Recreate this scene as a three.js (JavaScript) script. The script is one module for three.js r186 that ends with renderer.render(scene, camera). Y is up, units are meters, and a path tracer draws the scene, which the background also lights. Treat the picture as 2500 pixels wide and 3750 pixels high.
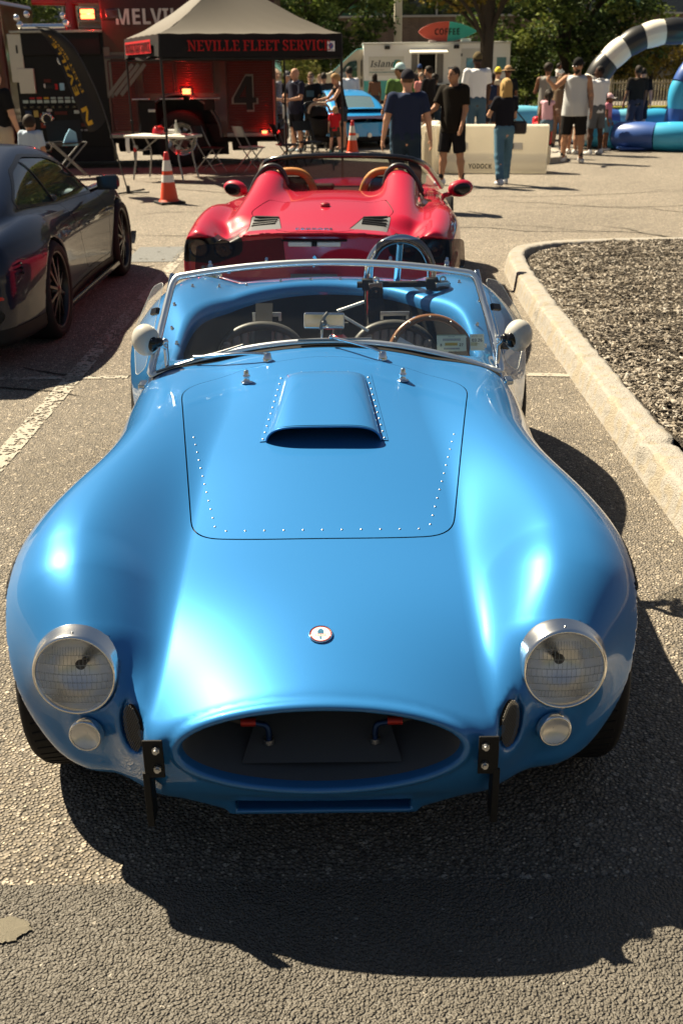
import * as THREE from 'three';
import { mergeGeometries } from 'three/addons/utils/BufferGeometryUtils.js';
import { RoundedBoxGeometry } from 'three/addons/geometries/RoundedBoxGeometry.js';
import { FontLoader } from 'three/addons/loaders/FontLoader.js';
import { TextGeometry } from 'three/addons/geometries/TextGeometry.js';

// ---------------------------------------------------------------- camera, sky, sun, exposure
const scene = new THREE.Scene();
const camera = new THREE.PerspectiveCamera(53.17, 682 / 1024, 0.05, 600);
camera.position.set(0, 1.8, 0);
camera.rotation.set(THREE.MathUtils.degToRad(-23.5), 0, -0.012, 'YXZ');
camera.focus = 3.1; camera.userData.fStop = 6;
camera.updateMatrixWorld();
const renderer = new THREE.WebGLRenderer({ antialias: true });
renderer.toneMapping = THREE.LinearToneMapping;
renderer.toneMappingExposure = 3.1;
renderer.shadowMap.enabled = true;
const SUN = new THREE.Vector3(-0.52, 0.80, -0.42).normalize();
const sun = new THREE.DirectionalLight(new THREE.Color().setRGB(1.0, 0.87, 0.64), 4.6);
sun.position.copy(SUN).multiplyScalar(60).add(new THREE.Vector3(0, 0, -12));
sun.target.position.set(0, 0, -12);
sun.castShadow = true; sun.shadow.radius = 1;
sun.shadow.mapSize.set(4096, 4096);
Object.assign(sun.shadow.camera, { left: -40, right: 40, top: 50, bottom: -40, near: 1, far: 200 });
scene.add(sun, sun.target);
{ // a clear late-summer sky: blue overhead, pale at the horizon, brighter round the sun, some thin cloud
  const W = 512, H = 256, d = new Float32Array(W * H * 4);
  for (let j = 0; j < H; j++) for (let i = 0; i < W; i++) {
    const el = ((j + 0.5) / H - 0.5) * Math.PI, az = ((i + 0.5) / W - 0.5) * 2 * Math.PI;
    const v = new THREE.Vector3(Math.cos(el) * Math.cos(az), Math.sin(el), Math.cos(el) * Math.sin(az));
    const t = Math.pow(Math.max(v.y, 0), 0.45), g = Math.max(v.dot(SUN), 0);
    let r = 0.66 * (1 - t) + 0.075 * t, gg = 0.68 * (1 - t) + 0.15 * t, b = 0.70 * (1 - t) + 0.30 * t;
    const halo = 0.55 * Math.pow(g, 12) + 1.2 * Math.pow(g, 90);
    r += halo; gg += halo * 0.95; b += halo * 0.85;
    const k = (j * W + i) * 4, m = v.y < 0 ? 0.35 : 1;
    d[k] = r * m; d[k + 1] = gg * m; d[k + 2] = b * m; d[k + 3] = 1;
  }
  const sky = new THREE.DataTexture(d, W, H, THREE.RGBAFormat, THREE.FloatType);
  sky.mapping = THREE.EquirectangularReflectionMapping; sky.magFilter = THREE.LinearFilter; sky.needsUpdate = true;
  scene.background = sky; scene.environment = sky;
  scene.backgroundIntensity = scene.environmentIntensity = 0.17;
}

// ---------------------------------------------------------------- helpers
const V = (x, y, z) => new THREE.Vector3(x, y, z), PI = Math.PI, R = d => d * PI / 180;
let seed = 7;
const rnd = () => { seed = (seed + 0x6D2B79F5) | 0; let t = Math.imul(seed ^ seed >>> 15, 1 | seed); t = t + Math.imul(t ^ t >>> 7, 61 | t) ^ t; return ((t ^ t >>> 14) >>> 0) / 4294967296; };
const rr = (a, b) => a + (b - a) * rnd();
const lerp = (a, b, t) => a + (b - a) * t, clamp = (x, a, b) => x < a ? a : x > b ? b : x;
const ss = t => { t = clamp(t, 0, 1); return t * t * (3 - 2 * t); };
const smin = (a, b, k) => { const h = Math.max(k - Math.abs(a - b), 0) / k; return Math.min(a, b) - h * h * k * 0.25; };
const smax = (a, b, k) => { const h = Math.max(k - Math.abs(a - b), 0) / k; return Math.max(a, b) + h * h * k * 0.25; };
function spl(p) { // natural cubic spline, linear outside
  const n = p.length, m = new Array(n).fill(0), u = new Array(n).fill(0);
  for (let i = 1; i < n - 1; i++) {
    const sg = (p[i][0] - p[i - 1][0]) / (p[i + 1][0] - p[i - 1][0]), q = sg * m[i - 1] + 2;
    m[i] = (sg - 1) / q;
    const dd = (p[i + 1][1] - p[i][1]) / (p[i + 1][0] - p[i][0]) - (p[i][1] - p[i - 1][1]) / (p[i][0] - p[i - 1][0]);
    u[i] = (6 * dd / (p[i + 1][0] - p[i - 1][0]) - sg * u[i - 1]) / q;
  }
  for (let i = n - 2; i >= 0; i--) m[i] = m[i] * m[i + 1] + u[i];
  return x => {
    if (x <= p[0][0]) return p[0][1] + (x - p[0][0]) * ((p[1][1] - p[0][1]) / (p[1][0] - p[0][0]));
    if (x >= p[n - 1][0]) return p[n - 1][1] + (x - p[n - 1][0]) * ((p[n - 1][1] - p[n - 2][1]) / (p[n - 1][0] - p[n - 2][0]));
    let i = 0; while (x > p[i + 1][0]) i++;
    const h = p[i + 1][0] - p[i][0], a = (p[i + 1][0] - x) / h, b = 1 - a;
    return a * p[i][1] + b * p[i + 1][1] + ((a * a * a - a) * m[i] + (b * b * b - b) * m[i + 1]) * h * h / 6;
  };
}
function cap(x, y, z, a, b, r1, r2) { // distance to a tapered capsule
  const bx = b.x - a.x, by = b.y - a.y, bz = b.z - a.z, px = x - a.x, py = y - a.y, pz = z - a.z;
  const t = clamp((px * bx + py * by + pz * bz) / (bx * bx + by * by + bz * bz + 1e-9), 0, 1);
  return Math.hypot(px - bx * t, py - by * t, pz - bz * t) - (r1 + (r2 - r1) * t);
}
const ell = (x, y, z, cx, cy, cz, a, b, c) => { // distance to an ellipsoid, near enough
  const px = x - cx, py = y - cy, pz = z - cz, k0 = Math.hypot(px / a, py / b, pz / c), k1 = Math.hypot(px / (a * a), py / (b * b), pz / (c * c));
  return k1 < 1e-6 ? -Math.min(a, b, c) : k0 * (k0 - 1) / k1;
};
function grad(f, x, y, z, e) { return [f(x + e, y, z) - f(x - e, y, z), f(x, y + e, z) - f(x, y - e, z), f(x, y, z + e) - f(x, y, z - e)].map(v => v / (2 * e)); }
// surface nets over a field, sparse, vertices moved onto the surface, normals from the field
function meshField(f, lo, hi, h, { newton = 2, lip = 1.8, ne = 0.3, blk = 6 } = {}) {
  const n = [0, 1, 2].map(k => Math.ceil((hi[k] - lo[k]) / h / blk) * blk + 1), [nx, ny, nz] = n;
  const val = new Float32Array(nx * ny * nz).fill(1), done = new Uint8Array(nx * ny * nz), id = (i, j, k) => (k * ny + j) * nx + i;
  const br = blk * h * 0.5, lim = br * Math.sqrt(3) * lip, blocks = [];
  for (let K = 0; K < nz - 1; K += blk) for (let J = 0; J < ny - 1; J += blk) for (let I = 0; I < nx - 1; I += blk) {
    const c = f(lo[0] + I * h + br, lo[1] + J * h + br, lo[2] + K * h + br);
    if (Math.abs(c) > lim) continue;
    blocks.push(I, J, K);
    for (let k = K; k <= K + blk; k++) for (let j = J; j <= J + blk; j++) for (let i = I; i <= I + blk; i++) {
      const q = id(i, j, k); if (!done[q]) { done[q] = 1; val[q] = f(lo[0] + i * h, lo[1] + j * h, lo[2] + k * h); }
    }
  }
  const vid = new Map(), pos = [], cell = (i, j, k) => {
    const q = id(i, j, k), o = vid.get(q); if (o !== undefined) return o;
    let m = 0, sx = 0, sy = 0, sz = 0;
    const c = [val[q], val[q + 1], val[q + nx], val[q + nx + 1], val[q + nx * ny], val[q + nx * ny + 1], val[q + nx * ny + nx], val[q + nx * ny + nx + 1]];
    for (let a = 0; a < 8; a++) for (let s = 1; s < 8; s <<= 1) if (!(a & s)) {
      const b = a | s; if ((c[a] < 0) === (c[b] < 0)) continue;
      const t = c[a] / (c[a] - c[b]);
      sx += (a & 1) + (s === 1 ? t : 0); sy += (a >> 1 & 1) + (s === 2 ? t : 0); sz += (a >> 2 & 1) + (s === 4 ? t : 0); m++;
    }
    if (!m) { sx = sy = sz = 0.5; m = 1; }
    const v = pos.length / 3; pos.push(lo[0] + (i + sx / m) * h, lo[1] + (j + sy / m) * h, lo[2] + (k + sz / m) * h);
    vid.set(q, v); return v;
  };
  const idx = [], quad = (a, b, c, d, flip) => flip ? idx.push(a, c, b, a, d, c) : idx.push(a, b, c, a, c, d);
  for (let B = 0; B < blocks.length; B += 3) for (let k = blocks[B + 2]; k < blocks[B + 2] + blk; k++) for (let j = blocks[B + 1]; j < blocks[B + 1] + blk; j++) for (let i = blocks[B]; i < blocks[B] + blk; i++) {
    const q = id(i, j, k), s = val[q] < 0;
    if (i + 1 < nx && j && k && done[q + 1] && s !== val[q + 1] < 0) quad(cell(i, j - 1, k - 1), cell(i, j, k - 1), cell(i, j, k), cell(i, j - 1, k), !s);
    if (j + 1 < ny && i && k && done[q + nx] && s !== val[q + nx] < 0) quad(cell(i - 1, j, k - 1), cell(i - 1, j, k), cell(i, j, k), cell(i, j, k - 1), !s);
    if (k + 1 < nz && i && j && done[q + nx * ny] && s !== val[q + nx * ny] < 0) quad(cell(i - 1, j - 1, k), cell(i, j - 1, k), cell(i, j, k), cell(i - 1, j, k), !s);
  }
  const nor = new Float32Array(pos.length);
  for (let v = 0; v < pos.length; v += 3) {
    let x = pos[v], y = pos[v + 1], z = pos[v + 2];
    for (let it = 0; it < newton; it++) {
      const d = f(x, y, z), g = grad(f, x, y, z, h * 0.2), l = g[0] * g[0] + g[1] * g[1] + g[2] * g[2] + 1e-6, st = clamp(d / l, -h, h);
      x -= g[0] * st; y -= g[1] * st; z -= g[2] * st;
    }
    pos[v] = x; pos[v + 1] = y; pos[v + 2] = z;
    const g = grad(f, x, y, z, h * ne), l = Math.hypot(...g) || 1;
    nor[v] = g[0] / l; nor[v + 1] = g[1] / l; nor[v + 2] = g[2] / l;
  }
  const geo = new THREE.BufferGeometry();
  geo.setAttribute('position', new THREE.Float32BufferAttribute(pos, 3)); geo.setAttribute('normal', new THREE.Float32BufferAttribute(nor, 3)); geo.setIndex(idx);
  return geo;
}
// keep the side of a mesh where g(x, y, z, nx, ny, nz) < 0, cutting the triangles that cross
function clip(geo, g) {
  const P = geo.attributes.position.array, N = geo.attributes.normal.array, I = geo.index.array, n = P.length / 3, gv = new Float32Array(n);
  for (let i = 0; i < n; i++) gv[i] = g(P[3 * i], P[3 * i + 1], P[3 * i + 2], N[3 * i], N[3 * i + 1], N[3 * i + 2]);
  const pos = [], nor = [], idx = [], map = new Map();
  const put = i => { let o = map.get(i); if (o === undefined) { o = pos.length / 3; map.set(i, o); pos.push(P[3 * i], P[3 * i + 1], P[3 * i + 2]); nor.push(N[3 * i], N[3 * i + 1], N[3 * i + 2]); } return o; };
  const cut = (a, b) => {
    if (a > b) [a, b] = [b, a];
    const key = a * n + b; let o = map.get(-key - 1); if (o !== undefined) return o;
    const t = gv[a] / (gv[a] - gv[b]); o = pos.length / 3; map.set(-key - 1, o);
    for (let k = 0; k < 3; k++) { pos.push(lerp(P[3 * a + k], P[3 * b + k], t)); nor.push(lerp(N[3 * a + k], N[3 * b + k], t)); }
    return o;
  };
  for (let t = 0; t < I.length; t += 3) {
    const v = [I[t], I[t + 1], I[t + 2]], out = [];
    for (let k = 0; k < 3; k++) { const a = v[k], b = v[(k + 1) % 3]; if (gv[a] < 0) out.push(put(a)); if (gv[a] < 0 !== gv[b] < 0) out.push(cut(a, b)); }
    for (let k = 2; k < out.length; k++) idx.push(out[0], out[k - 1], out[k]);
  }
  const r = new THREE.BufferGeometry();
  r.setAttribute('position', new THREE.Float32BufferAttribute(pos, 3)); r.setAttribute('normal', new THREE.Float32BufferAttribute(nor, 3)); r.setIndex(idx);
  return r;
}
function push(geo, d) { const g = geo.clone(), P = g.attributes.position.array, N = g.attributes.normal.array; for (let i = 0; i < P.length; i++) P[i] += N[i] * d; return g; }
function polyDist(pts) { // signed distance to a closed polygon of [x, y]
  return (x, y) => {
    let d = 1e9, s = 1;
    for (let i = 0, j = pts.length - 1; i < pts.length; j = i++) {
      const ex = pts[j][0] - pts[i][0], ey = pts[j][1] - pts[i][1], wx = x - pts[i][0], wy = y - pts[i][1];
      const t = clamp((wx * ex + wy * ey) / (ex * ex + ey * ey + 1e-12), 0, 1), bx = wx - ex * t, by = wy - ey * t;
      d = Math.min(d, bx * bx + by * by);
      const c1 = y >= pts[i][1], c2 = y < pts[j][1], c3 = ex * wy > ey * wx;
      if ((c1 && c2 && c3) || (!c1 && !c2 && !c3)) s = -s;
    }
    return s * Math.sqrt(d);
  };
}
function roundPoly(pts, r, seg = 6) { // round the corners of a polygon
  const out = [], n = pts.length;
  for (let i = 0; i < n; i++) {
    const p = pts[i], a = pts[(i + n - 1) % n], b = pts[(i + 1) % n], ri = p[2] ?? r;
    const la = Math.hypot(a[0] - p[0], a[1] - p[1]), lb = Math.hypot(b[0] - p[0], b[1] - p[1]), ka = Math.min(ri / la, 0.5), kb = Math.min(ri / lb, 0.5);
    const A = [lerp(p[0], a[0], ka), lerp(p[1], a[1], ka)], B = [lerp(p[0], b[0], kb), lerp(p[1], b[1], kb)];
    for (let k = 0; k <= seg; k++) { const t = k / seg, u = 1 - t; out.push([u * u * A[0] + 2 * u * t * p[0] + t * t * B[0], u * u * A[1] + 2 * u * t * p[1] + t * t * B[1]]); }
  }
  return out;
}
const shapeOf = pts => new THREE.Shape(pts.map(p => new THREE.Vector2(p[0], p[1])));
// geometry helpers
function T(g, p = [0, 0, 0], r = [0, 0, 0], s = 1) { const m = new THREE.Matrix4().compose(V(...p), new THREE.Quaternion().setFromEuler(new THREE.Euler(...r)), Array.isArray(s) ? V(...s) : V(s, s, s)); return g.applyMatrix4(m); }
const box = (w, h, d, x = 0, y = 0, z = 0, r = 0.004, rot) => { r = Math.min(r, w * 0.45, h * 0.45, d * 0.45); return T(new RoundedBoxGeometry(w, h, d, 1, r), [x, y, z], rot); };
const plain = (w, h, d, x = 0, y = 0, z = 0, rot) => T(new THREE.BoxGeometry(w, h, d), [x, y, z], rot);
const cyl = (r1, r2, h, x = 0, y = 0, z = 0, rot, n = 20) => T(new THREE.CylinderGeometry(r1, r2, h, n), [x, y, z], rot);
const sph = (r, x = 0, y = 0, z = 0, s = 1, n = 16) => T(new THREE.SphereGeometry(r, n, Math.ceil(n * 0.7)), [x, y, z], undefined, s);
const lat = (pts, n = 32, x = 0, y = 0, z = 0, rot) => T(new THREE.LatheGeometry(pts.map(p => new THREE.Vector2(p[0], p[1])), n), [x, y, z], rot);
const tor = (R0, r, x = 0, y = 0, z = 0, rot, n = 40) => T(new THREE.TorusGeometry(R0, r, 10, n), [x, y, z], rot);
function tube(pts, r, seg, closed = false, rad = 8) { return new THREE.TubeGeometry(new THREE.CatmullRomCurve3(pts.map(p => p.isVector3 ? p : V(...p)), closed, 'centripetal'), seg ?? pts.length * 6, r, rad, closed); }
function rod(a, b, r, n = 8, r2 = r) { const A = a.isVector3 ? a : V(...a), B = b.isVector3 ? b : V(...b), d = B.clone().sub(A), g = new THREE.CylinderGeometry(r2, r, d.length(), n); g.applyQuaternion(new THREE.Quaternion().setFromUnitVectors(V(0, 1, 0), d.normalize())); g.translate((A.x + B.x) / 2, (A.y + B.y) / 2, (A.z + B.z) / 2); return g; }
const ext = (pts, depth, bev = 0, hole) => { const s = shapeOf(pts); if (hole) s.holes.push(new THREE.Path(hole.map(p => new THREE.Vector2(p[0], p[1])))); return new THREE.ExtrudeGeometry(s, { depth, bevelEnabled: bev > 0, bevelSize: bev, bevelThickness: bev, bevelSegments: 2, curveSegments: 8 }); };
function grid(nu, nv, f, uv = true) { // a sheet from a function of u, v in 0..1
  const pos = [], u2 = [], idx = [];
  for (let j = 0; j <= nv; j++) for (let i = 0; i <= nu; i++) { const p = f(i / nu, j / nv); pos.push(p[0], p[1], p[2]); u2.push(p[3] ?? i / nu, p[4] ?? j / nv); }
  for (let j = 0; j < nv; j++) for (let i = 0; i < nu; i++) { const a = j * (nu + 1) + i, b = a + 1, c = a + nu + 1, d = c + 1; idx.push(a, b, d, a, d, c); }
  const g = new THREE.BufferGeometry(); g.setAttribute('position', new THREE.Float32BufferAttribute(pos, 3)); g.setAttribute('uv', new THREE.Float32BufferAttribute(u2, 2)); g.setIndex(idx); g.computeVertexNormals(); return g;
}
function merge(list) {
  const l = list.flat(Infinity).map(g => { g = g.index ? g.toNonIndexed() : g; if (!g.attributes.normal) g.computeVertexNormals(); if (!g.attributes.uv) g.setAttribute('uv', new THREE.Float32BufferAttribute(new Float32Array(g.attributes.position.count * 2), 2)); for (const k of Object.keys(g.attributes)) if (!['position', 'normal', 'uv'].includes(k)) g.deleteAttribute(k); return g; });
  return l.length === 1 ? l[0] : mergeGeometries(l);
}
// scene helpers
const used = {};
function numbered(name) { const k = used[name] = (used[name] ?? -1) + 1; return k ? name + '_' + String(k).padStart(3, '0') : name; }
function tag(o, label, category, group) { o.userData = { label, category }; if (group) o.userData.group = group; return o; }
function thing(name, label, category, pos = [0, 0, 0], turn = 0, group) { const o = new THREE.Group(); o.name = numbered(name); o.position.set(...pos); o.rotation.y = turn; scene.add(o); return tag(o, label, category, group); }
function part(name, geo, mat, parent, kind) {
  const m = new THREE.Mesh(Array.isArray(geo) ? merge(geo) : geo, mat); m.castShadow = m.receiveShadow = true; m.name = name;
  if (parent === scene) m.name = numbered(name);
  if (kind) m.userData.kind = kind; parent.add(m); return m;
}
function islands(name, geo, mat, parent) { // one part per connected piece of an indexed mesh
  const I = geo.index.array, n = geo.attributes.position.count, up = new Int32Array(n).map((_, i) => i), root = i => { while (up[i] !== i) i = up[i] = up[up[i]]; return i; };
  for (let t = 0; t < I.length; t += 3) { const a = root(I[t]), b = root(I[t + 1]), c = root(I[t + 2]); up[b] = a; up[root(c)] = root(a); }
  const by = new Map(); for (let t = 0; t < I.length; t += 3) { const r = root(I[t]); if (!by.has(r)) by.set(r, []); by.get(r).push(I[t], I[t + 1], I[t + 2]); }
  for (const idx of by.values()) { if (idx.length < 90 && by.size > 1) continue; const map = new Map(), P = [], N = [], J = [], A = geo.attributes.position, B = geo.attributes.normal; for (const i of idx) { let o = map.get(i); if (o === undefined) { o = map.size; map.set(i, o); P.push(A.getX(i), A.getY(i), A.getZ(i)); N.push(B.getX(i), B.getY(i), B.getZ(i)); } J.push(o); } const g = new THREE.BufferGeometry(); g.setAttribute('position', new THREE.Float32BufferAttribute(P, 3)); g.setAttribute('normal', new THREE.Float32BufferAttribute(N, 3)); g.setIndex(J); part(name, g, mat, parent); }
}
const each = (name, list, mat, parent) => list.forEach(g => part(name, g, mat, parent));
const struct = (name, geo, mat) => part(name, geo, mat, scene, 'structure');
// materials
const M = (r, g, b, rough = 0.6, metal = 0, o = {}) => new THREE.MeshPhysicalMaterial({ color: new THREE.Color().setRGB(r, g, b), roughness: rough, metalness: metal, specularIntensity: metal ? 1 : rough > 0.45 ? 0.4 : 1, ...o });
const chrome = M(0.8, 0.8, 0.8, 0.06, 1), steel = M(0.5, 0.5, 0.5, 0.3, 1), alu = M(0.6, 0.6, 0.6, 0.35, 1), black = M(0.012, 0.012, 0.013, 0.55), blackGloss = M(0.008, 0.008, 0.009, 0.12), rubber = M(0.016, 0.015, 0.015, 0.8), white = M(0.75, 0.73, 0.68, 0.5), dark = M(0.03, 0.03, 0.03, 0.6);
const glass = M(1, 1, 1, 0.02, 0, { transmission: 1, ior: 1.5, thickness: 0 });
const tint = M(0.25, 0.3, 0.28, 0.02, 0, { transmission: 1, ior: 1.5, thickness: 0 });
const emit = (r, g, b, k) => new THREE.MeshStandardMaterial({ color: 0x000000, emissive: new THREE.Color().setRGB(r, g, b), emissiveIntensity: k });
// tileable value noise and textures
function tnoise(n, sd) { const a = new Float32Array(n * n); let q = sd * 7919 + 13; for (let i = 0; i < n * n; i++) { q = (q * 1664525 + 1013904223) >>> 0; a[i] = q / 4294967296; } return (u, v) => { u = (u - Math.floor(u)) * n; v = (v - Math.floor(v)) * n; const i = u | 0, j = v | 0, fu = ss(u - i), fv = ss(v - j), i1 = (i + 1) % n, j1 = (j + 1) % n; return lerp(lerp(a[j % n * n + i % n], a[j % n * n + i1], fu), lerp(a[j1 * n + i % n], a[j1 * n + i1], fu), fv); }; }
function cells(n, sd) { // tileable Worley: [distance to nearest, to second, id]
  const px = new Float32Array(n * n), py = new Float32Array(n * n), pr = new Float32Array(n * n); let q = sd * 104729 + 7; const r = () => { q = (q * 1664525 + 1013904223) >>> 0; return q / 4294967296; };
  for (let i = 0; i < n * n; i++) { px[i] = r(); py[i] = r(); pr[i] = r(); }
  const out = [0, 0, 0];
  return (u, v) => { u = (u - Math.floor(u)) * n; v = (v - Math.floor(v)) * n; const I = u | 0, J = v | 0; let a = 9, b = 9, c = 0; for (let j = -1; j <= 1; j++) for (let i = -1; i <= 1; i++) { const k = ((J + j + n) % n) * n + (I + i + n) % n, dx = I + i + px[k] - u, dy = J + j + py[k] - v, d = dx * dx + dy * dy; if (d < a) { b = a; a = d; c = pr[k]; } else if (d < b) b = d; } out[0] = Math.sqrt(a); out[1] = Math.sqrt(b); out[2] = c; return out; };
}
function dtex(n, fn, srgb = true, rep) {
  const d = new Uint8Array(n * n * 4);
  for (let j = 0; j < n; j++) for (let i = 0; i < n; i++) { const c = fn((i + 0.5) / n, (j + 0.5) / n), k = (j * n + i) * 4; for (let q = 0; q < 3; q++) { let v = clamp(c[q] ?? c[0], 0, 1); if (srgb) v = v < 0.0031308 ? v * 12.92 : 1.055 * Math.pow(v, 1 / 2.4) - 0.055; d[k + q] = v * 255; } d[k + 3] = 255; }
  const t = new THREE.DataTexture(d, n, n); t.magFilter = THREE.LinearFilter; t.minFilter = THREE.LinearMipmapLinearFilter; t.wrapS = t.wrapT = THREE.RepeatWrapping; if (srgb) t.colorSpace = THREE.SRGBColorSpace; if (rep) t.repeat.set(rep, rep); t.needsUpdate = true; return t;
}
function ctex(w, h, draw, srgb = true) { const c = document.createElement('canvas'); c.width = w; c.height = h; const x = c.getContext('2d'); draw(x, w, h); const t = new THREE.CanvasTexture(c); if (srgb) t.colorSpace = THREE.SRGBColorSpace; return t; }
const font = {}; for (const k of ['sans_bold', 'serif_bold', 'sans_regular']) font[k] = await new FontLoader().loadAsync('fonts/droid/droid_' + k + '.typeface.json');
function text(str, size, depth, f = 'sans_bold', width) { const g = new TextGeometry(str, { font: font[f], size, depth, curveSegments: 3 }); g.computeBoundingBox(); const b = g.boundingBox; g.translate(-(b.min.x + b.max.x) / 2, -size / 2, 0); if (width) g.scale(width / (b.max.x - b.min.x), 1, 1); return g; }
// ---------------------------------------------------------------- ground, parking lines, planting island
const n64 = tnoise(64, 1), n16 = tnoise(16, 2), n200 = tnoise(200, 3), n7 = tnoise(7, 4);
const fbm = (u, v) => 0.5 * n7(u, v) + 0.3 * n16(u, v) + 0.2 * n64(u, v);
const oldAsphalt = (() => {
  const c1 = cells(110, 5), c2 = cells(46, 6), S = 1024, hgt = new Float32Array(S * S);
  const col = dtex(S, (u, v) => {
    const a = c1(u, v), d1 = a[0], e1 = a[1] - a[0], i1 = a[2]; const b = c2(u, v), d2 = b[0], i2 = b[2];
    const f = n200(u, v), g = n16(u, v), stone = i2 > 0.8 ? ss((0.36 - d2) / 0.1) : 0, peb = ss((0.52 - d1) / 0.3);
    let t = 0.118 + 0.10 * peb * (0.4 + i1) + 0.035 * (f - 0.5) + 0.03 * (g - 0.5);
    if (i1 > 0.93) t += 0.22 * peb; if (i1 < 0.12) t *= 0.55;
    t = lerp(t, 0.16 + 0.3 * ((i2 - 0.8) * 5), stone * 0.8);
    hgt[(v * S | 0) * S + (u * S | 0)] = 0.45 * peb * (0.6 + 0.5 * i1) + 0.3 * stone + 0.25 * f + 0.15 * ss(e1 * 2);
    const w = (i1 * 7 % 1) * 0.2; return [t * (1.13 + w * 0.25), t, t * (0.86 - w * 0.4)];
  });
  const bump = dtex(S, (u, v) => [hgt[(v * S | 0) * S + (u * S | 0)]], false);
  return new THREE.MeshPhysicalMaterial({ map: col, bumpMap: bump, bumpScale: 0.013, roughness: 0.85, vertexColors: true });
})();
const newAsphalt = (() => {
  const c1 = cells(104, 15), c2 = cells(150, 16), S = 1024, hgt = new Float32Array(S * S);
  const col = dtex(S, (u, v) => {
    const wu = u + 0.006 * (n64(u, v) - 0.5), wv = v + 0.006 * (n64(v, u) - 0.5);
    const a = c1(wu, wv), d1 = a[0], e = a[1] - a[0], i1 = a[2], b = c2(u, v), i2 = b[2], d2 = b[0];
    const f = n200(u, v), peb = ss((0.72 - d1) / 0.6) * ss(e / 0.12), hi = 0.12 + i1 * 0.88;
    let t = 0.082 + 0.032 * peb * i1 + 0.02 * (f - 0.5) + 0.02 * (n16(u, v) - 0.5) + 0.012 * ss((0.4 - d2) / 0.2);
    if (i2 > 0.997) t += 0.2;
    hgt[(v * S | 0) * S + (u * S | 0)] = clamp(0.62 * peb * hi + 0.2 * ss((0.5 - d2) / 0.4) + 0.18 * f, 0, 1);
    return [t * 1.12, t, t * 0.84];
  });
  const bump = dtex(S, (u, v) => [hgt[(v * S | 0) * S + (u * S | 0)]], false);
  return { col, bump };
})();
{
  const w = t => { t = t * 2 - 1; return Math.sign(t) * (12 * Math.abs(t) + 168 * Math.pow(Math.abs(t), 4)); };
  const g = grid(180, 220, (u, v) => { const x = w(u), z = -9 - w(v); return [x, 0, z, x / 1.25, z / 1.25]; });
  const P = g.attributes.position, c = [];
  for (let i = 0; i < P.count; i++) {
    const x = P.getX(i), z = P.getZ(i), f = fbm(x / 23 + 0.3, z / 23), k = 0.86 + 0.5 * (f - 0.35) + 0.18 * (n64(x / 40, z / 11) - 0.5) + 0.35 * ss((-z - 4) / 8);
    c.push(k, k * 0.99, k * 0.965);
  }
  g.setAttribute('color', new THREE.Float32BufferAttribute(c, 3));
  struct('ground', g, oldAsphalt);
  const m = new THREE.MeshPhysicalMaterial({ map: newAsphalt.col, bumpMap: newAsphalt.bump, bumpScale: 0.016, roughness: 0.6 });
  struct('asphalt_patch', grid(400, 60, (u, v) => { const x = lerp(-12, 12, u), edge = -1.903 + 0.006 * (n64(x / 3, 0.2) - 0.5); const z = lerp(7, edge, v); return [x, 0.004 + (v < 1 ? 0.004 : 0), z, x / 1.0, z / 1.0]; }), m);
}
// worn paint: the sheet is cut to flakes so the asphalt shows between them
function paintStrip(x0, z0, x1, z1, width, wear, mat, cell = 0.02, y = 0.0045) {
  const L = Math.hypot(x1 - x0, z1 - z0), nu = Math.max(2, Math.round(width / cell)), nv = Math.round(L / cell), dx = (x1 - x0) / L, dz = (z1 - z0) / L, pos = [], uv = [], idx = [];
  const pt = (i, j) => { const a = (i / nu - 0.5) * width + 0.006 * (n200(j / 90, i / 40) - 0.5), b = j / nv * L; return [x0 + dx * b - dz * a, z0 + dz * b + dx * a]; };
  for (let j = 0; j < nv; j++) for (let i = 0; i < nu; i++) {
    const [cx, cz] = pt(i + 0.5, j + 0.5), q = 0.5 * n200(cx / 4, cz / 4) + 0.5 * n200(cx / 1.7 + 0.3, cz / 1.7) + 0.25 * (n16(cx / 5, cz / 5) - 0.5);
    if (q < wear) continue;
    const k = pos.length / 3; for (const [a, b] of [[i, j], [i + 1, j], [i + 1, j + 1], [i, j + 1]]) { const p = pt(a, b); pos.push(p[0], y, p[1]); uv.push(p[0], p[1]); }
    idx.push(k, k + 1, k + 2, k, k + 2, k + 3);
  }
  const g = new THREE.BufferGeometry(); g.setAttribute('position', new THREE.Float32BufferAttribute(pos, 3)); g.setAttribute('uv', new THREE.Float32BufferAttribute(uv, 2)); g.setIndex(idx); g.computeVertexNormals();
  for (let i = 0; i < pos.length / 3; i++) g.attributes.normal.setXYZ(i, 0, 1, 0);
  return g;
}
const paint = new THREE.MeshPhysicalMaterial({ color: new THREE.Color().setRGB(0.33, 0.30, 0.25), roughness: 0.8, bumpMap: oldAsphalt.bumpMap, bumpScale: 0.004 });
struct('parking_line', paintStrip(-1.72, -4.2, -1.63, -12.6, 0.115, 0.46, paint, 0.014), paint);
struct('parking_line', merge([paintStrip(-9, -6.35, -1.35, -6.33, 0.06, 0.42, paint, 0.012), paintStrip(1.18, -6.28, 1.47, -6.25, 0.07, 0.3, paint, 0.012)]), paint);
struct('parking_line', paintStrip(-13, -19.9, 1.5, -19.3, 0.12, 0.35, paint, 0.03), paint);
struct('paint_mark', paintStrip(-2.18, -11.05, -1.66, -11.05, 0.95, 0.22, paint, 0.03), new THREE.MeshPhysicalMaterial({ color: new THREE.Color().setRGB(0.15, 0.155, 0.155), roughness: 0.85, bumpMap: oldAsphalt.bumpMap, bumpScale: 0.006 }));
const oldYellow = new THREE.MeshPhysicalMaterial({ color: new THREE.Color().setRGB(0.36, 0.32, 0.24), roughness: 0.8, bumpMap: newAsphalt.bump, bumpScale: 0.008 });
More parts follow.
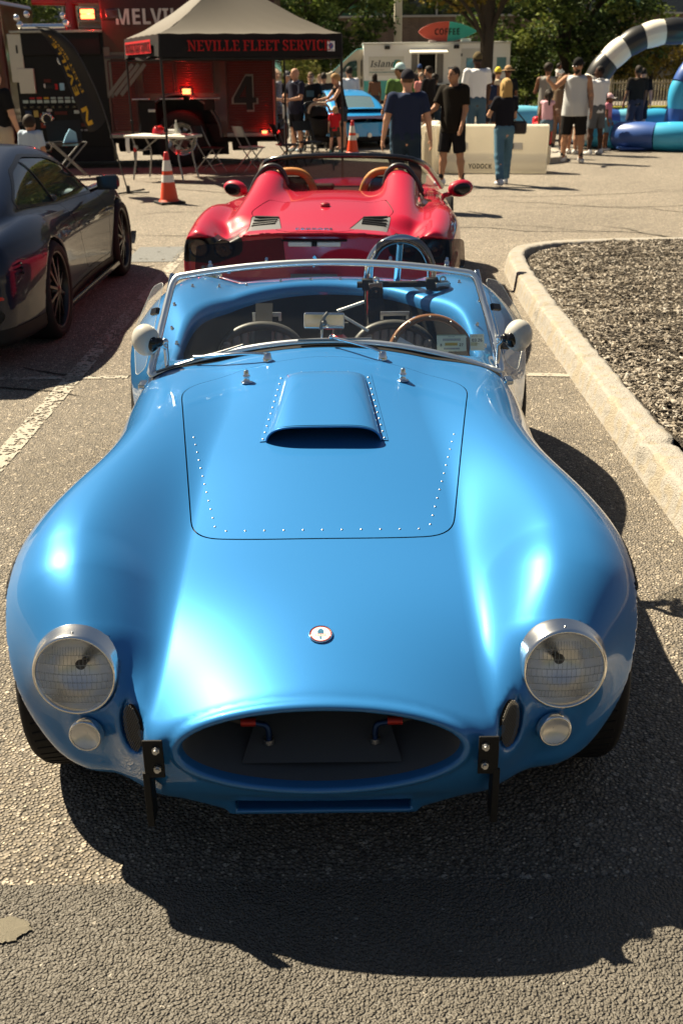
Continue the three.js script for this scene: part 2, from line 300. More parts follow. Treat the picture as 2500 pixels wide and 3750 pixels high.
{ // two old paint blots on the near strip
  const blot = (cx, cz, a, b, sd) => { const g = new THREE.CircleGeometry(1, 60), P = g.attributes.position; for (let i = 1; i < P.count; i++) { const t = Math.atan2(P.getY(i), P.getX(i)), k = 0.8 + 0.25 * n16(t / 6.283 + sd, sd) + 0.22 * n200(t / 6.283, sd); P.setXY(i, P.getX(i) * k, P.getY(i) * k); } return T(T(g, [0, 0, 0], [-PI / 2, 0, 0], [1, 1, 1]), [cx, 0.013, cz], undefined, [a, 1, b]); };
  struct('paint_mark', merge([blot(-0.775, -1.755, 0.055, 0.035, 0.3), blot(0.77, -1.372, 0.03, 0.02, 0.7)]), oldYellow);
}
{ // cracks: narrow dark fillets wandering over the old asphalt
  const list = [];
  const crack = (x, z, dir, len, w) => {
    const L = [], n = Math.round(len / 0.08); let a = dir;
    for (let i = 0; i <= n; i++) { L.push([x, z]); a += rr(-0.5, 0.5); a = lerp(a, dir, 0.25); x += Math.cos(a) * 0.08; z += Math.sin(a) * 0.08; }
    const g = grid(1, n, (u, v) => { const i = Math.round(v * n), p = L[i], q = L[Math.min(i + 1, n)], o = L[Math.max(i - 1, 0)], dx = q[0] - o[0], dz = q[1] - o[1], l = Math.hypot(dx, dz) || 1, k = w * (0.5 + n200(i / 37, 0.3)) * Math.min(1, 4 * v, 4 * (1 - v) + 0.1) * (u - 0.5); return [p[0] - dz / l * k, 0.0042, p[1] + dx / l * k]; });
    for (let i = 0; i < g.attributes.normal.count; i++) g.attributes.normal.setXYZ(i, 0, 1, 0);
    list.push(g);
  };
  for (const [x, d, a, l] of [[-1.7, 10.8, 2.2, 3.2], [-0.4, 12.4, 0.1, 4], [1.6, 12.9, -0.2, 6], [2.4, 14.4, 0.25, 6], [4.2, 11.7, -0.5, 4], [3, 13, -1.2, 3], [-2.6, 12.4, -0.1, 3], [5, 16, 0, 6], [-3, 14, 0.3, 3], [-1.5, 5.9, 3.0, 1.5], [-1.1, 6.5, 3.3, 1.2], [0.9, 16, 0.2, 5], [6, 13.3, 2.7, 5]]) crack(x, -d, -a, l, 0.022);
  struct('asphalt_crack', merge(list), M(0.03, 0.027, 0.022, 0.95));
}
// concrete
const concreteTex = (() => {
  const h = (u, v) => 0.5 * n200(u, v) + 0.3 * n64(u, v) + 0.2 * n16(u, v);
  const col = dtex(512, (u, v) => { const f = h(u, v), pit = n200(u * 1.0 + 0.37, v) > 0.9 ? 0.72 : 1, st = ss((n16(u, v + 0.4) - 0.55) * 4), t = (0.27 + 0.14 * (f - 0.5)) * pit; return [t * 1.05, t * (0.97 - 0.06 * st), t * (0.86 - 0.16 * st)]; });
  return { col, bump: dtex(512, (u, v) => [h(u, v) * (n200(u + 0.37, v) > 0.9 ? 0.4 : 1)], false) };
})();
const concrete = new THREE.MeshPhysicalMaterial({ map: concreteTex.col, bumpMap: concreteTex.bump, bumpScale: 0.006, roughness: 0.9 });
function kerb(path, h, w, closed = false) { // path of [x, z], left side up: a moulded kerb swept along it
  const c = new THREE.CatmullRomCurve3(path.map(p => V(p[0], 0, p[1])), closed, 'centripetal'), len = c.getLength(), n = Math.ceil(len / 0.03);
  const prof = [[-0.03, -0.05], [-0.012, 0.02], [0, h * 0.6], [0.012, h - 0.014], [0.022, h - 0.003], [0.04, h], [w - 0.04, h + 0.002], [w - 0.015, h - 0.006], [w, h - 0.03], [w + 0.004, -0.02]];
  const cum = [0]; for (let i = 1; i < prof.length; i++) cum.push(cum[i - 1] + Math.hypot(prof[i][0] - prof[i - 1][0], prof[i][1] - prof[i - 1][1]));
  const pts = c.getSpacedPoints(n);
  return grid(prof.length - 1, n, (u, v) => {
    const i = Math.round(v * n), a = pts[Math.max(i - 1, 0)], b = pts[Math.min(i + 1, n)], dx = b.x - a.x, dz = b.z - a.z, l = Math.hypot(dx, dz), k = Math.round(u * (prof.length - 1)), p = prof[k];
    const sj = (v * len) % 3.05, jt = Math.exp(-Math.pow((sj - 1.5) / 0.022, 2)) * (k > 0 ? -0.03 : 0); const e = (k > 1 && k < 8) ? jt + 0.016 * (n64(v * len / 5, k / 7) - 0.5) + 0.008 * (n200(v * len / 4, k / 9) - 0.5) : 0;
    return [pts[i].x - dz / l * (p[0] + e), p[1] + e * 0.5, pts[i].z + dx / l * (p[0] + e), v * len / 0.9, cum[k] / 0.9];
  });
}
{
  // the kerb runs away along the car's left side, then turns right round the head of the island
  const path = [[1.40, 3], [1.41, -1], [1.425, -3.9], [1.445, -5.4], [1.497, -8.0], [1.56, -9.4], [1.62, -10.0], [1.78, -10.42], [2.1, -10.68], [2.7, -10.82], [3.6, -10.86], [6, -10.95], [12, -11.2]];
  struct('kerb', kerb(path, 0.15, 0.17), Object.assign(concrete.clone(), { side: THREE.DoubleSide }));
  const bed = M(0.05, 0.042, 0.034, 0.95, 0, { bumpMap: concreteTex.bump, bumpScale: 0.05 });
  const hgt = (x, z) => 0.105 + 0.04 * (n64(x / 6, z / 6) - 0.5) + 0.05 * (n16(x / 9, z / 9) - 0.4) + 0.05 * ss((x - 1.6) / 2.5);
  const inner = z => z < -9 ? 1.77 + 0.9 * Math.pow(clamp((-9 - z) / 1.75, 0, 1), 4) : lerp(1.57, 1.70, clamp(-z / 9, 0, 1));
  const bg = grid(120, 150, (u, v) => { const z = lerp(2, -10.68, v), x = lerp(inner(z) - 0.03, 12, Math.pow(u, 1.6)); return [x, hgt(x, z), z, x / 1.5, z / 1.5]; });
  struct('mulch_bed', bg, bed);
  const chip = new THREE.IcosahedronGeometry(0.5, 0); T(chip, undefined, undefined, [1, 0.2, 0.36]);
  const N = 60000, im = new THREE.InstancedMesh(chip, M(1, 1, 1, 0.9), N), mm = new THREE.Matrix4(), q = new THREE.Quaternion(), col = new THREE.Color(), tones = [[0.34, 0.30, 0.25], [0.19, 0.16, 0.125], [0.06, 0.05, 0.04], [0.52, 0.48, 0.42], [0.12, 0.10, 0.08]];
  for (let i = 0; i < N; i++) {
    const z = -lerp(3.3, 10.66, Math.pow(rnd(), 0.85)), x0 = inner(z) + 0.0, x = x0 + Math.pow(rnd(), 1.3) * Math.min(0.7 + (-z) * 0.47, 5.2), s = rr(0.02, 0.05) * (rnd() < 0.04 ? 1.6 : 1);
    q.setFromEuler(new THREE.Euler(rr(-0.5, 0.5), rr(0, 6.28), rr(-0.5, 0.5)));
    mm.compose(V(x, hgt(x, z) + rr(0, 0.012), z), q, V(s, s * rr(0.6, 1.4), s * rr(0.6, 1.2))); im.setMatrixAt(i, mm);
    const t = tones[rnd() < 0.36 ? 0 : rnd() < 0.4 ? 1 : rnd() < 0.45 ? 2 : rnd() < 0.25 ? 3 : 4], k = rr(0.75, 1.2); im.setColorAt(i, col.setRGB(t[0] * k, t[1] * k, t[2] * k));
  }
  im.name = 'wood_chips'; im.castShadow = im.receiveShadow = true; tag(im, 'grey brown weathered wood chip mulch filling the kerbed island', 'mulch'); im.userData.kind = 'stuff'; scene.add(im);
}
// ---------------------------------------------------------------- the blue roadster; x across, y up, s = metres back from the nose lip
{
  const yHood = spl([[-0.1, 0.504], [0, 0.53], [0.12, 0.558], [0.3, 0.60], [0.6, 0.645], [1, 0.732], [1.4, 0.805], [1.67, 0.852], [1.85, 0.865], [2.2, 0.865], [2.75, 0.885], [3.1, 0.87], [3.5, 0.77], [3.9, 0.56], [4.1, 0.4]]);
  const crown = spl([[-0.1, 0.9], [0, 0.72], [0.15, 0.42], [0.3, 0.24], [0.6, 0.13], [1, 0.15], [1.6, 0.29], [2.0, 0.27], [2.5, 0.16], [3.9, 0.2]]);
  const xFen = spl([[0, 0.56], [0.1, 0.568], [0.4, 0.605], [0.7, 0.612], [1.1, 0.575], [1.6, 0.54], [2.2, 0.6], [3, 0.62], [3.6, 0.55], [3.95, 0.5]]);
  const yFen = spl([[-0.1, 0.32], [0.0, 0.44], [0.1, 0.55], [0.18, 0.618], [0.3, 0.69], [0.45, 0.742], [0.6, 0.758], [1.1, 0.76], [1.5, 0.76], [1.8, 0.732], [2.1, 0.735], [2.35, 0.79], [2.6, 0.845], [2.87, 0.87], [3.2, 0.84], [3.5, 0.755], [3.8, 0.62], [4, 0.5]]);
  const kFen = spl([[0, 5.6], [0.4, 4.6], [0.8, 3.8], [1.2, 2.9], [1.6, 2.2], [2.2, 2.6], [3, 4], [3.6, 3.6], [4, 3]]);
  const wMax = spl([[0, 0.745], [0.15, 0.80], [0.35, 0.852], [0.58, 0.868], [0.8, 0.825], [1.0, 0.775], [1.3, 0.74], [1.7, 0.74], [2.1, 0.755], [2.4, 0.83], [2.65, 0.91], [2.88, 0.94], [3.2, 0.91], [3.5, 0.83], [3.95, 0.62]]);
  const A = 0.315, B = 0.103, YC = 0.402;
  const ed = (x, y, a, b) => { const px = x, py = y - YC, k0 = Math.hypot(px / a, py / b), k1 = Math.hypot(px / (a * a), py / (b * b)); return k1 < 1e-5 ? -b : k0 * (k0 - 1) / k1; };
  const topY = (ax, s) => { const d = ax - xFen(s); return smax(yHood(s) - crown(s) * ax * ax, yFen(s) - kFen(s) * d * d * (d > 0 ? 0.52 + 0.3 * ss((s - 0.8) / 0.5) : 1), 0.16); };
  const cutPlan = (ax, s) => { const e = Math.hypot(ax / 0.60, (s - 2.12) / 0.79); const q = (e - 1) * 0.58; const side = ax - 0.585; return smax(smax(1.9 - s, s > 2.12 ? q : side, 0.12), side, 0.06); };
  const slot = (x, y) => Math.max(Math.abs(x) - 0.2, Math.abs(y - 0.192) - 0.011) - 0.008;
  const body = (x, y, z) => {
    const s = -z, ax = Math.abs(x), e = Math.hypot(ax / A, (y - YC) / B);
    const dTop = (y - topY(ax, s)) / 1.25;
    const t = y - 0.45, W = wMax(s) - (t > 0 ? 0.6 * t * t : 0.4 * t * t);
    const dSide = ax - W;
    const xa = Math.max(0, ax - 0.44), lean = Math.max(0, y - 0.5);
    const front = 0.045 * ss((e - 1.0) / 1.1) + 0.085 * ss((ax - 0.36) / 0.16) + 0.9 * xa * xa + 0.25 * lean * lean + 0.35 * Math.pow(Math.max(0, 0.3 - y), 2) + 0.02 * ss((0.27 - y) / 0.1);
    const dFront = (front - s) / 1.08;
    const dRear = (s - (3.94 - 0.28 * ax * ax - 0.5 * Math.pow(Math.max(0, y - 0.5), 2))) / 1.2;
    const xb = Math.max(0, ax - 0.555), yb = 0.142 + 0.06 * ss((ax - 0.19) / 0.2) + 0.04 * ss((s - 0.4) / 0.5) + 4.6 * Math.min(xb, 0.2) ** 2 * ss((0.42 - s) / 0.22);
    let d = smax(smax(dTop, dSide, 0.16 - 0.05 * ss(1 - Math.abs(s - 1.75) / 0.5)), dFront, 0.018 + 0.13 * ss((e - 1.02) / 1.2));
    d = smax(smax(d, dRear, 0.22), (yb - y) / (1 + 0.6 * ss(xb * 10)), 0.06);
    if (s < 0.5) {
      const ring = Math.hypot(ed(x, y, A + 0.008, B + 0.008), s + 0.001) - 0.0095; d = smin(d, ring, 0.02);
      const hole = Math.max(ed(x, y, A - 0.002, B - 0.002) + Math.max(0, s) * 0.05, s - 0.36); d = smax(d, -hole, 0.014);
      if (y < 0.24) { const sl = Math.max(slot(x, y), s - 0.24), lip = Math.max(Math.hypot(slot(x, y) - 0.006, s - 0.085) - 0.008, -1); d = smax(smin(d, lip, 0.02), -sl, 0.006); }
      const vx = ax - 0.433, vy = y - 0.415, vr = Math.max(Math.hypot(vx / 0.03, vy / 0.062) - 1, -1) * 0.028; d = smax(d, -Math.max(vr, s - front - 0.03), 0.014);
      { const pod = cap(ax, y, s, { x: 0.556, y: 0.508, z: 0.235 }, { x: 0.59, y: 0.565, z: 0.38 }, 0.112, 0.122); d = smin(d, pod, 0.07); const q = Math.hypot(ax - 0.562, y - 0.516); d = smax(d, -Math.max(q - 0.0935, s - 0.3), 0.004); }
      // the turn signal and headlight stand on low swellings
      d = smin(d, ell(ax, y, s, 0.536, 0.366, 0.165, 0.052, 0.052, 0.03), 0.04);
    }
    for (const c of [0.58, 2.87]) if (Math.abs(s - c) < 0.5) { const ar = Math.max(Math.hypot(s - c, y - 0.32) - 0.348, 0.535 - ax, y - topY(ax, s) + 0.05); d = smax(d, -ar, 0.016); }
    if (s > 1.6 && s < 3.1) d = smax(d, -Math.max(cutPlan(ax, s), 0.28 - y), 0.045);
    return d;
  };
  const frontZ = (x, y) => { let s = -0.05; while (s < 1 && body(x, y, -s) > 0) s += 0.004; for (let k = 0; k < 8; k++) s += 0.9 * Math.min(0.004, body(x, y, -s)); return -s; };
  const topAt = (x, s) => { let y = 1.1; for (let k = 0; k < 60; k++) { const d = body(x, y, -s); if (Math.abs(d) < 2e-4) break; y -= d * 0.9; } return y; };
  const normAt = (x, y, z) => { const g = grad(body, x, y, z, 0.004); return V(...g).normalize(); };
  const paint = new THREE.MeshPhysicalMaterial({ color: new THREE.Color().setRGB(0.032, 0.182, 0.455), roughness: 0.39, metalness: 0.3, specularIntensity: 0.12, clearcoat: 1, clearcoatRoughness: 0.025 });
  const car = thing('roadster', 'bright blue open vintage roadster facing the camera with oval grille mouth and round headlights', 'car', [-0.052, 0, -1.888]);
  let shell = meshField(body, [-0.92, 0.12, -4.02], [0.92, 0.93, 0.05], 0.0095, { newton: 3, ne: 0.25 });
  const mouthIn = (x, y, z) => Math.max(ed(x, y, A + 0.008, B + 0.008), 0.016 + z);          // inside the mouth, behind the lip
  const slotIn = (x, y, z) => Math.max(slot(x, y) - 0.001, 0.105 + z);
  const ventIn = (x, y, z) => Math.max(Math.hypot((Math.abs(x) - 0.433) / 0.031, (y - 0.415) / 0.063) - 1, -(z + 0.26)) * 0.03 + (0.012 - (frontV(Math.abs(x), y) - z));
  function frontV(ax, y) { const e = Math.hypot(ax / A, (y - YC) / B), xa = Math.max(0, ax - 0.44); return -(0.045 * ss((e - 1.0) / 1.1) + 0.085 * ss((ax - 0.36) / 0.16) + 0.9 * xa * xa); }
  const wells = (x, y, z) => { let d = 1; for (const c of [0.58, 2.87]) d = Math.min(d, Math.max(Math.hypot(-z - c, y - 0.32) - 0.356, Math.abs(x) - (wMax(-z) - 0.045), 0.5 - Math.abs(x), y - topY(Math.abs(x), -z) + 0.03)); return d; };
  const cabin = (x, y, z) => { const ax = Math.abs(x), s = -z; if (s < 1.7 || s > 3) return 1; return Math.max(cutPlan(ax, s) - 0.012, y - topY(ax, s) + 0.06); };
  const liner = M(0.022, 0.023, 0.025, 0.6), clothM = M(0.011, 0.011, 0.012, 0.75);
  part('grille_duct', clip(clip(shell, mouthIn), (x, y, z) => -0.328 - z), M(0.13, 0.135, 0.14, 0.5), car);
  islands('wheel_well', clip(shell, wells), liner, car);
  part('cockpit_lining', clip(shell, cabin), clothM, car);
  part('lower_slot', clip(shell, slotIn), M(0.06, 0.062, 0.065, 0.5), car);
  for (const g of [mouthIn, wells, cabin, slotIn]) shell = clip(shell, (x, y, z) => -g(x, y, z));
  // bonnet: cut out along its own outline, leaving a shut line with depth
  const half = [[0.0, 0.592], [0.19, 0.598], [0.352, 0.624, 0.08], [0.492, 1.50, 0.1], [0.33, 1.625, 0.12], [0.0, 1.695]];
  const outl = roundPoly([...half, ...half.slice(1, -1).reverse().map(p => [-p[0], ...p.slice(1)])].map(p => [p[0], p[1], p[2] ?? 0.12]), 0.1, 7);
  const bon = polyDist(outl), bonG = (x, y, z) => (y < 0.5 || z > -0.45 || z < -1.8) ? 1 : bon(x, -z);
  part('bonnet', push(clip(shell, (...p) => bonG(...p) + 0.0018), 0.001), paint, car);
  part('bonnet_gap', push(clip(clip(shell, (...p) => bonG(...p) - 0.02), (...p) => -bonG(...p) - 0.02), -0.009), black, car);
  shell = clip(shell, (...p) => -bonG(...p) + 0.0018);
  part('body', shell, paint, car);
  // rivets round the bonnet
  const rivet = (x, s, r = 0.0035) => { const y = topAt(x, s); return T(new THREE.SphereGeometry(r, 8, 5), [x, y + 0.001, -s], undefined, [1, 0.6, 1]); };
  { const L = []; for (const k of [-1, 1]) for (let i = 0; i < 12; i++) { const t = i / 11; L.push(rivet(k * lerp(0.295, 0.405, t), lerp(0.67, 1.13, t))); } for (let i = 0; i < 11; i++) { const x = lerp(-0.262, 0.262, i / 10); L.push(rivet(x, 0.648 - 0.015 * (1 - Math.pow(x / 0.28, 2)))); } part('bonnet_rivets', L, M(0.5, 0.52, 0.55, 0.4, 1), car, 'stuff'); }
  { // bonnet scoop: a raised duct with an open front and a riveted flange
    const s0 = 1.085, s1 = 1.53, hw = t => lerp(0.176, 0.136, t), hgt = t => 0.05 * (1 - Math.pow(t, 2.2) * 0.5) + 0.004;
    const prof = (u0, t) => { const u = Math.sin(u0 * PI / 2), a = Math.abs(u), w = hw(t); const p = Math.pow(a, 1); const hh = hgt(t) * Math.sqrt(Math.max(0, 1 - Math.pow(p, 5.5))); return [u * w, hh]; };
    const surf = (off, tEnd = 1) => grid(44, 40, (u, v) => { const t = v * tEnd; const uu = (u * 2 - 1), [x, hh] = prof(uu, t); const s = lerp(s0 - 0.014 * (1 - uu * uu), s1, t), end = Math.sqrt(Math.max(0, 1 - Math.pow(clamp((t - 0.8) / 0.2, 0, 1), 2.2))), y = topAt(x, s) + 0.0025 + Math.max(0, hh * end - off); return [x * (1 - off * 1.5), y, -s]; });
    const sc = part('bonnet_scoop', surf(0), Object.assign(paint.clone(), { side: THREE.DoubleSide }), car);
    part('scoop_lining', surf(0.006, 0.8), black, sc);
    part('scoop_lip', tube(Array.from({ length: 41 }, (_, i) => { const u = (i / 20 - 1) * 0.985, [x, hh] = prof(u, 0); const s = s0 - 0.018 * (1 - u * u); return V(x, topAt(x, s) + 0.002 + Math.max(0.002, hh - 0.003), -s); }), 0.0035, 120), paint, sc);
    const fl = grid(2, 60, (u, v) => { const a = v * 2 - 1, k = Math.abs(a) < 0.28 ? 1 : 0, t = 1 - clamp((Math.abs(a) - 0.28) / 0.72, 0, 1), sg = Math.sign(a) || 1; const w = hw(t) + u * 0.022; let x, s; if (k) { x = a / 0.28 * (hw(1) + u * 0.012); s = s1 + u * 0.03; } else { x = sg * w; s = lerp(s0, s1 + u * 0.03, t); } return [x, topAt(x, s) + 0.0035 + 0.001 * (1 - u), -s]; });
    part('scoop_flange', fl, Object.assign(paint.clone(), { side: THREE.DoubleSide }), sc);
    const L = []; for (const k of [-1, 1]) for (let i = 0; i < 11; i++) { const t = i / 10.5; L.push(T(rivet(k * (hw(t) + 0.011), lerp(s0 + 0.012, s1, t), 0.0038), [0, 0.004, 0])); } for (let i = 0; i < 5; i++) L.push(T(rivet(lerp(-0.08, 0.08, i / 4), s1 + 0.014, 0.0038), [0, 0.004, 0])); part('scoop_rivets', L, M(0.5, 0.52, 0.55, 0.4, 1), sc, 'stuff');
  }
  // bonnet locks and wipers' spindles
  for (const x of [-0.268, 0.268]) { const s = 1.52, y = topAt(x, s); const g = lat([[0.001, 0], [0.02, 0], [0.02, 0.004], [0.011, 0.006], [0.0095, 0.02], [0.013, 0.021], [0.013, 0.026], [0.009, 0.028], [0.009, 0.04], [0.006, 0.044], [0.001, 0.045]], 20, x, y, -s); part('bonnet_lock', g, chrome, car); }
  // headlights
  const lensTex = (() => { const f = (u, v) => { const a = Math.floor(v * 9), inb = Math.abs(v - 0.5) < 0.42; let h = 0.5 + 0.5 * Math.cos(u * 2 * PI * (a % 3 === 1 ? 24 : a % 3 ? 40 : 30)) * (inb ? 1 : 0.4); const line = ss((Math.abs(v * 9 - a - 0.02)) / 0.07); return h * 0.5 + 0.5 * line; }; return dtex(256, (u, v) => [f(u, v)], false); })();
  const lensMat = M(1, 1, 1, 0.03, 0, { transmission: 1, ior: 1.45, thickness: 0, bumpMap: lensTex, bumpScale: 0.003 });
  const mirrorM = M(0.92, 0.90, 0.86, 0.3, 0.85);
  for (const k of [-1, 1]) {
    const x = k * (k < 0 ? 0.566 : 0.56), y = 0.514, z = -0.152;
    const h = new THREE.Group(); h.name = 'headlight'; h.position.set(x, y, z - 0.018); h.rotation.set(-0.14, k * 0.05, 0, 'YXZ'); h.scale.setScalar(1.04); car.add(h);
    const rot = [PI / 2, 0, 0];
    part('headlight_rim', lat([[0.084, 0.034], [0.087, 0.043], [0.092, 0.044], [0.0965, 0.036], [0.099, 0.02], [0.1045, 0.006], [0.109, -0.014], [0.108, -0.04]], 56, 0, 0, 0, rot), M(0.95, 0.93, 0.88, 0.16, 1), h);
    part('reflector', lat([[0.001, -0.045], [0.03, -0.042], [0.06, -0.024], [0.078, 0.0], [0.086, 0.03]], 40, 0, 0, 0, rot), mirrorM, h);
    part('bulb', [cyl(0.007, 0.008, 0.03, 0, 0, -0.028, rot), cyl(0.012, 0.012, 0.004, 0, 0.004, -0.01, rot)], dark, h);
    const lens = grid(36, 12, (u, v) => { const a = u * 2 * PI, r = v * 0.086, d = 0.040 + 0.016 * (1 - v * v); return [Math.cos(a) * r, Math.sin(a) * r, d, 0.5 + Math.cos(a) * v / 2, 0.5 + Math.sin(a) * v / 2]; });
    part('headlight_lens', lens, lensMat, h);
    { const dz = (X, Y) => 0.0405 + 0.016 * (1 - (X * X + Y * Y) / 0.0074), L = [], row = [-0.062, -0.045, -0.028, -0.011, 0.008, 0.03, 0.052];
      for (const Y of row) { const w = Math.sqrt(0.0072 - Y * Y), P = []; for (let i = 0; i <= 10; i++) { const X = lerp(-w, w, i / 10); P.push(V(X, Y, dz(X, Y))); } L.push(tube(P, 0.0007, 14, false, 4)); }
      row.forEach((Y, j) => { const Y1 = row[j + 1] ?? 0.07, w = Math.sqrt(0.0072 - Math.max(Y * Y, Y1 * Y1)); const n = j % 3 === 1 ? 9 : 15, span = j % 3 === 1 ? 0.55 : 0.96; for (let i = 0; i < n; i++) { const X = lerp(-w, w, (i + 0.5) / n) * span; L.push(rod([X, Y, dz(X, Y)], [X, Y1, dz(X, Y1)], 0.0005, 4)); } });
      part('lens_flutes', L, M(0.6, 0.58, 0.52, 0.15, 0, { transmission: 0.45, thickness: 0 }), h, 'stuff'); }
    each('rim_screw', [sph(0.003, 0, 0.098, 0.03), sph(0.003, 0, -0.098, 0.03)], steel, h);
    // turn signal below
    const tx = k * (k < 0 ? 0.55 : 0.542), ty = 0.372, tz = frontZ(tx, ty), t = new THREE.Group(); t.name = 'turn_signal'; t.position.set(tx, ty, tz + 0.007); t.rotation.set(-0.08, k * 0.12, 0, 'YXZ'); car.add(t);
    part('signal_base', lat([[0.034, 0.0], [0.041, 0.0], [0.042, 0.006], [0.0405, 0.014], [0.0385, 0.02], [0.036, 0.022], [0.034, 0.02]], 40, 0, 0, 0, rot), chrome, t);
    part('signal_reflector', lat([[0.001, 0.004], [0.02, 0.006], [0.034, 0.018]], 30, 0, 0, 0, rot), mirrorM, t);
    const rings = []; for (let i = 0; i <= 30; i++) { const q = i / 30; rings.push([Math.max(0.0005, 0.0345 * q), 0.046 - 0.022 * q * q + 0.0022 * Math.abs(Math.sin(q * PI * 6))]); } part('signal_lens', lat(rings, 40, 0, 0, 0, rot), M(0.97, 0.95, 0.9, 0.06, 0, { transmission: 0.85, ior: 1.45, thickness: 0 }), t);
    // oval side vent with a woven mesh
    const zL = frontZ(k * 0.397, 0.415), zR = frontZ(k * 0.469, 0.415), vz = 0, L = [], vm = new THREE.Matrix4().makeRotationY(k * Math.atan2(zL - zR, 0.072)).setPosition(k * 0.433, 0.415, (zL + zR) / 2 - 0.012);
    for (let i = -14; i <= 14; i++) for (const d of [-1, 1]) { const cx = i * 0.0066, a = []; for (let q = -40; q <= 40; q++) { const yy = q * 0.0016, xx = cx + d * yy * 0.62; if (Math.hypot(xx / 0.031, yy / 0.063) < 1) a.push([xx, yy]); } if (a.length > 2) { const A0 = a[0], A1 = a[a.length - 1]; L.push(rod([A0[0], A0[1], d * 0.0006], [A1[0], A1[1], d * 0.0006], 0.001, 4).applyMatrix4(vm)); } }
    const vent = part('side_vent', [lat([[0.001, 0], [1, 0]], 36).applyMatrix4(new THREE.Matrix4().makeScale(0.03, 1, 0.062)).rotateX(PI / 2).translate(0, 0, -0.008).applyMatrix4(vm)], black, car);
    part('vent_mesh', L, M(0.17, 0.155, 0.13, 0.5), vent, 'stuff');
    // overrider bracket: black plate with two bolts and a strap down to the ground side
    const bx = k * 0.372, bz = 0.012, br = part('bumper_bracket', [box(0.012, 0.2, 0.045, bx + k * 0.018, 0.315, bz - 0.02, 0.002), box(0.045, 0.10, 0.006, bx + k * 0.0, 0.392, bz + 0.004, 0.002), box(0.016, 0.15, 0.008, bx + k * 0.02, 0.28, bz + 0.004, 0.002)], M(0.012, 0.012, 0.012, 0.5), car);
    for (const yy of [0.420, 0.370]) part('bolt', [cyl(0.009, 0.009, 0.007, bx - k * 0.008, yy, bz + 0.011, [PI / 2, 0, 0], 6), cyl(0.0055, 0.0055, 0.012, bx - k * 0.008, yy, bz + 0.015, [PI / 2, 0, 0], 12)], alu, br);
  }
  { // what stands in the mouth: radiator fins, cooler plate, two elbow fittings
    const rad = part('radiator', box(0.62, 0.2, 0.012, 0, YC + 0.005, -0.335, 0.002), black, car), L = [];
    for (let i = 0; i < 10; i++) L.push(box(0.6, 0.0055, 0.016, 0, YC - 0.09 + i * 0.0205, -0.321, 0.001)); part('radiator_fins', L, M(0.25, 0.25, 0.25, 0.45), rad, 'stuff');
    part('duct_panel', grid(1, 1, (u, v) => [(u - 0.5) * lerp(0.37, 0.28, v), YC + lerp(-0.075, -0.018, v), lerp(-0.05, -0.29, v)]), M(0.12, 0.123, 0.126, 0.5), car);
    for (const k of [-1, 1]) {
      const hx = k * 0.125, hy = YC - 0.052, hz = -0.105;
      const f = part('hose_elbow', [tube([[hx, hy, hz], [hx, hy + 0.03, hz], [hx + k * 0.006, hy + 0.043, hz], [hx - k * 0.0 + k * 0.03, hy + 0.047, hz - 0.004]], 0.0075, 24)], M(0.02, 0.05, 0.14, 0.35, 0.7), car);
      part('hose_nut', cyl(0.014, 0.014, 0.012, hx, hy, hz, undefined, 6), alu, f);
      part('hose_collar', cyl(0.010, 0.010, 0.035, hx + k * 0.046, hy + 0.048, hz - 0.006, [0, 0, PI / 2]), M(0.42, 0.02, 0.012, 0.35, 0.3), f);
      part('hose', tube([[hx + k * 0.06, hy + 0.049, hz - 0.008], [hx + k * 0.12, hy + 0.06, hz - 0.03], [hx + k * 0.16, hy + 0.085, hz - 0.12]], 0.008, 20), M(0.06, 0.055, 0.05, 0.7), f);
    }
  }
  { // badge on the nose
    const y = topAt(0, 0.2), z = -0.2, n = normAt(0, y, z);
    const tx = ctex(256, 256, (c) => {
      c.fillStyle = '#e8e4da'; c.fillRect(0, 0, 256, 256); c.beginPath(); c.arc(128, 128, 118, 0, 7); c.lineWidth = 14; c.strokeStyle = '#8d1f22'; c.stroke();
      c.fillStyle = '#3c6f8f'; c.beginPath(); c.moveTo(128, 36); c.bezierCurveTo(176, 60, 176, 120, 146, 150); c.lineTo(138, 222); c.lineTo(118, 222); c.lineTo(110, 150); c.bezierCurveTo(80, 120, 80, 60, 128, 36); c.fill();
      c.strokeStyle = '#1d3a52'; c.lineWidth = 5; for (let i = 0; i < 5; i++) { c.beginPath(); c.moveTo(98, 78 + i * 15); c.quadraticCurveTo(128, 88 + i * 15, 158, 78 + i * 15); c.stroke(); }
      c.fillStyle = '#e8e4da'; c.fillRect(14, 128, 228, 42); c.fillStyle = '#8d1f22'; c.fillRect(16, 126, 224, 5); c.fillRect(16, 167, 224, 5); c.font = 'bold 40px sans-serif'; c.textAlign = 'center'; c.fillText('COBRA', 128, 163);
    });
    const b = new THREE.Group(); b.name = 'badge'; b.position.set(0, y + 0.0015, z); b.quaternion.setFromUnitVectors(V(0, 0, 1), n); car.add(b);
    part('badge_rim', lat([[0.027, 0], [0.0285, 0.002], [0.027, 0.004], [0.0255, 0.0035]], 40, 0, 0, 0, [PI / 2, 0, 0]), chrome, b);
    const disc = new THREE.CircleGeometry(0.0258, 40); disc.translate(0, 0, 0.003); part('badge_face', disc, new THREE.MeshPhysicalMaterial({ map: tx, roughness: 0.25, clearcoat: 1 }), b);
  }
  // windscreen: a raked flat pane in a bright frame; h runs up the glass
  const rk = Math.tan(R(31)), wsP = (x, y) => V(x, y, -(1.815 + (y - 0.875) * rk + 0.05 * x * x));
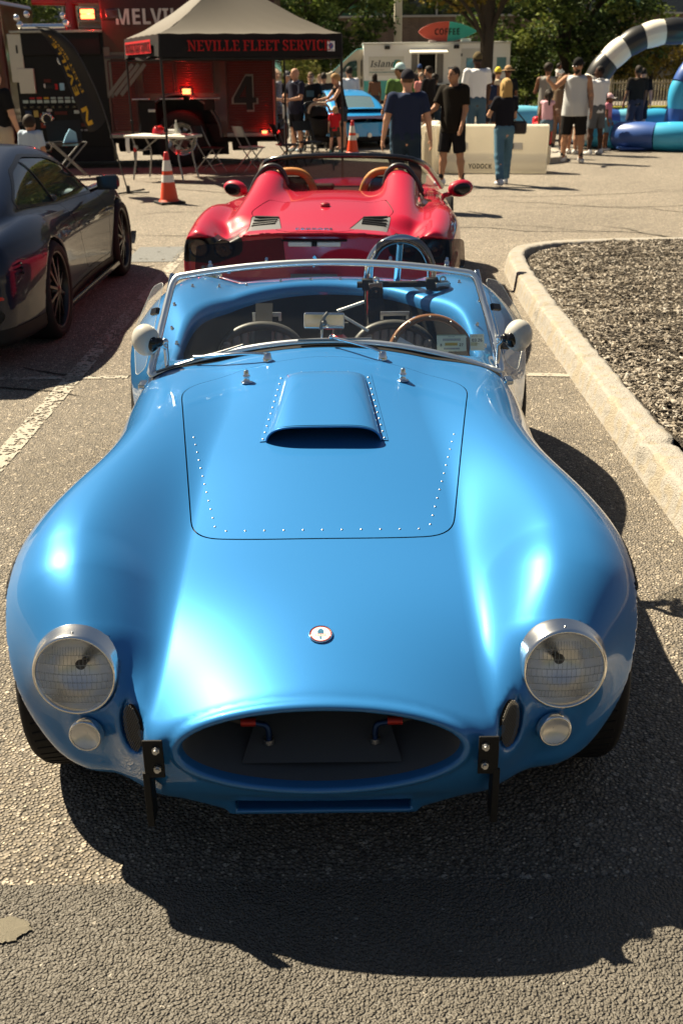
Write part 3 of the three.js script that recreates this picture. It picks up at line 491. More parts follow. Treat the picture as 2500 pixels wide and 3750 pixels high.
  {
    const botY = x => 0.875 - 0.27 * x * x, topYy = x => 1.135 - 0.15 * x * x;
    const loop = []; for (let i = 0; i <= 24; i++) { const x = lerp(-0.648, 0.648, i / 24); loop.push([x, botY(x)]); }
    const tl = []; for (let i = 0; i <= 24; i++) { const x = lerp(0.563, -0.563, i / 24); tl.push([x, topYy(x)]); }
    const poly = roundPoly([...loop.map((p, i) => [...p, i % 24 ? 0.01 : 0.012]), ...tl.map((p, i) => [...p, i % 24 ? 0.01 : 0.05])], 0.01, 5);
    const ring = poly.filter((p, i) => i === 0 || Math.hypot(p[0] - poly[i - 1][0], p[1] - poly[i - 1][1]) > 0.004).map(p => wsP(p[0], p[1]));
    const ws = part('windscreen_frame', [tube(ring, 0.0135, 260, true, 8), tube(ring.map(p => p.clone().add(V(0, 0.003, 0.006))), 0.006, 260, true, 6)], M(0.85, 0.90, 0.93, 0.34, 1), car);
    part('windscreen_glass', grid(24, 10, (u, v) => { const a = u * 2 - 1, xb = 0.643 * a, xt = 0.557 * a, x = lerp(xb, xt, v), y = lerp(botY(xb), topYy(xt), v); const p = wsP(x, y); return [p.x, p.y, p.z]; }), M(0.93, 0.96, 0.94, 0.02, 0, { transmission: 0.965, ior: 1.55, thickness: 0 }), ws);
    part('windscreen_seal', grid(40, 4, (u, v) => { const x = lerp(-0.64, 0.64, u), p = wsP(x, botY(x) - 0.002), s = -p.z - 0.002 - 0.03 * v; const y = v > 0.7 ? topAt(x, s) + 0.002 : lerp(p.y, topAt(x, s) + 0.004, v / 0.75); return [x, y, -s]; }), Object.assign(rubber.clone(), { side: THREE.DoubleSide }), ws);
    for (const k of [-1, 1]) { part('windscreen_post', [rod(wsP(k * 0.652, 0.70), wsP(k * 0.566, 1.10), 0.010, 10), box(0.03, 0.02, 0.06, k * 0.672, 0.735, -1.76, 0.006)], M(0.55, 0.6, 0.64, 0.15, 1), ws);
      // clear wind wing beside the post
      const WP = [[0.664, 0.79, 1.79], [0.598, 1.075, 1.95], [0.665, 1.055, 2.0], [k < 0 ? 0.715 : 0.745, 0.92, 2.0], [k < 0 ? 0.73 : 0.76, 0.86, 1.97], [0.705, 0.745, 1.83]].map(q => V(k * q[0], q[1], -q[2])), o = new THREE.Group(); o.name = 'wind_wing'; car.add(o);
      const og = WP[0], ux = WP[1].clone().sub(og).normalize(), nz = ux.clone().cross(WP[3].clone().sub(og)).normalize(), vx = nz.clone().cross(ux), P2 = roundPoly(WP.map(q => { const d = q.clone().sub(og); return [d.dot(ux), d.dot(vx)]; }), 0.025);
      const toW = g => g.applyMatrix4(new THREE.Matrix4().makeBasis(ux, vx, nz).setPosition(og));
      part('wing_pane', toW(new THREE.ShapeGeometry(shapeOf(P2))), M(0.9, 0.92, 0.9, 0.08, 0, { transmission: 0.94, ior: 1.6, thickness: 0 }), o);
      part('wing_edge_glint', toW(tube(P2.filter((q, i) => !i || Math.hypot(q[0] - P2[i - 1][0], q[1] - P2[i - 1][1]) > 0.003).map(q => [q[0], q[1], 0]), 0.0012, 90, true, 5)), M(0.75, 0.76, 0.74, 0.2, 0, { transmission: 0.4, thickness: 0 }), o);  // pale tube round the pane, coloured as light caught in the acrylic edge
      for (const [a, b] of [[0.07, 0.02], [0.22, 0.02]]) part('wing_clamp', toW(box(0.026, 0.05, 0.016, a, (k > 0 ? 1 : 1) * b, 0, 0.004)), blackGloss, o);
      // side mirror
      const mp = V(k > 0 ? 0.70 : -0.65, 0.895, -1.79), sm = new THREE.Group(); sm.name = 'side_mirror'; sm.position.copy(mp); car.add(sm);
      part('mirror_shell', T(new THREE.SphereGeometry(0.057, 32, 22), [k * 0.004, 0, 0], [0, k * 0.35, 0], [0.92, 1.03, 0.8]), M(0.52, 0.50, 0.45, 0.3, 0, { clearcoat: 0.6 }), sm);
      part('mirror_joint', [T(new THREE.SphereGeometry(0.026, 20, 14), [-k * 0.022, -0.008, 0.026], [0, k * 0.5, 0], [1, 1.15, 0.8]), sph(0.018, -k * 0.046, -0.004, 0.022)], blackGloss, sm);
      part('mirror_arm', [rod([-k * 0.048, -0.006, 0.018], [-k * 0.07, -0.03, 0.01], 0.008, 10), box(0.016, 0.10, 0.022, -k * 0.068, -0.055, 0.004, 0.005), sph(0.013, -k * 0.068, -0.004, 0.014)], chrome, sm);
      part('joint_screws', Array.from({ length: 5 }, (_, i) => sph(0.0022, -k * 0.022 + Math.cos(i * 1.256) * 0.017 + k * 0.002, -0.008 + Math.sin(i * 1.256) * 0.019, 0.0415)), alu, sm);
      // smoked sun visor clipped above the frame
      const vs = T(ext(roundPoly([[-0.17, -0.025], [0.17, -0.025], [0.165, 0.085], [-0.16, 0.075]], 0.018), 0.004), [0, 0, 0]);
      const vo = new THREE.Group(); vo.name = 'sun_visor'; vo.position.set(k * 0.335 + 0.02, 1.135, -1.995); vo.rotation.set(-0.55, 0, k > 0 ? -0.03 : 0.05); car.add(vo);
      part('visor_pane', vs, M(0.5, 0.47, 0.45, 0.03, 0, { transmission: 1, ior: 1.4, thickness: 0 }), vo);
      for (const q of [-0.11, 0.1]) part('visor_clip', [box(0.018, 0.02, 0.022, q, -0.014, 0.006, 0.004), cyl(0.006, 0.006, 0.016, q, -0.002, 0.016, [PI / 2, 0, 0])], chrome, vo);
    }
    // stickers on the inside of the glass, at the driver's lower corner
    const stick = (w, h, cx, cy, name, draw) => { const tx = ctex(256, Math.round(256 * h / w), draw), p = wsP(cx, cy); const g = new THREE.PlaneGeometry(w, h); const m = part(name, T(g, [p.x, p.y, p.z - 0.004], [-R(31), 0, 0]), new THREE.MeshPhysicalMaterial({ map: tx, roughness: 0.6, side: THREE.DoubleSide }), ws); return m; };
    stick(0.108, 0.064, 0.465, 0.862, 'registration_sticker', (c, w, h) => { c.fillStyle = '#dfe3cf'; c.fillRect(0, 0, w, h); c.fillStyle = '#8a9a86'; c.fillRect(0, 0, w, 10); c.font = '12px sans-serif'; c.fillStyle = '#556'; c.textAlign = 'center'; c.fillText('NEW YORK', w / 2, 24); for (let i = 0; i < 60; i++) { c.fillStyle = i * 7 % 3 ? '#667' : '#dfe3cf'; c.fillRect(50 + i * 2.6, 36, 2, 22); } c.fillStyle = '#222'; c.font = 'bold 34px sans-serif'; c.fillText('8', 36, 106); c.fillText('27', 212, 106); c.fillStyle = '#c9a94a'; c.fillRect(70, 74, 110, 26); c.fillStyle = '#667'; for (let i = 0; i < 50; i++) c.fillRect(60 + i * 2.8, 120, 1.6, 16); });
    stick(0.052, 0.062, 0.560, 0.862, 'inspection_sticker', (c, w, h) => { c.fillStyle = '#e4e4d4'; c.fillRect(0, 0, w, h); c.fillStyle = '#c9c39a'; c.fillRect(10, 150, 120, 70); c.fillStyle = '#333'; c.textAlign = 'center'; c.font = '26px sans-serif'; c.fillText('NEW YORK STATE', w / 2, 44, 220); c.font = 'bold 78px sans-serif'; c.fillText('03 26', w / 2, 140, 210); c.font = '24px sans-serif'; c.fillText('SAFETY', w / 2, 190); });
  }
  { // wipers
    for (const [px, sg, bx0, bx1] of [[-0.205, -1, -0.62, -0.30], [0.205, -1, -0.10, 0.17]]) {
      const s = 1.68, y = topAt(px, s), w = part('wiper', [lat([[0.001, 0.03], [0.012, 0.028], [0.014, 0.012], [0.017, 0.01], [0.017, 0]], 16, px, y, -s)], chrome, car);
      const b0 = wsP(bx0, 0.875 - 0.27 * bx0 * bx0 + 0.013), b1 = wsP(bx1, 0.875 - 0.27 * bx1 * bx1 + 0.02); b0.z += 0.022; b1.z += 0.022;
      const mid = b0.clone().lerp(b1, 0.45).add(V(0, 0.012, 0.012));
      part('wiper_arm', [tube([V(px, y + 0.024, -s), V(lerp(px, mid.x, 0.3), lerp(y, mid.y, 0.3) + 0.026, -s - 0.03 * 0.5), mid], 0.0052, 24), sph(0.009, mid.x, mid.y, mid.z)], chrome, w);
      part('wiper_blade', [rod(b0, b1, 0.0045, 6), rod(b0.clone().add(V(0, -0.008, -0.01)), b1.clone().add(V(0, -0.008, -0.01)), 0.0035, 6)], M(0.35, 0.35, 0.35, 0.3, 1), w);
    }
  }
  { // cockpit
    const leather = M(0.19, 0.18, 0.17, 0.45), tan = M(0.25, 0.22, 0.18, 0.6);
    part('dashboard', [box(1.1, 0.16, 0.03, 0, 0.68, -1.925, 0.01), box(1.12, 0.03, 0.06, 0, 0.77, -1.90, 0.012)], clothM, car);
    for (const k of [-1, 1]) {
      const st = new THREE.Group(); st.name = 'seat'; st.position.set(k * 0.29, 0.235, -2.42); car.add(st);
      const W = 0.40, bk = [];
      for (let i = 0; i < 9; i++) { const a = (i - 4) / 4.5, x = a * W / 2 * 0.86, hgt = 0.40 - 0.07 * a * a; bk.push(box(W / 10.2, hgt, 0.05, x, 0.12 + hgt / 2, -0.10 - hgt * 0.12 + 0.05 * a * a, 0.016, [-0.24, 0, 0])); }
      part('backrest', bk, leather, st);
      part('backrest_roll', tube([[-W / 2, 0.1, -0.03], [-W / 2 - 0.005, 0.33, -0.1], [-W / 2 * 0.72, 0.47, -0.15], [-W / 2 * 0.3, 0.515, -0.165], [W / 2 * 0.3, 0.515, -0.165], [W / 2 * 0.72, 0.47, -0.15], [W / 2 + 0.005, 0.33, -0.1], [W / 2, 0.1, -0.03]], 0.02, 60), M(0.05, 0.048, 0.045, 0.45), st);
      part('cushion', box(W, 0.13, 0.42, 0, 0.07, 0.12, 0.05), leather, st);
    }
    part('cockpit_floor', box(1.15, 0.02, 0.85, 0, 0.292, -2.32), clothM, car);
    // lap belt over the passenger seat, anchor plates on the rear bulkhead
    part('seat_belt', [T(grid(2, 14, (u, v) => [(u - 0.5) * 0.075 - 0.01 * v, 0.86 - 0.2 * v - 0.05 * Math.sin(v * 3), -2.66 + 0.16 * Math.sin(v * 1.6)]), [-0.28, -0.02, 0])], Object.assign(M(0.05, 0.048, 0.045, 0.8), { side: THREE.DoubleSide }), car);
    for (const x of [-0.27, 0.30]) part('belt_anchor', [box(0.13, 0.02, 0.006, x, 0.79, -2.655 + (Math.abs(x) - 0.27) * 0.3, 0.003), box(0.014, 0.03, 0.006, x - 0.058, 0.776, -2.653), box(0.014, 0.03, 0.006, x + 0.058, 0.776, -2.653)], alu, car);
    const sw = new THREE.Group(); sw.name = 'steering_wheel'; sw.position.set(0.42, 0.715, -2.16); sw.rotation.set(0.95 - PI / 2 + 0.25, 0, 0); car.add(sw);
    part('wheel_rim', tor(0.165, 0.014, 0, 0, 0, undefined, 56), M(0.20, 0.085, 0.03, 0.3, 0, { clearcoat: 0.8 }), sw);
    part('wheel_spoke', [0, 2.094, -2.094].map(a => box(0.03, 0.155, 0.004, Math.sin(a) * 0.08, -Math.cos(a) * 0.08, -0.01, 0.001, [0, 0, a])), alu, sw);
    part('wheel_hub', cyl(0.035, 0.04, 0.03, 0, 0, -0.01, [PI / 2, 0, 0]), blackGloss, sw);
    part('wheel_rivets', Array.from({ length: 12 }, (_, i) => sph(0.004, Math.cos(i * 0.5236) * 0.165, Math.sin(i * 0.5236) * 0.165, 0.0125)), alu, sw);
    // rear-view mirror on its stalk, red extinguisher behind
    const rm = new THREE.Group(); rm.name = 'rear_view_mirror'; rm.position.set(-0.005, 0.922, -1.945); car.add(rm);
    part('mirror_stem', [rod([-0.012, -0.075, 0.01], [-0.006, 0.0, -0.005], 0.005), lat([[0.001, 0.012], [0.015, 0.01], [0.02, 0]], 16, -0.012, -0.082, 0.012)], chrome, rm);
    part('mirror_back', box(0.155, 0.062, 0.018, 0, 0, 0, 0.012, [-0.1, 0.05, -0.03]), chrome, rm);
    part('mirror_bracket', [tube([[-0.015, -0.03, 0.012], [0.0, 0.015, 0.016], [0.015, 0.035, 0.012]], 0.006, 16), sph(0.012, 0, -0.005, 0.016)], M(0.2, 0.2, 0.2, 0.4, 1), rm);
    part('hand_lever', [rod([0.05, 0.01, -0.12], [0.155, 0.045, -0.12], 0.006), rod([0.075, -0.012, -0.12], [0.17, -0.07, -0.12], 0.006)], M(0.7, 0.7, 0.68, 0.3, 0.6), car).position.copy(rm.position);
    const fe = part('fire_extinguisher', [lat([[0.001, 0.30], [0.02, 0.295], [0.045, 0.27], [0.052, 0.24], [0.052, 0.0], [0.001, 0.0]], 24, 0.045, 0.525, -2.16)], M(0.55, 0.015, 0.02, 0.3, 0, { clearcoat: 0.6 }), car);
    part('extinguisher_valve', [cyl(0.018, 0.022, 0.04, 0.045, 0.835, -2.16), box(0.07, 0.012, 0.02, 0.055, 0.86, -2.16)], dark, fe);
    // roll hoop, cross bar and hanging harness behind the driver
    const rb = part('roll_hoop', tube([[0.14, 0.70, -2.80], [0.14, 0.90, -2.80], [0.15, 0.99, -2.80], [0.20, 1.065, -2.80], [0.285, 1.092, -2.80], [0.37, 1.065, -2.80], [0.42, 0.99, -2.80], [0.43, 0.90, -2.80], [0.43, 0.70, -2.80]], 0.021, 80, false, 14), chrome, car);
    part('hoop_brace', [rod([0.285, 1.075, -2.82], [0.285, 0.80, -3.12], 0.017, 12)], chrome, rb);
    part('harness_bar', [rod([0.09, 0.895, -2.775], [0.50, 0.895, -2.775], 0.015, 12), box(0.055, 0.05, 0.05, 0.14, 0.895, -2.785), box(0.055, 0.05, 0.05, 0.43, 0.895, -2.785)], black, rb);
    for (const x of [0.175, 0.475]) part('harness_strap', [T(grid(3, 16, (u, v) => [x + (u - 0.5) * 0.07 * (1 - 0.15 * Math.sin(v * 9)), 0.905 - 0.24 * v, -2.752 + 0.07 * v + 0.014 * Math.sin(v * 16 + u * 2)])), lat([[0.006, 0.012], [0.03, 0.01], [0.034, 0], [0.03, -0.01], [0.006, -0.012]], 14, x, 0.87, -2.745, [PI / 2, 0, 0])], Object.assign(M(0.016, 0.015, 0.015, 0.7), { side: THREE.DoubleSide }), rb);
    for (const x of [0.175, 0.475]) part('harness_buckle', [box(0.062, 0.05, 0.006, x, 0.885, -2.738, 0.01, [0.1, 0, 0.1]), tor(0.012, 0.004, x, 0.92, -2.745)], M(0.6, 0.6, 0.58, 0.25, 1), rb);
    rb.position.x = 0.045;
  }
  { // studs on the rear deck, filler cap
    const L = []; for (const [x, s] of [[-0.6, 2.15], [-0.64, 2.32], [-0.66, 2.55], [-0.61, 2.78], [-0.5, 2.86], [-0.38, 2.93], [-0.22, 2.96], [-0.08, 2.97], [0.06, 2.97], [0.62, 2.3], [0.66, 2.55], [0.6, 2.8], [0.5, 2.9], [0.63, 2.12]]) { const y = topAt(x, s), n = normAt(x, y, -s); L.push(T(lat([[0.008, 0], [0.008, 0.003], [0.005, 0.005], [0.006, 0.012], [0.001, 0.014]], 10), [x, y, -s], [n.z * 0.8, 0, -n.x * 0.8])); } part('tonneau_studs', L, chrome, car, 'stuff');
    const y = topAt(-0.56, 3.12), f = part('filler_cap', [lat([[0.001, 0.035], [0.04, 0.033], [0.048, 0.022], [0.05, 0.0]], 28, -0.56, y, -3.12)], chrome, car);
    part('filler_lever', [box(0.13, 0.012, 0.022, -0.52, y + 0.045, -3.11, 0.005, [0, 0, -0.05]), box(0.02, 0.03, 0.06, -0.475, y + 0.035, -3.1, 0.006), box(0.02, 0.03, 0.03, -0.6, y + 0.035, -3.12, 0.006)], chrome, f);
  }
  // wheels
  for (const k of [-1, 1]) for (const [s, x, w, r] of [[0.60, 0.675, 0.22, 0.32], [2.87, 0.74, 0.32, 0.335]]) {
    const g = new THREE.Group(); g.name = 'wheel'; g.position.set(k * x, r, -s); car.add(g); const rt = [0, 0, PI / 2], h = w / 2;
    part('tyre', [lat([[0.2, -h * 0.8], [0.23, -h], [r - 0.05, -h], [r - 0.012, -h * 0.86], [r, -h * 0.7], [r, h * 0.7], [r - 0.012, h * 0.86], [r - 0.05, h], [0.23, h], [0.2, h * 0.8]], 48, 0, 0, 0, rt), ...Array.from({ length: 60 }, (_, i) => box(0.012, w * 0.4, 0.012, 0, 0, 0, 0.002).applyMatrix4(new THREE.Matrix4().makeRotationX(i * PI / 30).multiply(new THREE.Matrix4().makeTranslation(k * w * 0.12, 0, r - 0.0035)).multiply(new THREE.Matrix4().makeRotationZ(PI / 2 + 0.25))))], rubber, g);
    part('rim', [lat([[0.03, -0.02], [0.18, -0.03], [0.2, -h * 0.8], [0.205, h * 0.8], [0.19, 0.02], [0.03, 0.05]], 36, 0, 0, 0, [0, 0, -k * PI / 2])], alu, g);
  }
}
// ---------------------------------------------------------------- the red open sports car, seen from behind; s = metres forward of the tail lip
{
  const W = spl([[-0.1, 0.76], [0, 0.82], [0.25, 0.895], [0.6, 0.935], [0.95, 0.95], [1.6, 0.90], [2.3, 0.87], [3, 0.90], [3.5, 0.91], [4, 0.80], [4.3, 0.6]]);
  const yD = spl([[-0.1, 0.80], [0, 0.815], [0.2, 0.83], [0.6, 0.868], [1, 0.902], [1.35, 0.918], [2, 0.90], [2.6, 0.85], [3.0, 0.74], [3.6, 0.62], [4.1, 0.5], [4.3, 0.4]]);
  const yH = spl([[-0.1, 0.74], [0, 0.79], [0.25, 0.83], [0.6, 0.862], [0.95, 0.874], [1.4, 0.83], [2, 0.80], [2.6, 0.77], [3.2, 0.755], [3.7, 0.70], [4.1, 0.55], [4.3, 0.4]]);
  const xH = spl([[0, 0.77], [1, 0.795], [2, 0.75], [3, 0.70], [4.2, 0.55]]);
  const top = (ax, s) => { const d = ax - xH(s); return smax(yD(s) - 0.16 * ax * ax - 0.05 * ss((ax - 0.42) / 0.2) * ss((1.6 - s) / 0.5), yH(s) - (d > 0 ? 3.2 : 5.5) * d * d, 0.09); };
  const f = (x, y, z) => {
    const s = -z, ax = Math.abs(x), t = y - 0.55, w = W(s) - (t > 0 ? 0.55 * t * t : 0.12 * t * t);
    let d = smax((y - top(ax, s)) / 1.2, ax - w, 0.09);
    const lipEdge = 0.10 * ax * ax + 0.012, rear = y > 0.5 ? lipEdge + 0.075 * ss((0.80 - 0.045 * ax * ax - y) / 0.022) * ss((0.88 - ax) / 0.05) : lipEdge + 0.075 - 0.10 * ss((0.50 - y) / 0.1);
    d = smax(d, (rear - s) / 1.2, 0.028);
    d = smax(d, s - (4.3 - 0.5 * ax * ax), 0.2); d = smax(d, 0.16 - y, 0.05);
    // flying buttresses behind the seats
    if (s > 0.3 && s < 1.9) { const c = cap(ax, y, s, { x: 0.545, y: 0.77, z: 0.55 }, { x: 0.505, y: 0.935, z: 1.46 }, 0.07, 0.105), c2 = Math.max(cap(ax * 0.9 + 0.05, y, s, { x: 0.5, y: 0.80, z: 0.8 }, { x: 0.48, y: 0.985, z: 1.55 }, 0.05, 0.085), s - 1.55); d = smin(d, Math.max(c, s - 1.52), 0.17); d = smin(d, c2, 0.05); }
    if (s > 1.2 && s < 2.95) { const cut = smax(smax(smax(1.56 - s, s - 2.86 + 0.3 * ax * ax, 0.1), ax - 0.66, 0.1), 0.62 - y, 0.05); d = smax(d, -cut, 0.03); }
    for (const c of [0.98, 3.5]) if (Math.abs(s - c) < 0.5) d = smax(d, -Math.max(Math.hypot(s - c, y - 0.33) - 0.355, 0.55 - ax), 0.015);
    return d;
  };
  const topAt = (x, s) => { let y = 1.3; for (let k = 0; k < 80; k++) { const d = f(x, y, -s); if (Math.abs(d) < 3e-4) break; y -= d * 0.8; } return y; };
  const red = new THREE.MeshPhysicalMaterial({ color: new THREE.Color().setRGB(0.40, 0.0035, 0.028), roughness: 0.45, metalness: 0, specularIntensity: 0.35, clearcoat: 1, clearcoatRoughness: 0.03 });
  const car = thing('open_sports_car', 'glossy red open two seat sports car parked behind the blue roadster, seen from the rear', 'car', [-0.165, 0, -6.84], -R(5.5)); car.scale.x = 1.035;
  let shell = meshField(f, [-1.0, 0.12, -4.36], [1.0, 1.16, 0.12], 0.018, { newton: 3 });
  const cabin = (x, y, z) => (z > -1.5 || z < -2.95) ? 1 : Math.max(1.57 + z, -z - 2.86, Math.abs(x) - 0.675, y - topYIn(x, z)); const topYIn = (x, z) => top(Math.abs(x), -z) - 0.02 + (z > -1.62 ? 0.25 : 0);
  part('cockpit_lining', clip(shell, cabin), M(0.05, 0.012, 0.012, 0.6), car); shell = clip(shell, (...p) => -cabin(...p));
  const wells = (x, y, z) => { let d = 1; for (const c of [0.98, 3.5]) d = Math.min(d, Math.max(Math.hypot(-z - c, y - 0.33) - 0.36, Math.abs(x) - W(-z) + 0.04, 0.5 - Math.abs(x))); return d; };
  islands('wheel_well', clip(shell, wells), black, car); shell = clip(shell, (...p) => -wells(...p));
  const lampP = polyDist(roundPoly([[0.47, 0.775], [0.875, 0.745], [0.88, 0.60], [0.66, 0.585], [0.47, 0.66]], 0.04)), lampG = (x, y, z) => z < -0.3 ? 1 : lampP(Math.abs(x), y);
  islands('lamp_recess', clip(shell, lampG), M(0.012, 0.010, 0.011, 0.3), car); shell = clip(shell, (...p) => -lampG(...p));
  const diff = (x, y, z) => z < -0.4 ? 1 : Math.max(y - 0.40 - 0.06 * ss((Math.abs(x) - 0.3) / 0.3), Math.abs(x) - 0.78); part('diffuser', clip(shell, diff), M(0.02, 0.02, 0.02, 0.5), car); shell = clip(shell, (...p) => -diff(...p));
  // louvred grey panels on the engine deck
  const ventP = polyDist(roundPoly([[0.215, 0.13], [0.46, 0.17], [0.47, 0.50], [0.285, 0.52]], 0.025)), ventG = (x, y, z, nx, ny) => y < 0.7 || ny < 0.4 ? 1 : ventP(Math.abs(x), -z);
  const ventM = M(0.22, 0.22, 0.225, 0.35, 0.4);
  for (const k of [-1, 1]) {
    const v = part('deck_vent', push(clip(shell, (...p) => Math.max(ventG(...p) + 0.004, -k * p[0])), -0.003), ventM, car);
    for (let i = 0; i < 4; i++) { const s = 0.325 + i * 0.052, x0 = k * 0.285, x1 = k * (0.445), g = rod([x0, topAt(x0, s) + 0.001, -s], [x1, topAt(x1, s) + 0.001, -s - 0.01], 0.010, 8); part('louvre', T(g, [0, 0.0, 0]), M(0.012, 0.012, 0.012, 0.4), v); }
  }
  islands('deck_vent_gap', push(clip(clip(shell, (...p) => ventG(...p) - 0.01), (...p) => -ventG(...p) - 0.012), -0.01), black, car);
  shell = clip(shell, (...p) => -ventG(...p));
  // engine cover shut line
  const covP = polyDist(roundPoly([[-0.2, 0.03], [0.2, 0.03], [0.49, 0.55], [0.40, 0.98], [-0.40, 0.98], [-0.49, 0.55]], 0.08)), covG = (x, y, z, nx, ny) => ny < 0.3 || y < 0.72 ? 1 : covP(x, -z);
  part('engine_cover', clip(shell, (...p) => covG(...p) + 0.0028), red, car);
  part('cover_gap', push(clip(clip(shell, (...p) => covG(...p) - 0.008), (...p) => -covG(...p) - 0.008), -0.008), black, car);
  shell = clip(shell, (...p) => -covG(...p) + 0.0028);
  part('body', shell, red, car);
  for (const k of [-1, 1]) for (const x of [0.765, 0.595]) { const s = 0.10 * x * x + 0.075, l = new THREE.Group(); l.name = 'tail_lamp'; l.position.set(k * x, 0.69, -s + 0.005); l.rotation.x = 0.05; car.add(l); const rt = [PI / 2, 0, 0]; part('lamp_ring', lat([[0.052, 0], [0.064, 0], [0.066, 0.012], [0.062, 0.018], [0.054, 0.012]], 32, 0, 0, 0, rt), blackGloss, l); part('lamp_lens', lat([[0.001, 0.01], [0.03, 0.009], [0.054, 0.006]], 28, 0, 0, 0, rt), M(0.045, 0.012, 0.012, 0.08, 0, { clearcoat: 1 }), l); part('lamp_core', lat([[0.001, 0.016], [0.016, 0.014], [0.018, 0.01]], 20, 0, 0, 0, rt), M(0.14, 0.10, 0.09, 0.2, 0.7), l); }
  for (const k of [-1, 1]) part('reversing_lamp', box(0.155, 0.034, 0.02, k * 0.092, 0.728, -0.078, 0.008), M(0.62, 0.63, 0.64, 0.25), car);
  part('centre_camera', [box(0.03, 0.03, 0.03, 0, 0.73, -0.07), box(0.42, 0.012, 0.03, 0, 0.752, -0.072)], black, car);
  { // prancing emblem below, in bright metal
    const hpts = [[-0.01, -0.032], [0.0, -0.03], [0.004, -0.012], [0.012, -0.018], [0.02, -0.014], [0.013, -0.004], [0.016, 0.006], [0.026, 0.004], [0.028, 0.010], [0.014, 0.016], [0.008, 0.028], [0.002, 0.036], [-0.004, 0.03], [-0.012, 0.026], [-0.006, 0.02], [-0.008, 0.008], [-0.018, 0.002], [-0.026, 0.012], [-0.030, 0.008], [-0.02, -0.006], [-0.012, -0.008]];
    part('horse_emblem', T(ext(hpts, 0.006, 0.001), [0, 0.615, -0.072], [0.03, 0, 0], 1.15), chrome, car);
    const g = text('FERRARI', 0.03, 0.004, 'sans_bold', 0.235); T(g, [0, 0, 0], [-PI / 2 + 0.1, 0, 0]); T(g, [0, topAt(0, 0.075) + 0.003, -0.075]); part('script_letters', g, chrome, car);
  }
  part('number_plate', box(0.3, 0.15, 0.01, 0, 0.47, -0.01, 0.01), M(0.08, 0.08, 0.085, 0.4), car);
  part('roof_knob', lat([[0.001, 0.028], [0.02, 0.026], [0.033, 0.016], [0.035, 0.004], [0.032, 0]], 24, 0, topAt(0, 0.78), -0.78), Object.assign(red.clone(), { color: new THREE.Color().setRGB(0.25, 0.004, 0.012) }), car);
  // buttress end caps, screen, header, pillars
  for (const k of [-1, 1]) part('roll_hoop_cap', tube([[k * 0.37, 0.955, -1.555], [k * 0.40, 1.055, -1.55], [k * 0.46, 1.098, -1.545], [k * 0.53, 1.085, -1.545], [k * 0.60, 1.0, -1.54], [k * 0.655, 0.90, -1.55]], 0.02, 30), M(0.035, 0.035, 0.036, 0.35), car);
  const A = k => [[k * 0.80, 0.80, -2.9], [k * 0.745, 0.91, -2.62], [k * 0.67, 1.03, -2.28], [k * 0.60, 1.085, -2.1]];
  part('screen_frame', [tube([...A(-1), [-0.5, 1.112, -2.06], [-0.25, 1.132, -2.03], [0, 1.136, -2.02], [0.25, 1.132, -2.03], [0.5, 1.112, -2.06], ...A(1).reverse()], 0.024, 140)], M(0.01, 0.01, 0.011, 0.2, 0, { clearcoat: 1 }), car);
  part('header_panel', grid(20, 3, (u, v) => { const a = u * 2 - 1; return [a * 0.58, 1.142 - 0.03 * a * a - 0.01 * v, -2.02 - 0.05 * a * a * 0.6 - 0.11 * v]; }), M(0.02, 0.02, 0.02, 0.3), car);
  part('windscreen', grid(16, 8, (u, v) => { const a = u * 2 - 1; return [a * lerp(0.60, 0.79, v), lerp(1.12, 0.80, v) - 0.03 * a * a, -lerp(2.04, 3.0, v) + 0.12 * a * a]; }), M(0.55, 0.62, 0.58, 0.02, 0, { transmission: 1, ior: 1.5, thickness: 0 }), car);
  part('wind_deflector', grid(10, 4, (u, v) => [lerp(-0.36, 0.36, u), lerp(0.86, 1.0, v), -1.6]), M(0.7, 0.75, 0.72, 0.02, 0, { transmission: 1, ior: 1.45, thickness: 0 }), car);
  part('dashboard', [box(1.3, 0.12, 0.3, 0, 0.74, -2.75, 0.05), box(0.5, 0.05, 0.14, -0.36, 0.83, -2.62, 0.03)], M(0.05, 0.012, 0.012, 0.6), car);
  for (const k of [-1, 1]) {
    const st = new THREE.Group(); st.name = 'seat'; st.position.set(k * 0.37, 0.5, -1.86); car.add(st);
    part('backrest', box(0.42, 0.5, 0.09, 0, 0.18, 0, 0.04, [-0.2, 0, 0]), M(0.03, 0.02, 0.018, 0.5), st);
    part('headrest', box(0.25, 0.2, 0.09, 0, 0.4, 0.06, 0.04, [-0.15, 0, 0]), M(0.03, 0.02, 0.018, 0.5), st);
    part('headrest_trim', tube([[-0.2, 0.28, 0.06], [-0.155, 0.45, 0.08], [-0.08, 0.525, 0.085], [0.08, 0.525, 0.085], [0.155, 0.45, 0.08], [0.2, 0.28, 0.06]], 0.03, 30), M(0.42, 0.19, 0.06, 0.5), st);
    const m = new THREE.Group(); m.name = 'door_mirror'; m.position.set(k * 0.96, 0.82, -2.55); car.add(m);
    part('mirror_shell', T(new THREE.SphereGeometry(0.1, 20, 14, 0, 2 * PI, 0, PI), [0, 0, -0.02], [0, k * 0.3, k * 0.12], [1.1, 0.72, 0.62]), red, m);
    part('mirror_glass', T(new THREE.SphereGeometry(0.074, 20, 12), [k * 0.012, 0, 0.04], [0, k * 0.2, k * 0.12], [1.0, 0.68, 0.2]), M(0.03, 0.03, 0.035, 0.05, 0.6), m);
    part('mirror_arm', rod([-k * 0.16, -0.07, -0.03], [-k * 0.04, -0.03, -0.02], 0.022, 8), red, m);
    for (const [s, x] of [[0.98, 0.80], [3.5, 0.78]]) wheel(car, k, [k * x, 0.335, -s], 0.335, 0.27, M(0.08, 0.08, 0.085, 0.35, 0.8), 10);
  }
}
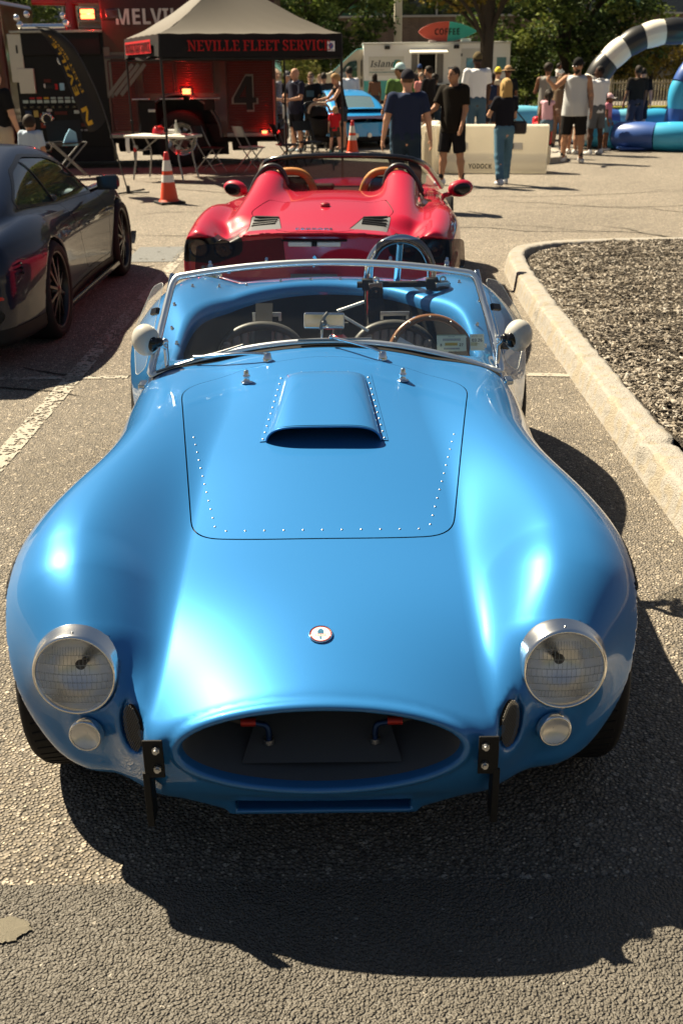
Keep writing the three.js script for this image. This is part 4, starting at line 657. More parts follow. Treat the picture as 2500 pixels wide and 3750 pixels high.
function wheel(car, k, pos, r, w, rimM, n, cal) { // a wheel facing +x (k = 1) or -x
  const g = new THREE.Group(); g.name = 'wheel'; g.position.set(...pos); g.rotation.y = k > 0 ? 0 : PI; car.add(g); const h = w / 2, q = r * 0.77;
  part('tyre', lat([[q, -h * 0.9], [q + 0.02, -h], [r - 0.03, -h], [r, -h * 0.7], [r, h * 0.7], [r - 0.03, h], [q + 0.02, h], [q, h * 0.9]], 48, 0, 0, 0, [0, 0, -PI / 2]), rubber, g);
  part('rim_barrel', lat([[q - 0.012, -h * 0.9], [q - 0.03, 0], [q - 0.012, h * 0.86], [q + 0.004, h * 0.92], [q + 0.004, h * 0.8], [q - 0.022, 0]], 48, 0, 0, 0, [0, 0, -PI / 2]), rimM, g);
  part('brake_disc', lat([[0.03, 0.0], [q * 0.78, 0.0], [q * 0.78, 0.02], [0.03, 0.02]], 40, h * 0.1, 0, 0, [0, 0, -PI / 2]), M(0.09, 0.085, 0.08, 0.4, 0.8), g);
  if (cal) part('brake_caliper', T(ext(Array.from({ length: 18 }, (_, i) => { const a = i < 9 ? -0.5 + i / 8 : 0.5 - (i - 9) / 8, R0 = i < 9 ? q * 0.86 : q * 0.55; return [Math.cos(a) * R0, Math.sin(a) * R0]; }), 0.05, 0.004), [h * 0.3, 0, 0], [0, -PI / 2, 0]), M(0.5, 0.015, 0.012, 0.35), g);
  for (let i = 0; i < n; i++) { const a = i * 2 * PI / n; part('spoke', T(T(box(0.02, q * 0.95, 0.026, 0, q * 0.5, 0, 0.006, [0, 0, 0.12]), [0, 0, 0], [0, 0, 0]), [h * 0.72, 0, 0], [a, 0, 0]), rimM, g); }
  part('hub_cap', lat([[0.001, 0.03], [0.03, 0.028], [0.055, 0.01], [0.06, -0.03]], 24, h * 0.72, 0, 0, [0, 0, -PI / 2]), M(0.06, 0.055, 0.05, 0.3, 0.8), g);
  return g;
}
// ---------------------------------------------------------------- rear engined coupes: the dark one beside the bay, the bright blue one by the crowd
{
  const W = spl([[-0.1, 0.66], [0, 0.74], [0.3, 0.865], [0.65, 0.925], [1.05, 0.94], [1.5, 0.905], [2.0, 0.88], [2.6, 0.875], [3.2, 0.905], [3.55, 0.915], [4, 0.83], [4.3, 0.7], [4.5, 0.5]]);
  const yC = spl([[-0.1, 0.66], [0, 0.72], [0.2, 0.80], [0.6, 0.86], [1.5, 0.84], [2.8, 0.82], [3.3, 0.79], [3.7, 0.73], [4.1, 0.64], [4.5, 0.46]]);
  const yF = spl([[-0.1, 0.68], [0, 0.73], [0.3, 0.815], [0.6, 0.855], [1.0, 0.875], [1.4, 0.855], [1.9, 0.83], [2.6, 0.825], [3.1, 0.85], [3.45, 0.855], [3.8, 0.81], [4.15, 0.69], [4.5, 0.5]]);
  const yR = spl([[0.1, 0.78], [0.4, 0.87], [0.7, 0.985], [1.0, 1.095], [1.4, 1.205], [1.8, 1.27], [2.15, 1.285], [2.5, 1.235], [2.8, 1.10], [3.1, 0.94], [3.35, 0.80]]);
  const f = (x, y, z) => {
    const s = -z, ax = Math.abs(x), t = y - 0.55, w = W(s) - (t > 0 ? 0.5 * t * t : 0.25 * t * t), d0 = ax - 0.745;
    let d = smax((y - smax(yC(s) - 0.1 * ax * ax, yF(s) - 4.2 * d0 * d0, 0.08)) / 1.15, ax - w, 0.15);
    d = smax(d, (0.0 + 0.17 * ax * ax + 0.25 * Math.max(0, y - 0.62) - s) / 1.1, 0.12); d = smax(d, s - (4.52 - 0.55 * ax * ax), 0.2); d = smax(d, 0.15 - y, 0.05);
    const wg = 0.735 - 0.34 * Math.max(0, y - 0.82) - 0.5 * Math.pow(Math.max(0, y - 0.95), 2) - 0.06 * ss((0.9 - s) / 0.6);
    const g = Math.max(smax(ax - wg, (y - yR(s) + 0.10 * ax * ax) / 1.15, 0.11), 0.6 - y); d = smin(d, g, 0.045);
    for (const c of [1.05, 3.5]) if (Math.abs(s - c) < 0.5) d = smax(d, -Math.max(Math.hypot(s - c, y - 0.34) - 0.372, 0.58 - ax), 0.014);
    return d;
  };
  const build = (paint, rimM, coarse) => {
    const car = new THREE.Group(); let shell = meshField(f, [-0.98, 0.1, -4.6], [0.98, 1.32, 0.1], coarse ? 0.026 : 0.018, { newton: 3 });
    const take = (name, g, m, off = 0) => { const r = part(name, off ? push(clip(shell, g), off) : clip(shell, g), m, car); return r; }, cutAway = g => { shell = clip(shell, (...p) => -g(...p)); };
    const wells = (x, y, z) => { let d = 1; for (const c of [1.05, 3.5]) d = Math.min(d, Math.max(Math.hypot(-z - c, y - 0.34) - 0.377, Math.abs(x) - W(-z) + 0.035, 0.5 - Math.abs(x))); return d; };
    islands('wheel_well', clip(shell, wells), black, car); cutAway(wells);
    const dlo = roundPoly([[0.98, 0.945], [1.95, 0.862], [2.98, 0.838], [3.02, 0.90], [2.62, 1.075], [2.25, 1.165], [1.78, 1.205], [1.36, 1.125]], 0.06), P = polyDist(dlo);
    const winM = M(0.02, 0.045, 0.05, 0.04, 0, { clearcoat: 1, specularIntensity: 1, ior: 1.7 });
    for (const k of [-1, 1]) {
      const side = (x, y, z) => x * k < 0.3 ? 1 : P(-z, y), div = (x, y, z) => (-z - lerp(1.93, 1.66, (y - 0.86) / 0.32));
      take('window_surround', (...p) => Math.max(side(...p) - 0.022, -side(...p) - 0.0), M(0.006, 0.006, 0.007, 0.25), 0.002);
      take('door_window', (...p) => Math.max(side(...p), -div(...p) + 0.012), winM, -0.006);
      take('quarter_window', (...p) => Math.max(side(...p), div(...p) + 0.012), winM, -0.006);
      take('window_divider', (...p) => Math.max(side(...p), Math.abs(div(...p)) - 0.013), M(0.006, 0.006, 0.007, 0.3), 0.002);
      cutAway((...p) => side(...p) - 0.022);
    }
    const rw = polyDist(roundPoly([[-0.44, 0.5], [0.44, 0.5], [0.50, 1.2], [-0.50, 1.2]], 0.1)), rear = (x, y, z, nx, ny) => y < 0.85 || ny < 0.3 ? 1 : rw(x, -z); take('rear_window', rear, M(0.10, 0.16, 0.18, 0.05, 0, { clearcoat: 1 }), -0.004); cutAway(rear);
    const fw = polyDist(roundPoly([[-0.50, 2.42], [0.50, 2.42], [0.62, 3.18], [-0.62, 3.18]], 0.1)), front = (x, y, z, nx, ny) => y < 0.8 || ny < 0.2 ? 1 : fw(x, -z); take('windscreen', front, winM, -0.004); cutAway(front);
    const bar = (x, y, z) => z < -0.5 ? 1 : Math.max(Math.abs(y - 0.70) - 0.035, Math.abs(x) - 0.66); take('tail_light_bar', bar, M(0.03, 0.008, 0.01, 0.08, 0, { clearcoat: 1 }), 0.002); cutAway(bar);
    for (const k of [-1, 1]) { const v = (x, y, z) => z < -0.4 ? 1 : Math.max(Math.hypot((k * x - 0.62) / 0.17, (y - 0.36) / 0.085) - 1, -1) * 0.08; take('rear_outlet', v, black, -0.004); cutAway(v); const q = (x, y, z) => z < -0.5 ? 1 : Math.max(Math.abs(y - 0.47) - 0.012, Math.abs(k * x - 0.68) - 0.12); take('rear_reflector', q, M(0.45, 0.01, 0.01, 0.2)); cutAway(q); }
    const und = (x, y, z) => y - 0.25 - 0.02 * ss((Math.abs(-z - 2.3) - 1) / 0.5); take('sill_trim', und, black, 0.004); cutAway(und);
    // door shut line
    const dp = polyDist(roundPoly([[1.98, 0.85], [2.02, 0.55], [2.2, 0.30], [3.02, 0.29], [3.05, 0.78], [2.98, 0.85]], 0.05)), dg = (x, y, z) => Math.abs(x) < 0.5 ? 1 : dp(-z, y);
    islands('door', clip(shell, (...p) => dg(...p) + 0.003), paint, car); islands('door_gap', push(clip(clip(shell, (...p) => dg(...p) - 0.009), (...p) => -dg(...p) - 0.009), -0.008), black, car); cutAway((...p) => dg(...p) - 0.003);
    part('body', shell, paint, car);
    part('ducktail', [grid(24, 8, (u, v) => { const a = u * 2 - 1; return [a * 0.70, lerp(0.845, 0.875, v) - 0.02 * a * a + (v > 0.8 ? 0.014 : 0), -lerp(0.62, 0.17 + 0.14 * a * a, v)]; })], Object.assign(M(0.014, 0.014, 0.015, 0.3), { side: THREE.DoubleSide }), car);
    for (const k of [-1, 1]) {
      const m = new THREE.Group(); m.name = 'door_mirror'; m.position.set(k * 0.985, 0.925, -2.72); car.add(m);
      part('mirror_shell', T(new RoundedBoxGeometry(0.18, 0.12, 0.11, 3, 0.045), [0, 0, -0.02], [0, k * 0.25, 0]), blackGloss, m); part('mirror_glass', box(0.17, 0.11, 0.01, 0, 0, 0.05, 0.03, [0, k * 0.2, 0]), M(0.02, 0.03, 0.035, 0.04, 0.5), m); part('mirror_arm', rod([-k * 0.17, -0.07, -0.03], [-k * 0.06, -0.03, -0.02], 0.016), blackGloss, m);
      for (const [s, x] of [[1.05, 0.80], [3.5, 0.795]]) wheel(car, k, [k * x, 0.348, -s], 0.348, 0.26, rimM, 10, true);
      part('side_skirt', box(0.03, 0.05, 2.0, k * 0.90, 0.17, -2.3, 0.012), blackGloss, car);
      part('front_canard', T(grid(2, 6, (u, v) => [u * 0.05, 0.10 * v * v, -0.16 * v]), [k * 0.86, 0.22, -4.0]), Object.assign(blackGloss.clone(), { side: THREE.DoubleSide }), car);
      for (let i = 0; i < 3; i++) part('bumper_louvre', box(0.012, 0.012, 0.17, k * (0.865 + 0.004 * i), 0.66 - i * 0.03, -0.38, 0.004, [0, k * 0.35, 0]), black, car);
    }
    for (const x of [-0.16, 0.16]) part('exhaust_pipe', cyl(0.05, 0.05, 0.12, x, 0.3, -0.02, [PI / 2, 0, 0]), steel, car);
    return car;
  };
  const navy = new THREE.MeshPhysicalMaterial({ color: new THREE.Color().setRGB(0.005, 0.010, 0.026), roughness: 0.35, metalness: 0, specularIntensity: 0.2, clearcoat: 0.6, clearcoatRoughness: 0.015 });
  const sky = new THREE.MeshPhysicalMaterial({ color: new THREE.Color().setRGB(0.012, 0.30, 0.72), roughness: 0.4, metalness: 0.35, clearcoat: 1, clearcoatRoughness: 0.03 });
  const dark = build(navy, M(0.05, 0.047, 0.045, 0.3, 0.85)); dark.name = 'coupe'; dark.position.set(-2.93, 0, -6.38); scene.add(dark); tag(dark, 'dark navy sports coupe with tinted side windows parked left of the roadster', 'car'); numbered('coupe');
  const blue = build(sky, M(0.4, 0.4, 0.42, 0.3, 0.8), true); blue.name = numbered('coupe'); blue.position.set(0.62, 0, -26.0); blue.rotation.y = R(13); scene.add(blue); tag(blue, 'light blue sports coupe seen from behind, standing between the stroller and the food truck', 'car');
}
// ---------------------------------------------------------------- the far side of the lot: building, trees, hedge, fence, far kerbs
const brickTex = (() => { const f = (u, v) => { const r = Math.floor(v * 12), uu = u * 5 + (r % 2) * 0.5, fu = uu - Math.floor(uu), fv = v * 12 - r; return fu < 0.04 || fv < 0.12 ? null : Math.floor(uu) * 7 + r * 13; }; return dtex(256, (u, v) => { const k = f(u, v), n = n64(u, v); if (k === null) return [0.12, 0.10, 0.08]; const q = 0.8 + 0.4 * ((k * 0.618) % 1); return [0.15 * q + 0.03 * n, 0.105 * q + 0.02 * n, 0.075 * q + 0.015 * n]; }); })();
{
  const b = thing('office_building', 'long low brick office building with dark ribbon windows behind the trees', 'building', [8, 0, -62]);
  const brick = new THREE.MeshPhysicalMaterial({ map: brickTex, roughness: 0.9 }), frame = M(0.42, 0.41, 0.37, 0.5, 0.2), pane = M(0.016, 0.024, 0.02, 0.06, 0, { clearcoat: 1 }), green = M(0.05, 0.16, 0.09, 0.2);
  const wall = (y0, y1, d = 0.3) => { const g = new THREE.PlaneGeometry(70, y1 - y0); const uv = g.attributes.uv; for (let i = 0; i < 4; i++) uv.setXY(i, uv.getX(i) * 60, uv.getY(i) * (y1 - y0) / 0.9); return [T(g, [0, (y0 + y1) / 2, d / 2]), plain(70, y1 - y0, d - 0.02, 0, (y0 + y1) / 2, -0.01)]; };
  part('spandrel', wall(2.85, 4.25), brick, b); part('spandrel', wall(6.6, 8.4), brick, b); part('plinth', wall(0, 0.4), brick, b);
  part('rear_wall', plain(70, 8.4, 0.3, 0, 4.2, -12), brick, b); part('roof', plain(70, 0.3, 12.4, 0, 8.4, -6), dark, b);
  part('sill', box(70, 0.1, 0.16, 0, 4.3, 0.22, 0.02), frame, b);
  for (let i = 0; i < 22; i++) {
    const x = -30 + i * 2.9 - 0.02, w = new THREE.Group(); w.name = 'window'; w.position.set(x, 0, 0); b.add(w);
    part('pane', plain(2.78, 2.2, 0.03, 0, 5.45, -0.05), i % 5 === 3 ? green : pane, w); part('mullion', box(0.09, 2.25, 0.12, 1.42, 5.45, 0.06, 0.01), frame, w);
    const l = new THREE.Group(); l.name = 'lower_window'; l.position.set(x, 0, 0); b.add(l);
    part('pane', plain(2.78, 2.4, 0.03, 0, 1.62, -0.05), pane, l); part('mullion', box(0.08, 2.42, 0.12, 1.42, 1.62, 0.06, 0.01), frame, l); part('transom', box(2.78, 0.06, 0.1, 0, 2.0, 0.05, 0.01), frame, l);
  }
}
const leafG = (() => { const g = new THREE.BufferGeometry(); g.setAttribute('position', new THREE.Float32BufferAttribute([0, 0, 0, 0.28, 0.12, 0.45, 0, 0, 1, -0.28, 0.12, 0.45, 0, -0.05, 0.5], 3)); g.setIndex([0, 1, 4, 1, 2, 4, 2, 3, 4, 3, 0, 4]); g.computeVertexNormals(); return g; })();
const leafM = M(1, 1, 1, 0.85, 0, { transmission: 0.3, thickness: 0, side: THREE.DoubleSide }), bark = M(0.075, 0.06, 0.045, 0.95, 0, { bumpMap: concreteTex.bump, bumpScale: 0.03 });
function foliage(name, parent, clumps, perClump, size, tones) { // clumps: [x, y, z, r]
  const im = new THREE.InstancedMesh(leafG, leafM, clumps.length * perClump), m = new THREE.Matrix4(), q = new THREE.Quaternion(), c = new THREE.Color(); let k = 0;
  for (const [x, y, z, r] of clumps) { const t = tones[Math.floor(rnd() * tones.length)], kk = rr(0.8, 1.2); for (let i = 0; i < perClump; i++) { const a = rr(0, 6.283), u = rr(-1, 1), w = Math.sqrt(1 - u * u), d = r * Math.pow(rnd(), 0.45), s = size * rr(0.7, 1.35); q.setFromEuler(new THREE.Euler(rr(-1.2, 1.2), rr(0, 6.283), rr(-0.8, 0.8))); m.compose(V(x + Math.cos(a) * w * d, y + u * d * 0.8, z + Math.sin(a) * w * d), q, V(s, s, s)); im.setMatrixAt(k, m); const v = 1.7 * kk * rr(0.75, 1.25); im.setColorAt(k++, c.setRGB(t[0] * v, t[1] * v, t[2] * v)); } }
  im.name = name; im.castShadow = im.receiveShadow = true; im.userData.kind = 'stuff'; parent.add(im); return im;
}
function tree(name, label, x, z, { trunk, h0, rx, ry, rz, cy, clumps, per, size, tones, lean = 0, low = -1, group }) {
  const t = thing(name, label, 'tree', [x, 0, z], 0, group);
  const geo = [tube([[0, -0.1, 0], [lean * 0.2, h0 * 0.5, 0], [lean * 0.5, h0, 0], [lean, h0 + ry * 0.7, 0]], trunk, 16, false, 10)], C = [];
  for (let i = 0; i < 9; i++) { const a = i * 2.4 + rr(-0.3, 0.3), L = rr(0.6, 0.95), y0 = h0 * rr(0.9, 1.15), e = [Math.cos(a) * rx * L, y0 + ry * rr(0.9, 1.5), Math.sin(a) * rz * L]; geo.push(tube([[lean * 0.4, y0, 0], [e[0] * 0.35, lerp(y0, e[1], 0.55), e[2] * 0.35], e], trunk * 0.26, 14, false, 6)); }
  part('trunk', geo, bark, t);
  for (let i = 0; i < clumps; i++) { let u, v, w; do { u = rr(-1, 1); v = rr(low, 1); w = rr(-1, 1); } while (u * u + v * v + w * w > 1 || (u * u + v * v + w * w < 0.25 && rnd() < 0.7)); const k = 1 + 0.25 * Math.sin(u * 7 + w * 5); C.push([u * rx * k, cy + v * ry, w * rz * k, rr(0.35, 0.75)]); }
  foliage('crown', t, C, per, size, tones); return t;
}
const gDark = [[0.035, 0.055, 0.014], [0.045, 0.07, 0.016], [0.028, 0.045, 0.012]], gMid = [[0.08, 0.105, 0.022], [0.10, 0.12, 0.026], [0.06, 0.085, 0.018]], gGold = [[0.15, 0.12, 0.02], [0.19, 0.14, 0.025], [0.10, 0.10, 0.02], [0.12, 0.095, 0.016]], gPale = [[0.16, 0.17, 0.05], [0.2, 0.2, 0.06], [0.12, 0.14, 0.035]];
tree('shade_tree', 'broad tree with golden green leaves and forked trunk in front of the food truck', 5.3, -39.5, { trunk: 0.24, h0: 2.4, rx: 4.0, ry: 2.3, rz: 3.0, cy: 6.0, clumps: 190, per: 90, size: 0.2, tones: [...gGold, ...gMid], low: -0.95 });
tree('dense_tree', 'dense dark green tree just left of the inflatable arch', 9.6, -47, { trunk: 0.2, h0: 1.6, rx: 3.9, ry: 3.4, rz: 2.6, cy: 3.4, clumps: 200, per: 90, size: 0.22, tones: [...gDark, ...gDark, ...gMid] });
tree('dense_tree', 'dark green tree rising behind the right end of the tent roof', -1.1, -50, { trunk: 0.2, h0: 2, rx: 3.2, ry: 3, rz: 2.4, cy: 4.2, clumps: 150, per: 90, size: 0.22, tones: [...gDark, ...gMid] });
tree('dense_tree', 'tall dark tree at the top left corner behind the fire engine', -12.2, -38, { trunk: 0.2, h0: 2, rx: 3.0, ry: 3.3, rz: 2.4, cy: 4.4, clumps: 130, per: 90, size: 0.2, tones: [...gDark, ...gMid] });
tree('dense_tree', 'sunlit green tree low behind the pump panel at the left edge', -10.9, -31, { trunk: 0.1, h0: 1.2, rx: 1.5, ry: 1.5, rz: 1.2, cy: 2.3, clumps: 60, per: 80, size: 0.16, tones: [...gPale, ...gMid] });
tree('young_tree', 'small tree with yellow leaves framed by the inflatable arch', 13.0, -46, { trunk: 0.07, h0: 1.0, rx: 2.2, ry: 1.1, rz: 1.0, cy: 2.0, clumps: 55, per: 60, size: 0.17, tones: gGold });
tree('young_tree', 'pale yellow green young tree seen between fire engine and the crowd', -1.7, -41, { trunk: 0.07, h0: 1.0, rx: 1.0, ry: 1.3, rz: 0.8, cy: 1.6, clumps: 45, per: 60, size: 0.17, tones: gPale });
function hedge(label, x0, x1, z, y0, y1, dz, tones) { const t = thing('hedge', label, 'hedge', [(x0 + x1) / 2, 0, z]); const C = [], w = x1 - x0, n = Math.round(w * 9); for (let i = 0; i < n; i++) C.push([rr(-w / 2, w / 2), rr(y0 + 0.1, y1 - 0.12), rr(-dz / 2, dz / 2), 0.22]); foliage('leaves', t, C, 120, 0.1, tones); part('stems', Array.from({ length: Math.round(w * 2) }, (_, i) => rod([-w / 2 + i * 0.5, 0, 0], [-w / 2 + i * 0.5 + 0.1, y1 * 0.7, 0], 0.02, 5)), bark, t); return t; }
hedge('clipped green hedge behind the blonde woman', 6.4, 8.6, -43.6, 0.1, 0.95, 0.9, gMid);
hedge('low hedge behind the crowd left of the blue coupe', -4.5, -0.4, -40, 0.1, 0.75, 0.8, [...gMid, ...gDark]);
{ // unseen tree line behind the viewer, placed to darken reflections in lamps and lower bodywork
  const C = [], g = new THREE.Group(); for (let i = 0; i < 260; i++) C.push([rr(-32, 32), rr(0.6, 6.5) * rr(0.6, 1), rr(17, 22), rr(0.9, 1.6)]);
  const im = foliage('unseen_tree_line', scene, C, 60, 0.55, [...gDark, ...gMid]); tag(im, 'unseen leafy tree line behind the viewer, placed to darken reflections in the lamps and lower bodywork', 'trees'); im.userData.kind = 'stuff'; void g;
}
{ // beige picket fence behind the bouncy ring, each bay on its posts
  const f = thing('picket_fence', 'beige metal picket fence behind the inflatable ring', 'fence', [7.9, 0, -42]), m = M(0.40, 0.34, 0.22, 0.5, 0.1);
  for (let i = 0; i < 7; i++) part('post', [box(0.09, 1.36, 0.09, i * 1.25, 0.68, 0, 0.01), box(0.12, 0.05, 0.12, i * 1.25, 1.38, 0, 0.01)], m, f);
  for (let i = 0; i < 6; i++) { for (const y of [0.16, 1.14]) part('rail', box(1.16, 0.045, 0.04, i * 1.25 + 0.625, y, 0, 0.005), m, f); for (let k = 1; k < 11; k++) part('picket', plain(0.028, 1.12, 0.025, i * 1.25 + k * 0.1136, 0.68, 0), m, f); }
}
{ // lamp post behind the surfboard sign
  const l = thing('lamp_post', 'pale square lamp post standing behind the coffee sign', 'lamp post', [2.75, 0, -50]); part('shaft', box(0.34, 7, 0.34, 0, 3.5, 0, 0.04), M(0.6, 0.55, 0.44, 0.6), l); part('lamp_head', box(0.5, 0.18, 1.0, 0, 7.08, 0.3, 0.05), M(0.3, 0.3, 0.3, 0.5), l); part('footing', cyl(0.35, 0.38, 0.7, 0, 0.35, 0), concrete, l);
}
// far kerbs and pavement
struct('kerb', kerb([[7.0, -43.2], [20, -42.6]], 0.15, 0.17), concrete);
struct('pavement', grid(30, 4, (u, v) => { const x = lerp(-18, 24, u), z = -43.4 - 5 * v; return [x, 0.13, z, x / 2, z / 2]; }), concrete);
struct('kerb', kerb([[-18, -43.4], [7, -43.2]], 0.15, 0.17), concrete);
{ // the raised island behind the white barriers
  const path = [[3.2, -20.85], [2.2, -20.55], [1.85, -20.8], [1.85, -21.6], [2.05, -27.2], [2.5, -27.9], [3.6, -27.8], [4.5, -26.5], [4.75, -23], [4.6, -21.75], [4.2, -21.2]];
  struct('kerb', kerb([...path], 0.13, 0.17, true), Object.assign(concrete.clone(), { side: THREE.DoubleSide }));
  const g = new THREE.ShapeGeometry(shapeOf(new THREE.CatmullRomCurve3(path.map(p => V(p[0], p[1], 0)), true, 'centripetal').getPoints(60).map(p => [p.x, -p.y]))); struct('island_top', T(g, [0, 0.118, 0], [-PI / 2, 0, 0]), concrete);
}
{ // ---------------------------------------------------------------- the food truck
  const t = thing('food_truck', 'white and teal coffee food truck with serving hatch and awning', 'truck', [1.1, 0, -45]), W = M(0.86, 0.85, 0.82, 0.45), teal = M(0.08, 0.42, 0.40, 0.45), cream = M(0.60, 0.54, 0.42, 0.5), win = M(0.14, 0.28, 0.32, 0.08, 0, { clearcoat: 1 });
  part('box_body', box(5.9, 2.1, 2.2, 2.95, 1.58, -1.1, 0.05), W, t);
  part('teal_band', [plain(1.92, 0.72, 0.012, 0.97, 0.92, 0.008), plain(2.0, 0.72, 0.012, 4.9, 0.92, 0.008)], teal, t);
  part('roof_cap', box(5.96, 0.07, 2.26, 2.95, 2.645, -1.1, 0.03), M(0.55, 0.54, 0.5, 0.5), t);
  const h = new THREE.Group(); h.name = 'serving_hatch'; t.add(h);
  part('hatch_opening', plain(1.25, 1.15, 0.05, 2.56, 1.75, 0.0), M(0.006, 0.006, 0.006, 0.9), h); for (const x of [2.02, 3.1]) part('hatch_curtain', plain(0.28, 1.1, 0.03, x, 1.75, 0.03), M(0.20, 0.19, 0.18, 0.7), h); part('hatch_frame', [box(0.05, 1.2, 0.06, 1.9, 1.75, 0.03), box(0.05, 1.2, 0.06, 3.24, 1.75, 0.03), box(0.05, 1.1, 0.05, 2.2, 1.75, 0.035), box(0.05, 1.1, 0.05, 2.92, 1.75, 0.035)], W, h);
  part('awning', T(new RoundedBoxGeometry(1.5, 0.07, 0.95, 2, 0.03), [2.58, 2.33, 0.42], [0.12, 0, 0]), M(0.72, 0.70, 0.62, 0.5), t); part('counter', box(1.5, 0.05, 0.4, 2.56, 1.13, 0.2), alu, t);
  const d = new THREE.Group(); d.name = 'door'; t.add(d); part('door_leaf', box(0.95, 1.85, 0.03, 4.4, 1.5, 0.012, 0.02), M(0.62, 0.61, 0.57, 0.45), d); part('door_window', plain(0.5, 0.52, 0.02, 4.38, 1.82, 0.03), win, d); part('door_handle', box(0.04, 0.12, 0.04, 4.8, 1.45, 0.04), dark, d); part('hinge', [box(0.06, 0.1, 0.05, 3.94, 2.2, 0.02), box(0.06, 0.1, 0.05, 3.94, 0.9, 0.02)], dark, d);
  part('side_window', [plain(0.38, 0.55, 0.02, 5.55, 1.82, 0.006)], win, t);
  for (const x of [0.95, 3.72]) part('flood_lamp', box(0.22, 0.14, 0.12, x, 2.5, 0.06, 0.02), dark, t);
  { const tx = ctex(512, 256, (c) => { c.fillStyle = '#d6d4cb'; c.fillRect(0, 0, 512, 256); c.fillStyle = '#222c30'; c.font = 'italic bold 118px serif'; c.fillText('Island', 16, 140); c.font = '24px sans-serif'; c.fillStyle = '#6d6a60'; c.fillText('COFFEE  TRUCK', 60, 186); c.fillStyle = '#1f6a72'; c.fillRect(10, 206, 400, 10); c.beginPath(); c.arc(424, 116, 70, 0, 7); c.fillStyle = '#1f8b86'; c.fill(); c.beginPath(); c.arc(436, 106, 44, 0, 7); c.fillStyle = '#e0a23a'; c.fill(); c.fillStyle = '#7b3a26'; c.beginPath(); c.arc(430, 152, 38, 0.2, 3.2); c.fill(); c.fillStyle = '#a8542e'; c.fillRect(400, 128, 70, 12); }); part('logo', T(new THREE.PlaneGeometry(1.42, 0.71), [0.92, 1.82, 0.008]), new THREE.MeshPhysicalMaterial({ map: tx, roughness: 0.5 }), t); }
  // cab, facing left
  const prof = roundPoly([[0.02, 0.45], [0.02, 2.42], [-0.25, 2.42, 0.2], [-1.25, 1.58, 0.15], [-2.25, 1.35, 0.25], [-2.35, 0.5, 0.1]], 0.08);
  part('cab', T(ext(prof, 1.9, 0.05), [0, 0, -2.1]), cream, t);
  part('cab_roof_trim', T(ext(roundPoly([[0.0, 2.47], [-0.25, 2.47, 0.2], [-1.28, 1.62, 0.1], [-1.16, 1.58], [-0.22, 2.36, 0.15], [0, 2.36]], 0.02), 1.96, 0.01), [0, 0, -2.13]), M(0.12, 0.50, 0.47, 0.4), t);
  part('cab_window', T(ext(roundPoly([[-0.25, 1.42], [-0.25, 2.05], [-0.6, 1.98], [-1.05, 1.52], [-1.05, 1.42]], 0.08), 0.02), [0, 0, -0.135]), M(0.02, 0.05, 0.05, 0.06, 0, { clearcoat: 1 }), t);
  part('cab_mirror', box(0.1, 0.3, 0.14, -1.2, 1.5, 0.05, 0.03), dark, t); part('cab_vent', [box(0.05, 0.6, 0.03, -0.08, 1.75, -0.1), box(0.05, 0.3, 0.03, -0.08, 1.2, -0.1)], dark, t); part('cab_windscreen', T(ext([[-0.3, 2.36], [-1.22, 1.6], [-1.26, 1.63], [-0.34, 2.4]], 1.6), [0, 0, -1.95]), M(0.05, 0.09, 0.1, 0.06, 0, { clearcoat: 1 }), t);
  for (const x of [-1.5, 4.6]) { const w = new THREE.Group(); w.name = 'wheel'; w.position.set(x, 0.4, -0.15); t.add(w); part('tyre', lat([[0.25, -0.12], [0.38, -0.12], [0.4, -0.08], [0.4, 0.08], [0.38, 0.12], [0.25, 0.12]], 30, 0, 0, 0, [PI / 2, 0, 0]), rubber, w); part('rim', lat([[0.01, 0.08], [0.15, 0.1], [0.25, 0.06]], 24, 0, 0, 0, [PI / 2, 0, 0]), steel, w); }
  part('chassis', box(5.8, 0.2, 1.8, 2.9, 0.5, -1.1), dark, t);
  // surfboard sign on the roof
  const s = thing('surfboard_sign', 'red and turquoise surfboard sign reading coffee on the food truck roof', 'sign', [4.48, 3.06, -45.3]);
  const outline = (() => { const o = []; for (let i = 0; i <= 24; i++) { const u = i / 24 * 2 - 1; o.push([u * 1.16, 0.345 * Math.pow(1 - Math.pow(Math.abs(u), u > 0 ? 1.75 : 2.3), u > 0 ? 0.95 : 0.7)]); } return o; })(), full = [...outline, ...outline.slice(1, -1).reverse().map(p => [p[0], -p[1]])];
  const halfL = full.filter(p => p[0] < 0.02 + p[1] * 0.12), halfR = full.filter(p => p[0] >= 0.02 + p[1] * 0.12); const rim = halfL; void rim;
  const leftPoly = [...outline.filter(p => p[0] < 0.02 + p[1] * 0.12), [0.065, 0.344], [-0.02, -0.344], ...outline.filter(p => p[0] < 0.02 - p[1] * 0.12).reverse().map(p => [p[0], -p[1]])], rightPoly = [[0.065, 0.344], ...outline.filter(p => p[0] > 0.07), ...outline.filter(p => p[0] > -0.02).reverse().map(p => [p[0], -p[1]]), [-0.02, -0.344]];
  part('board_half', ext(leftPoly, 0.05, 0.012), M(0.55, 0.085, 0.055, 0.4), s); part('board_half', ext(rightPoly, 0.05, 0.012), M(0.045, 0.44, 0.36, 0.4), s); part('lettering', T(text('COFFEE', 0.235, 0.012, 'sans_bold', 1.0), [-0.02, 0, 0.063]), M(0.02, 0.02, 0.02, 0.6), s); part('bracket', [box(0.4, 0.14, 0.05, 0.75, -0.33, -0.03), box(0.3, 0.1, 0.05, -0.6, -0.36, -0.03)], W, s);
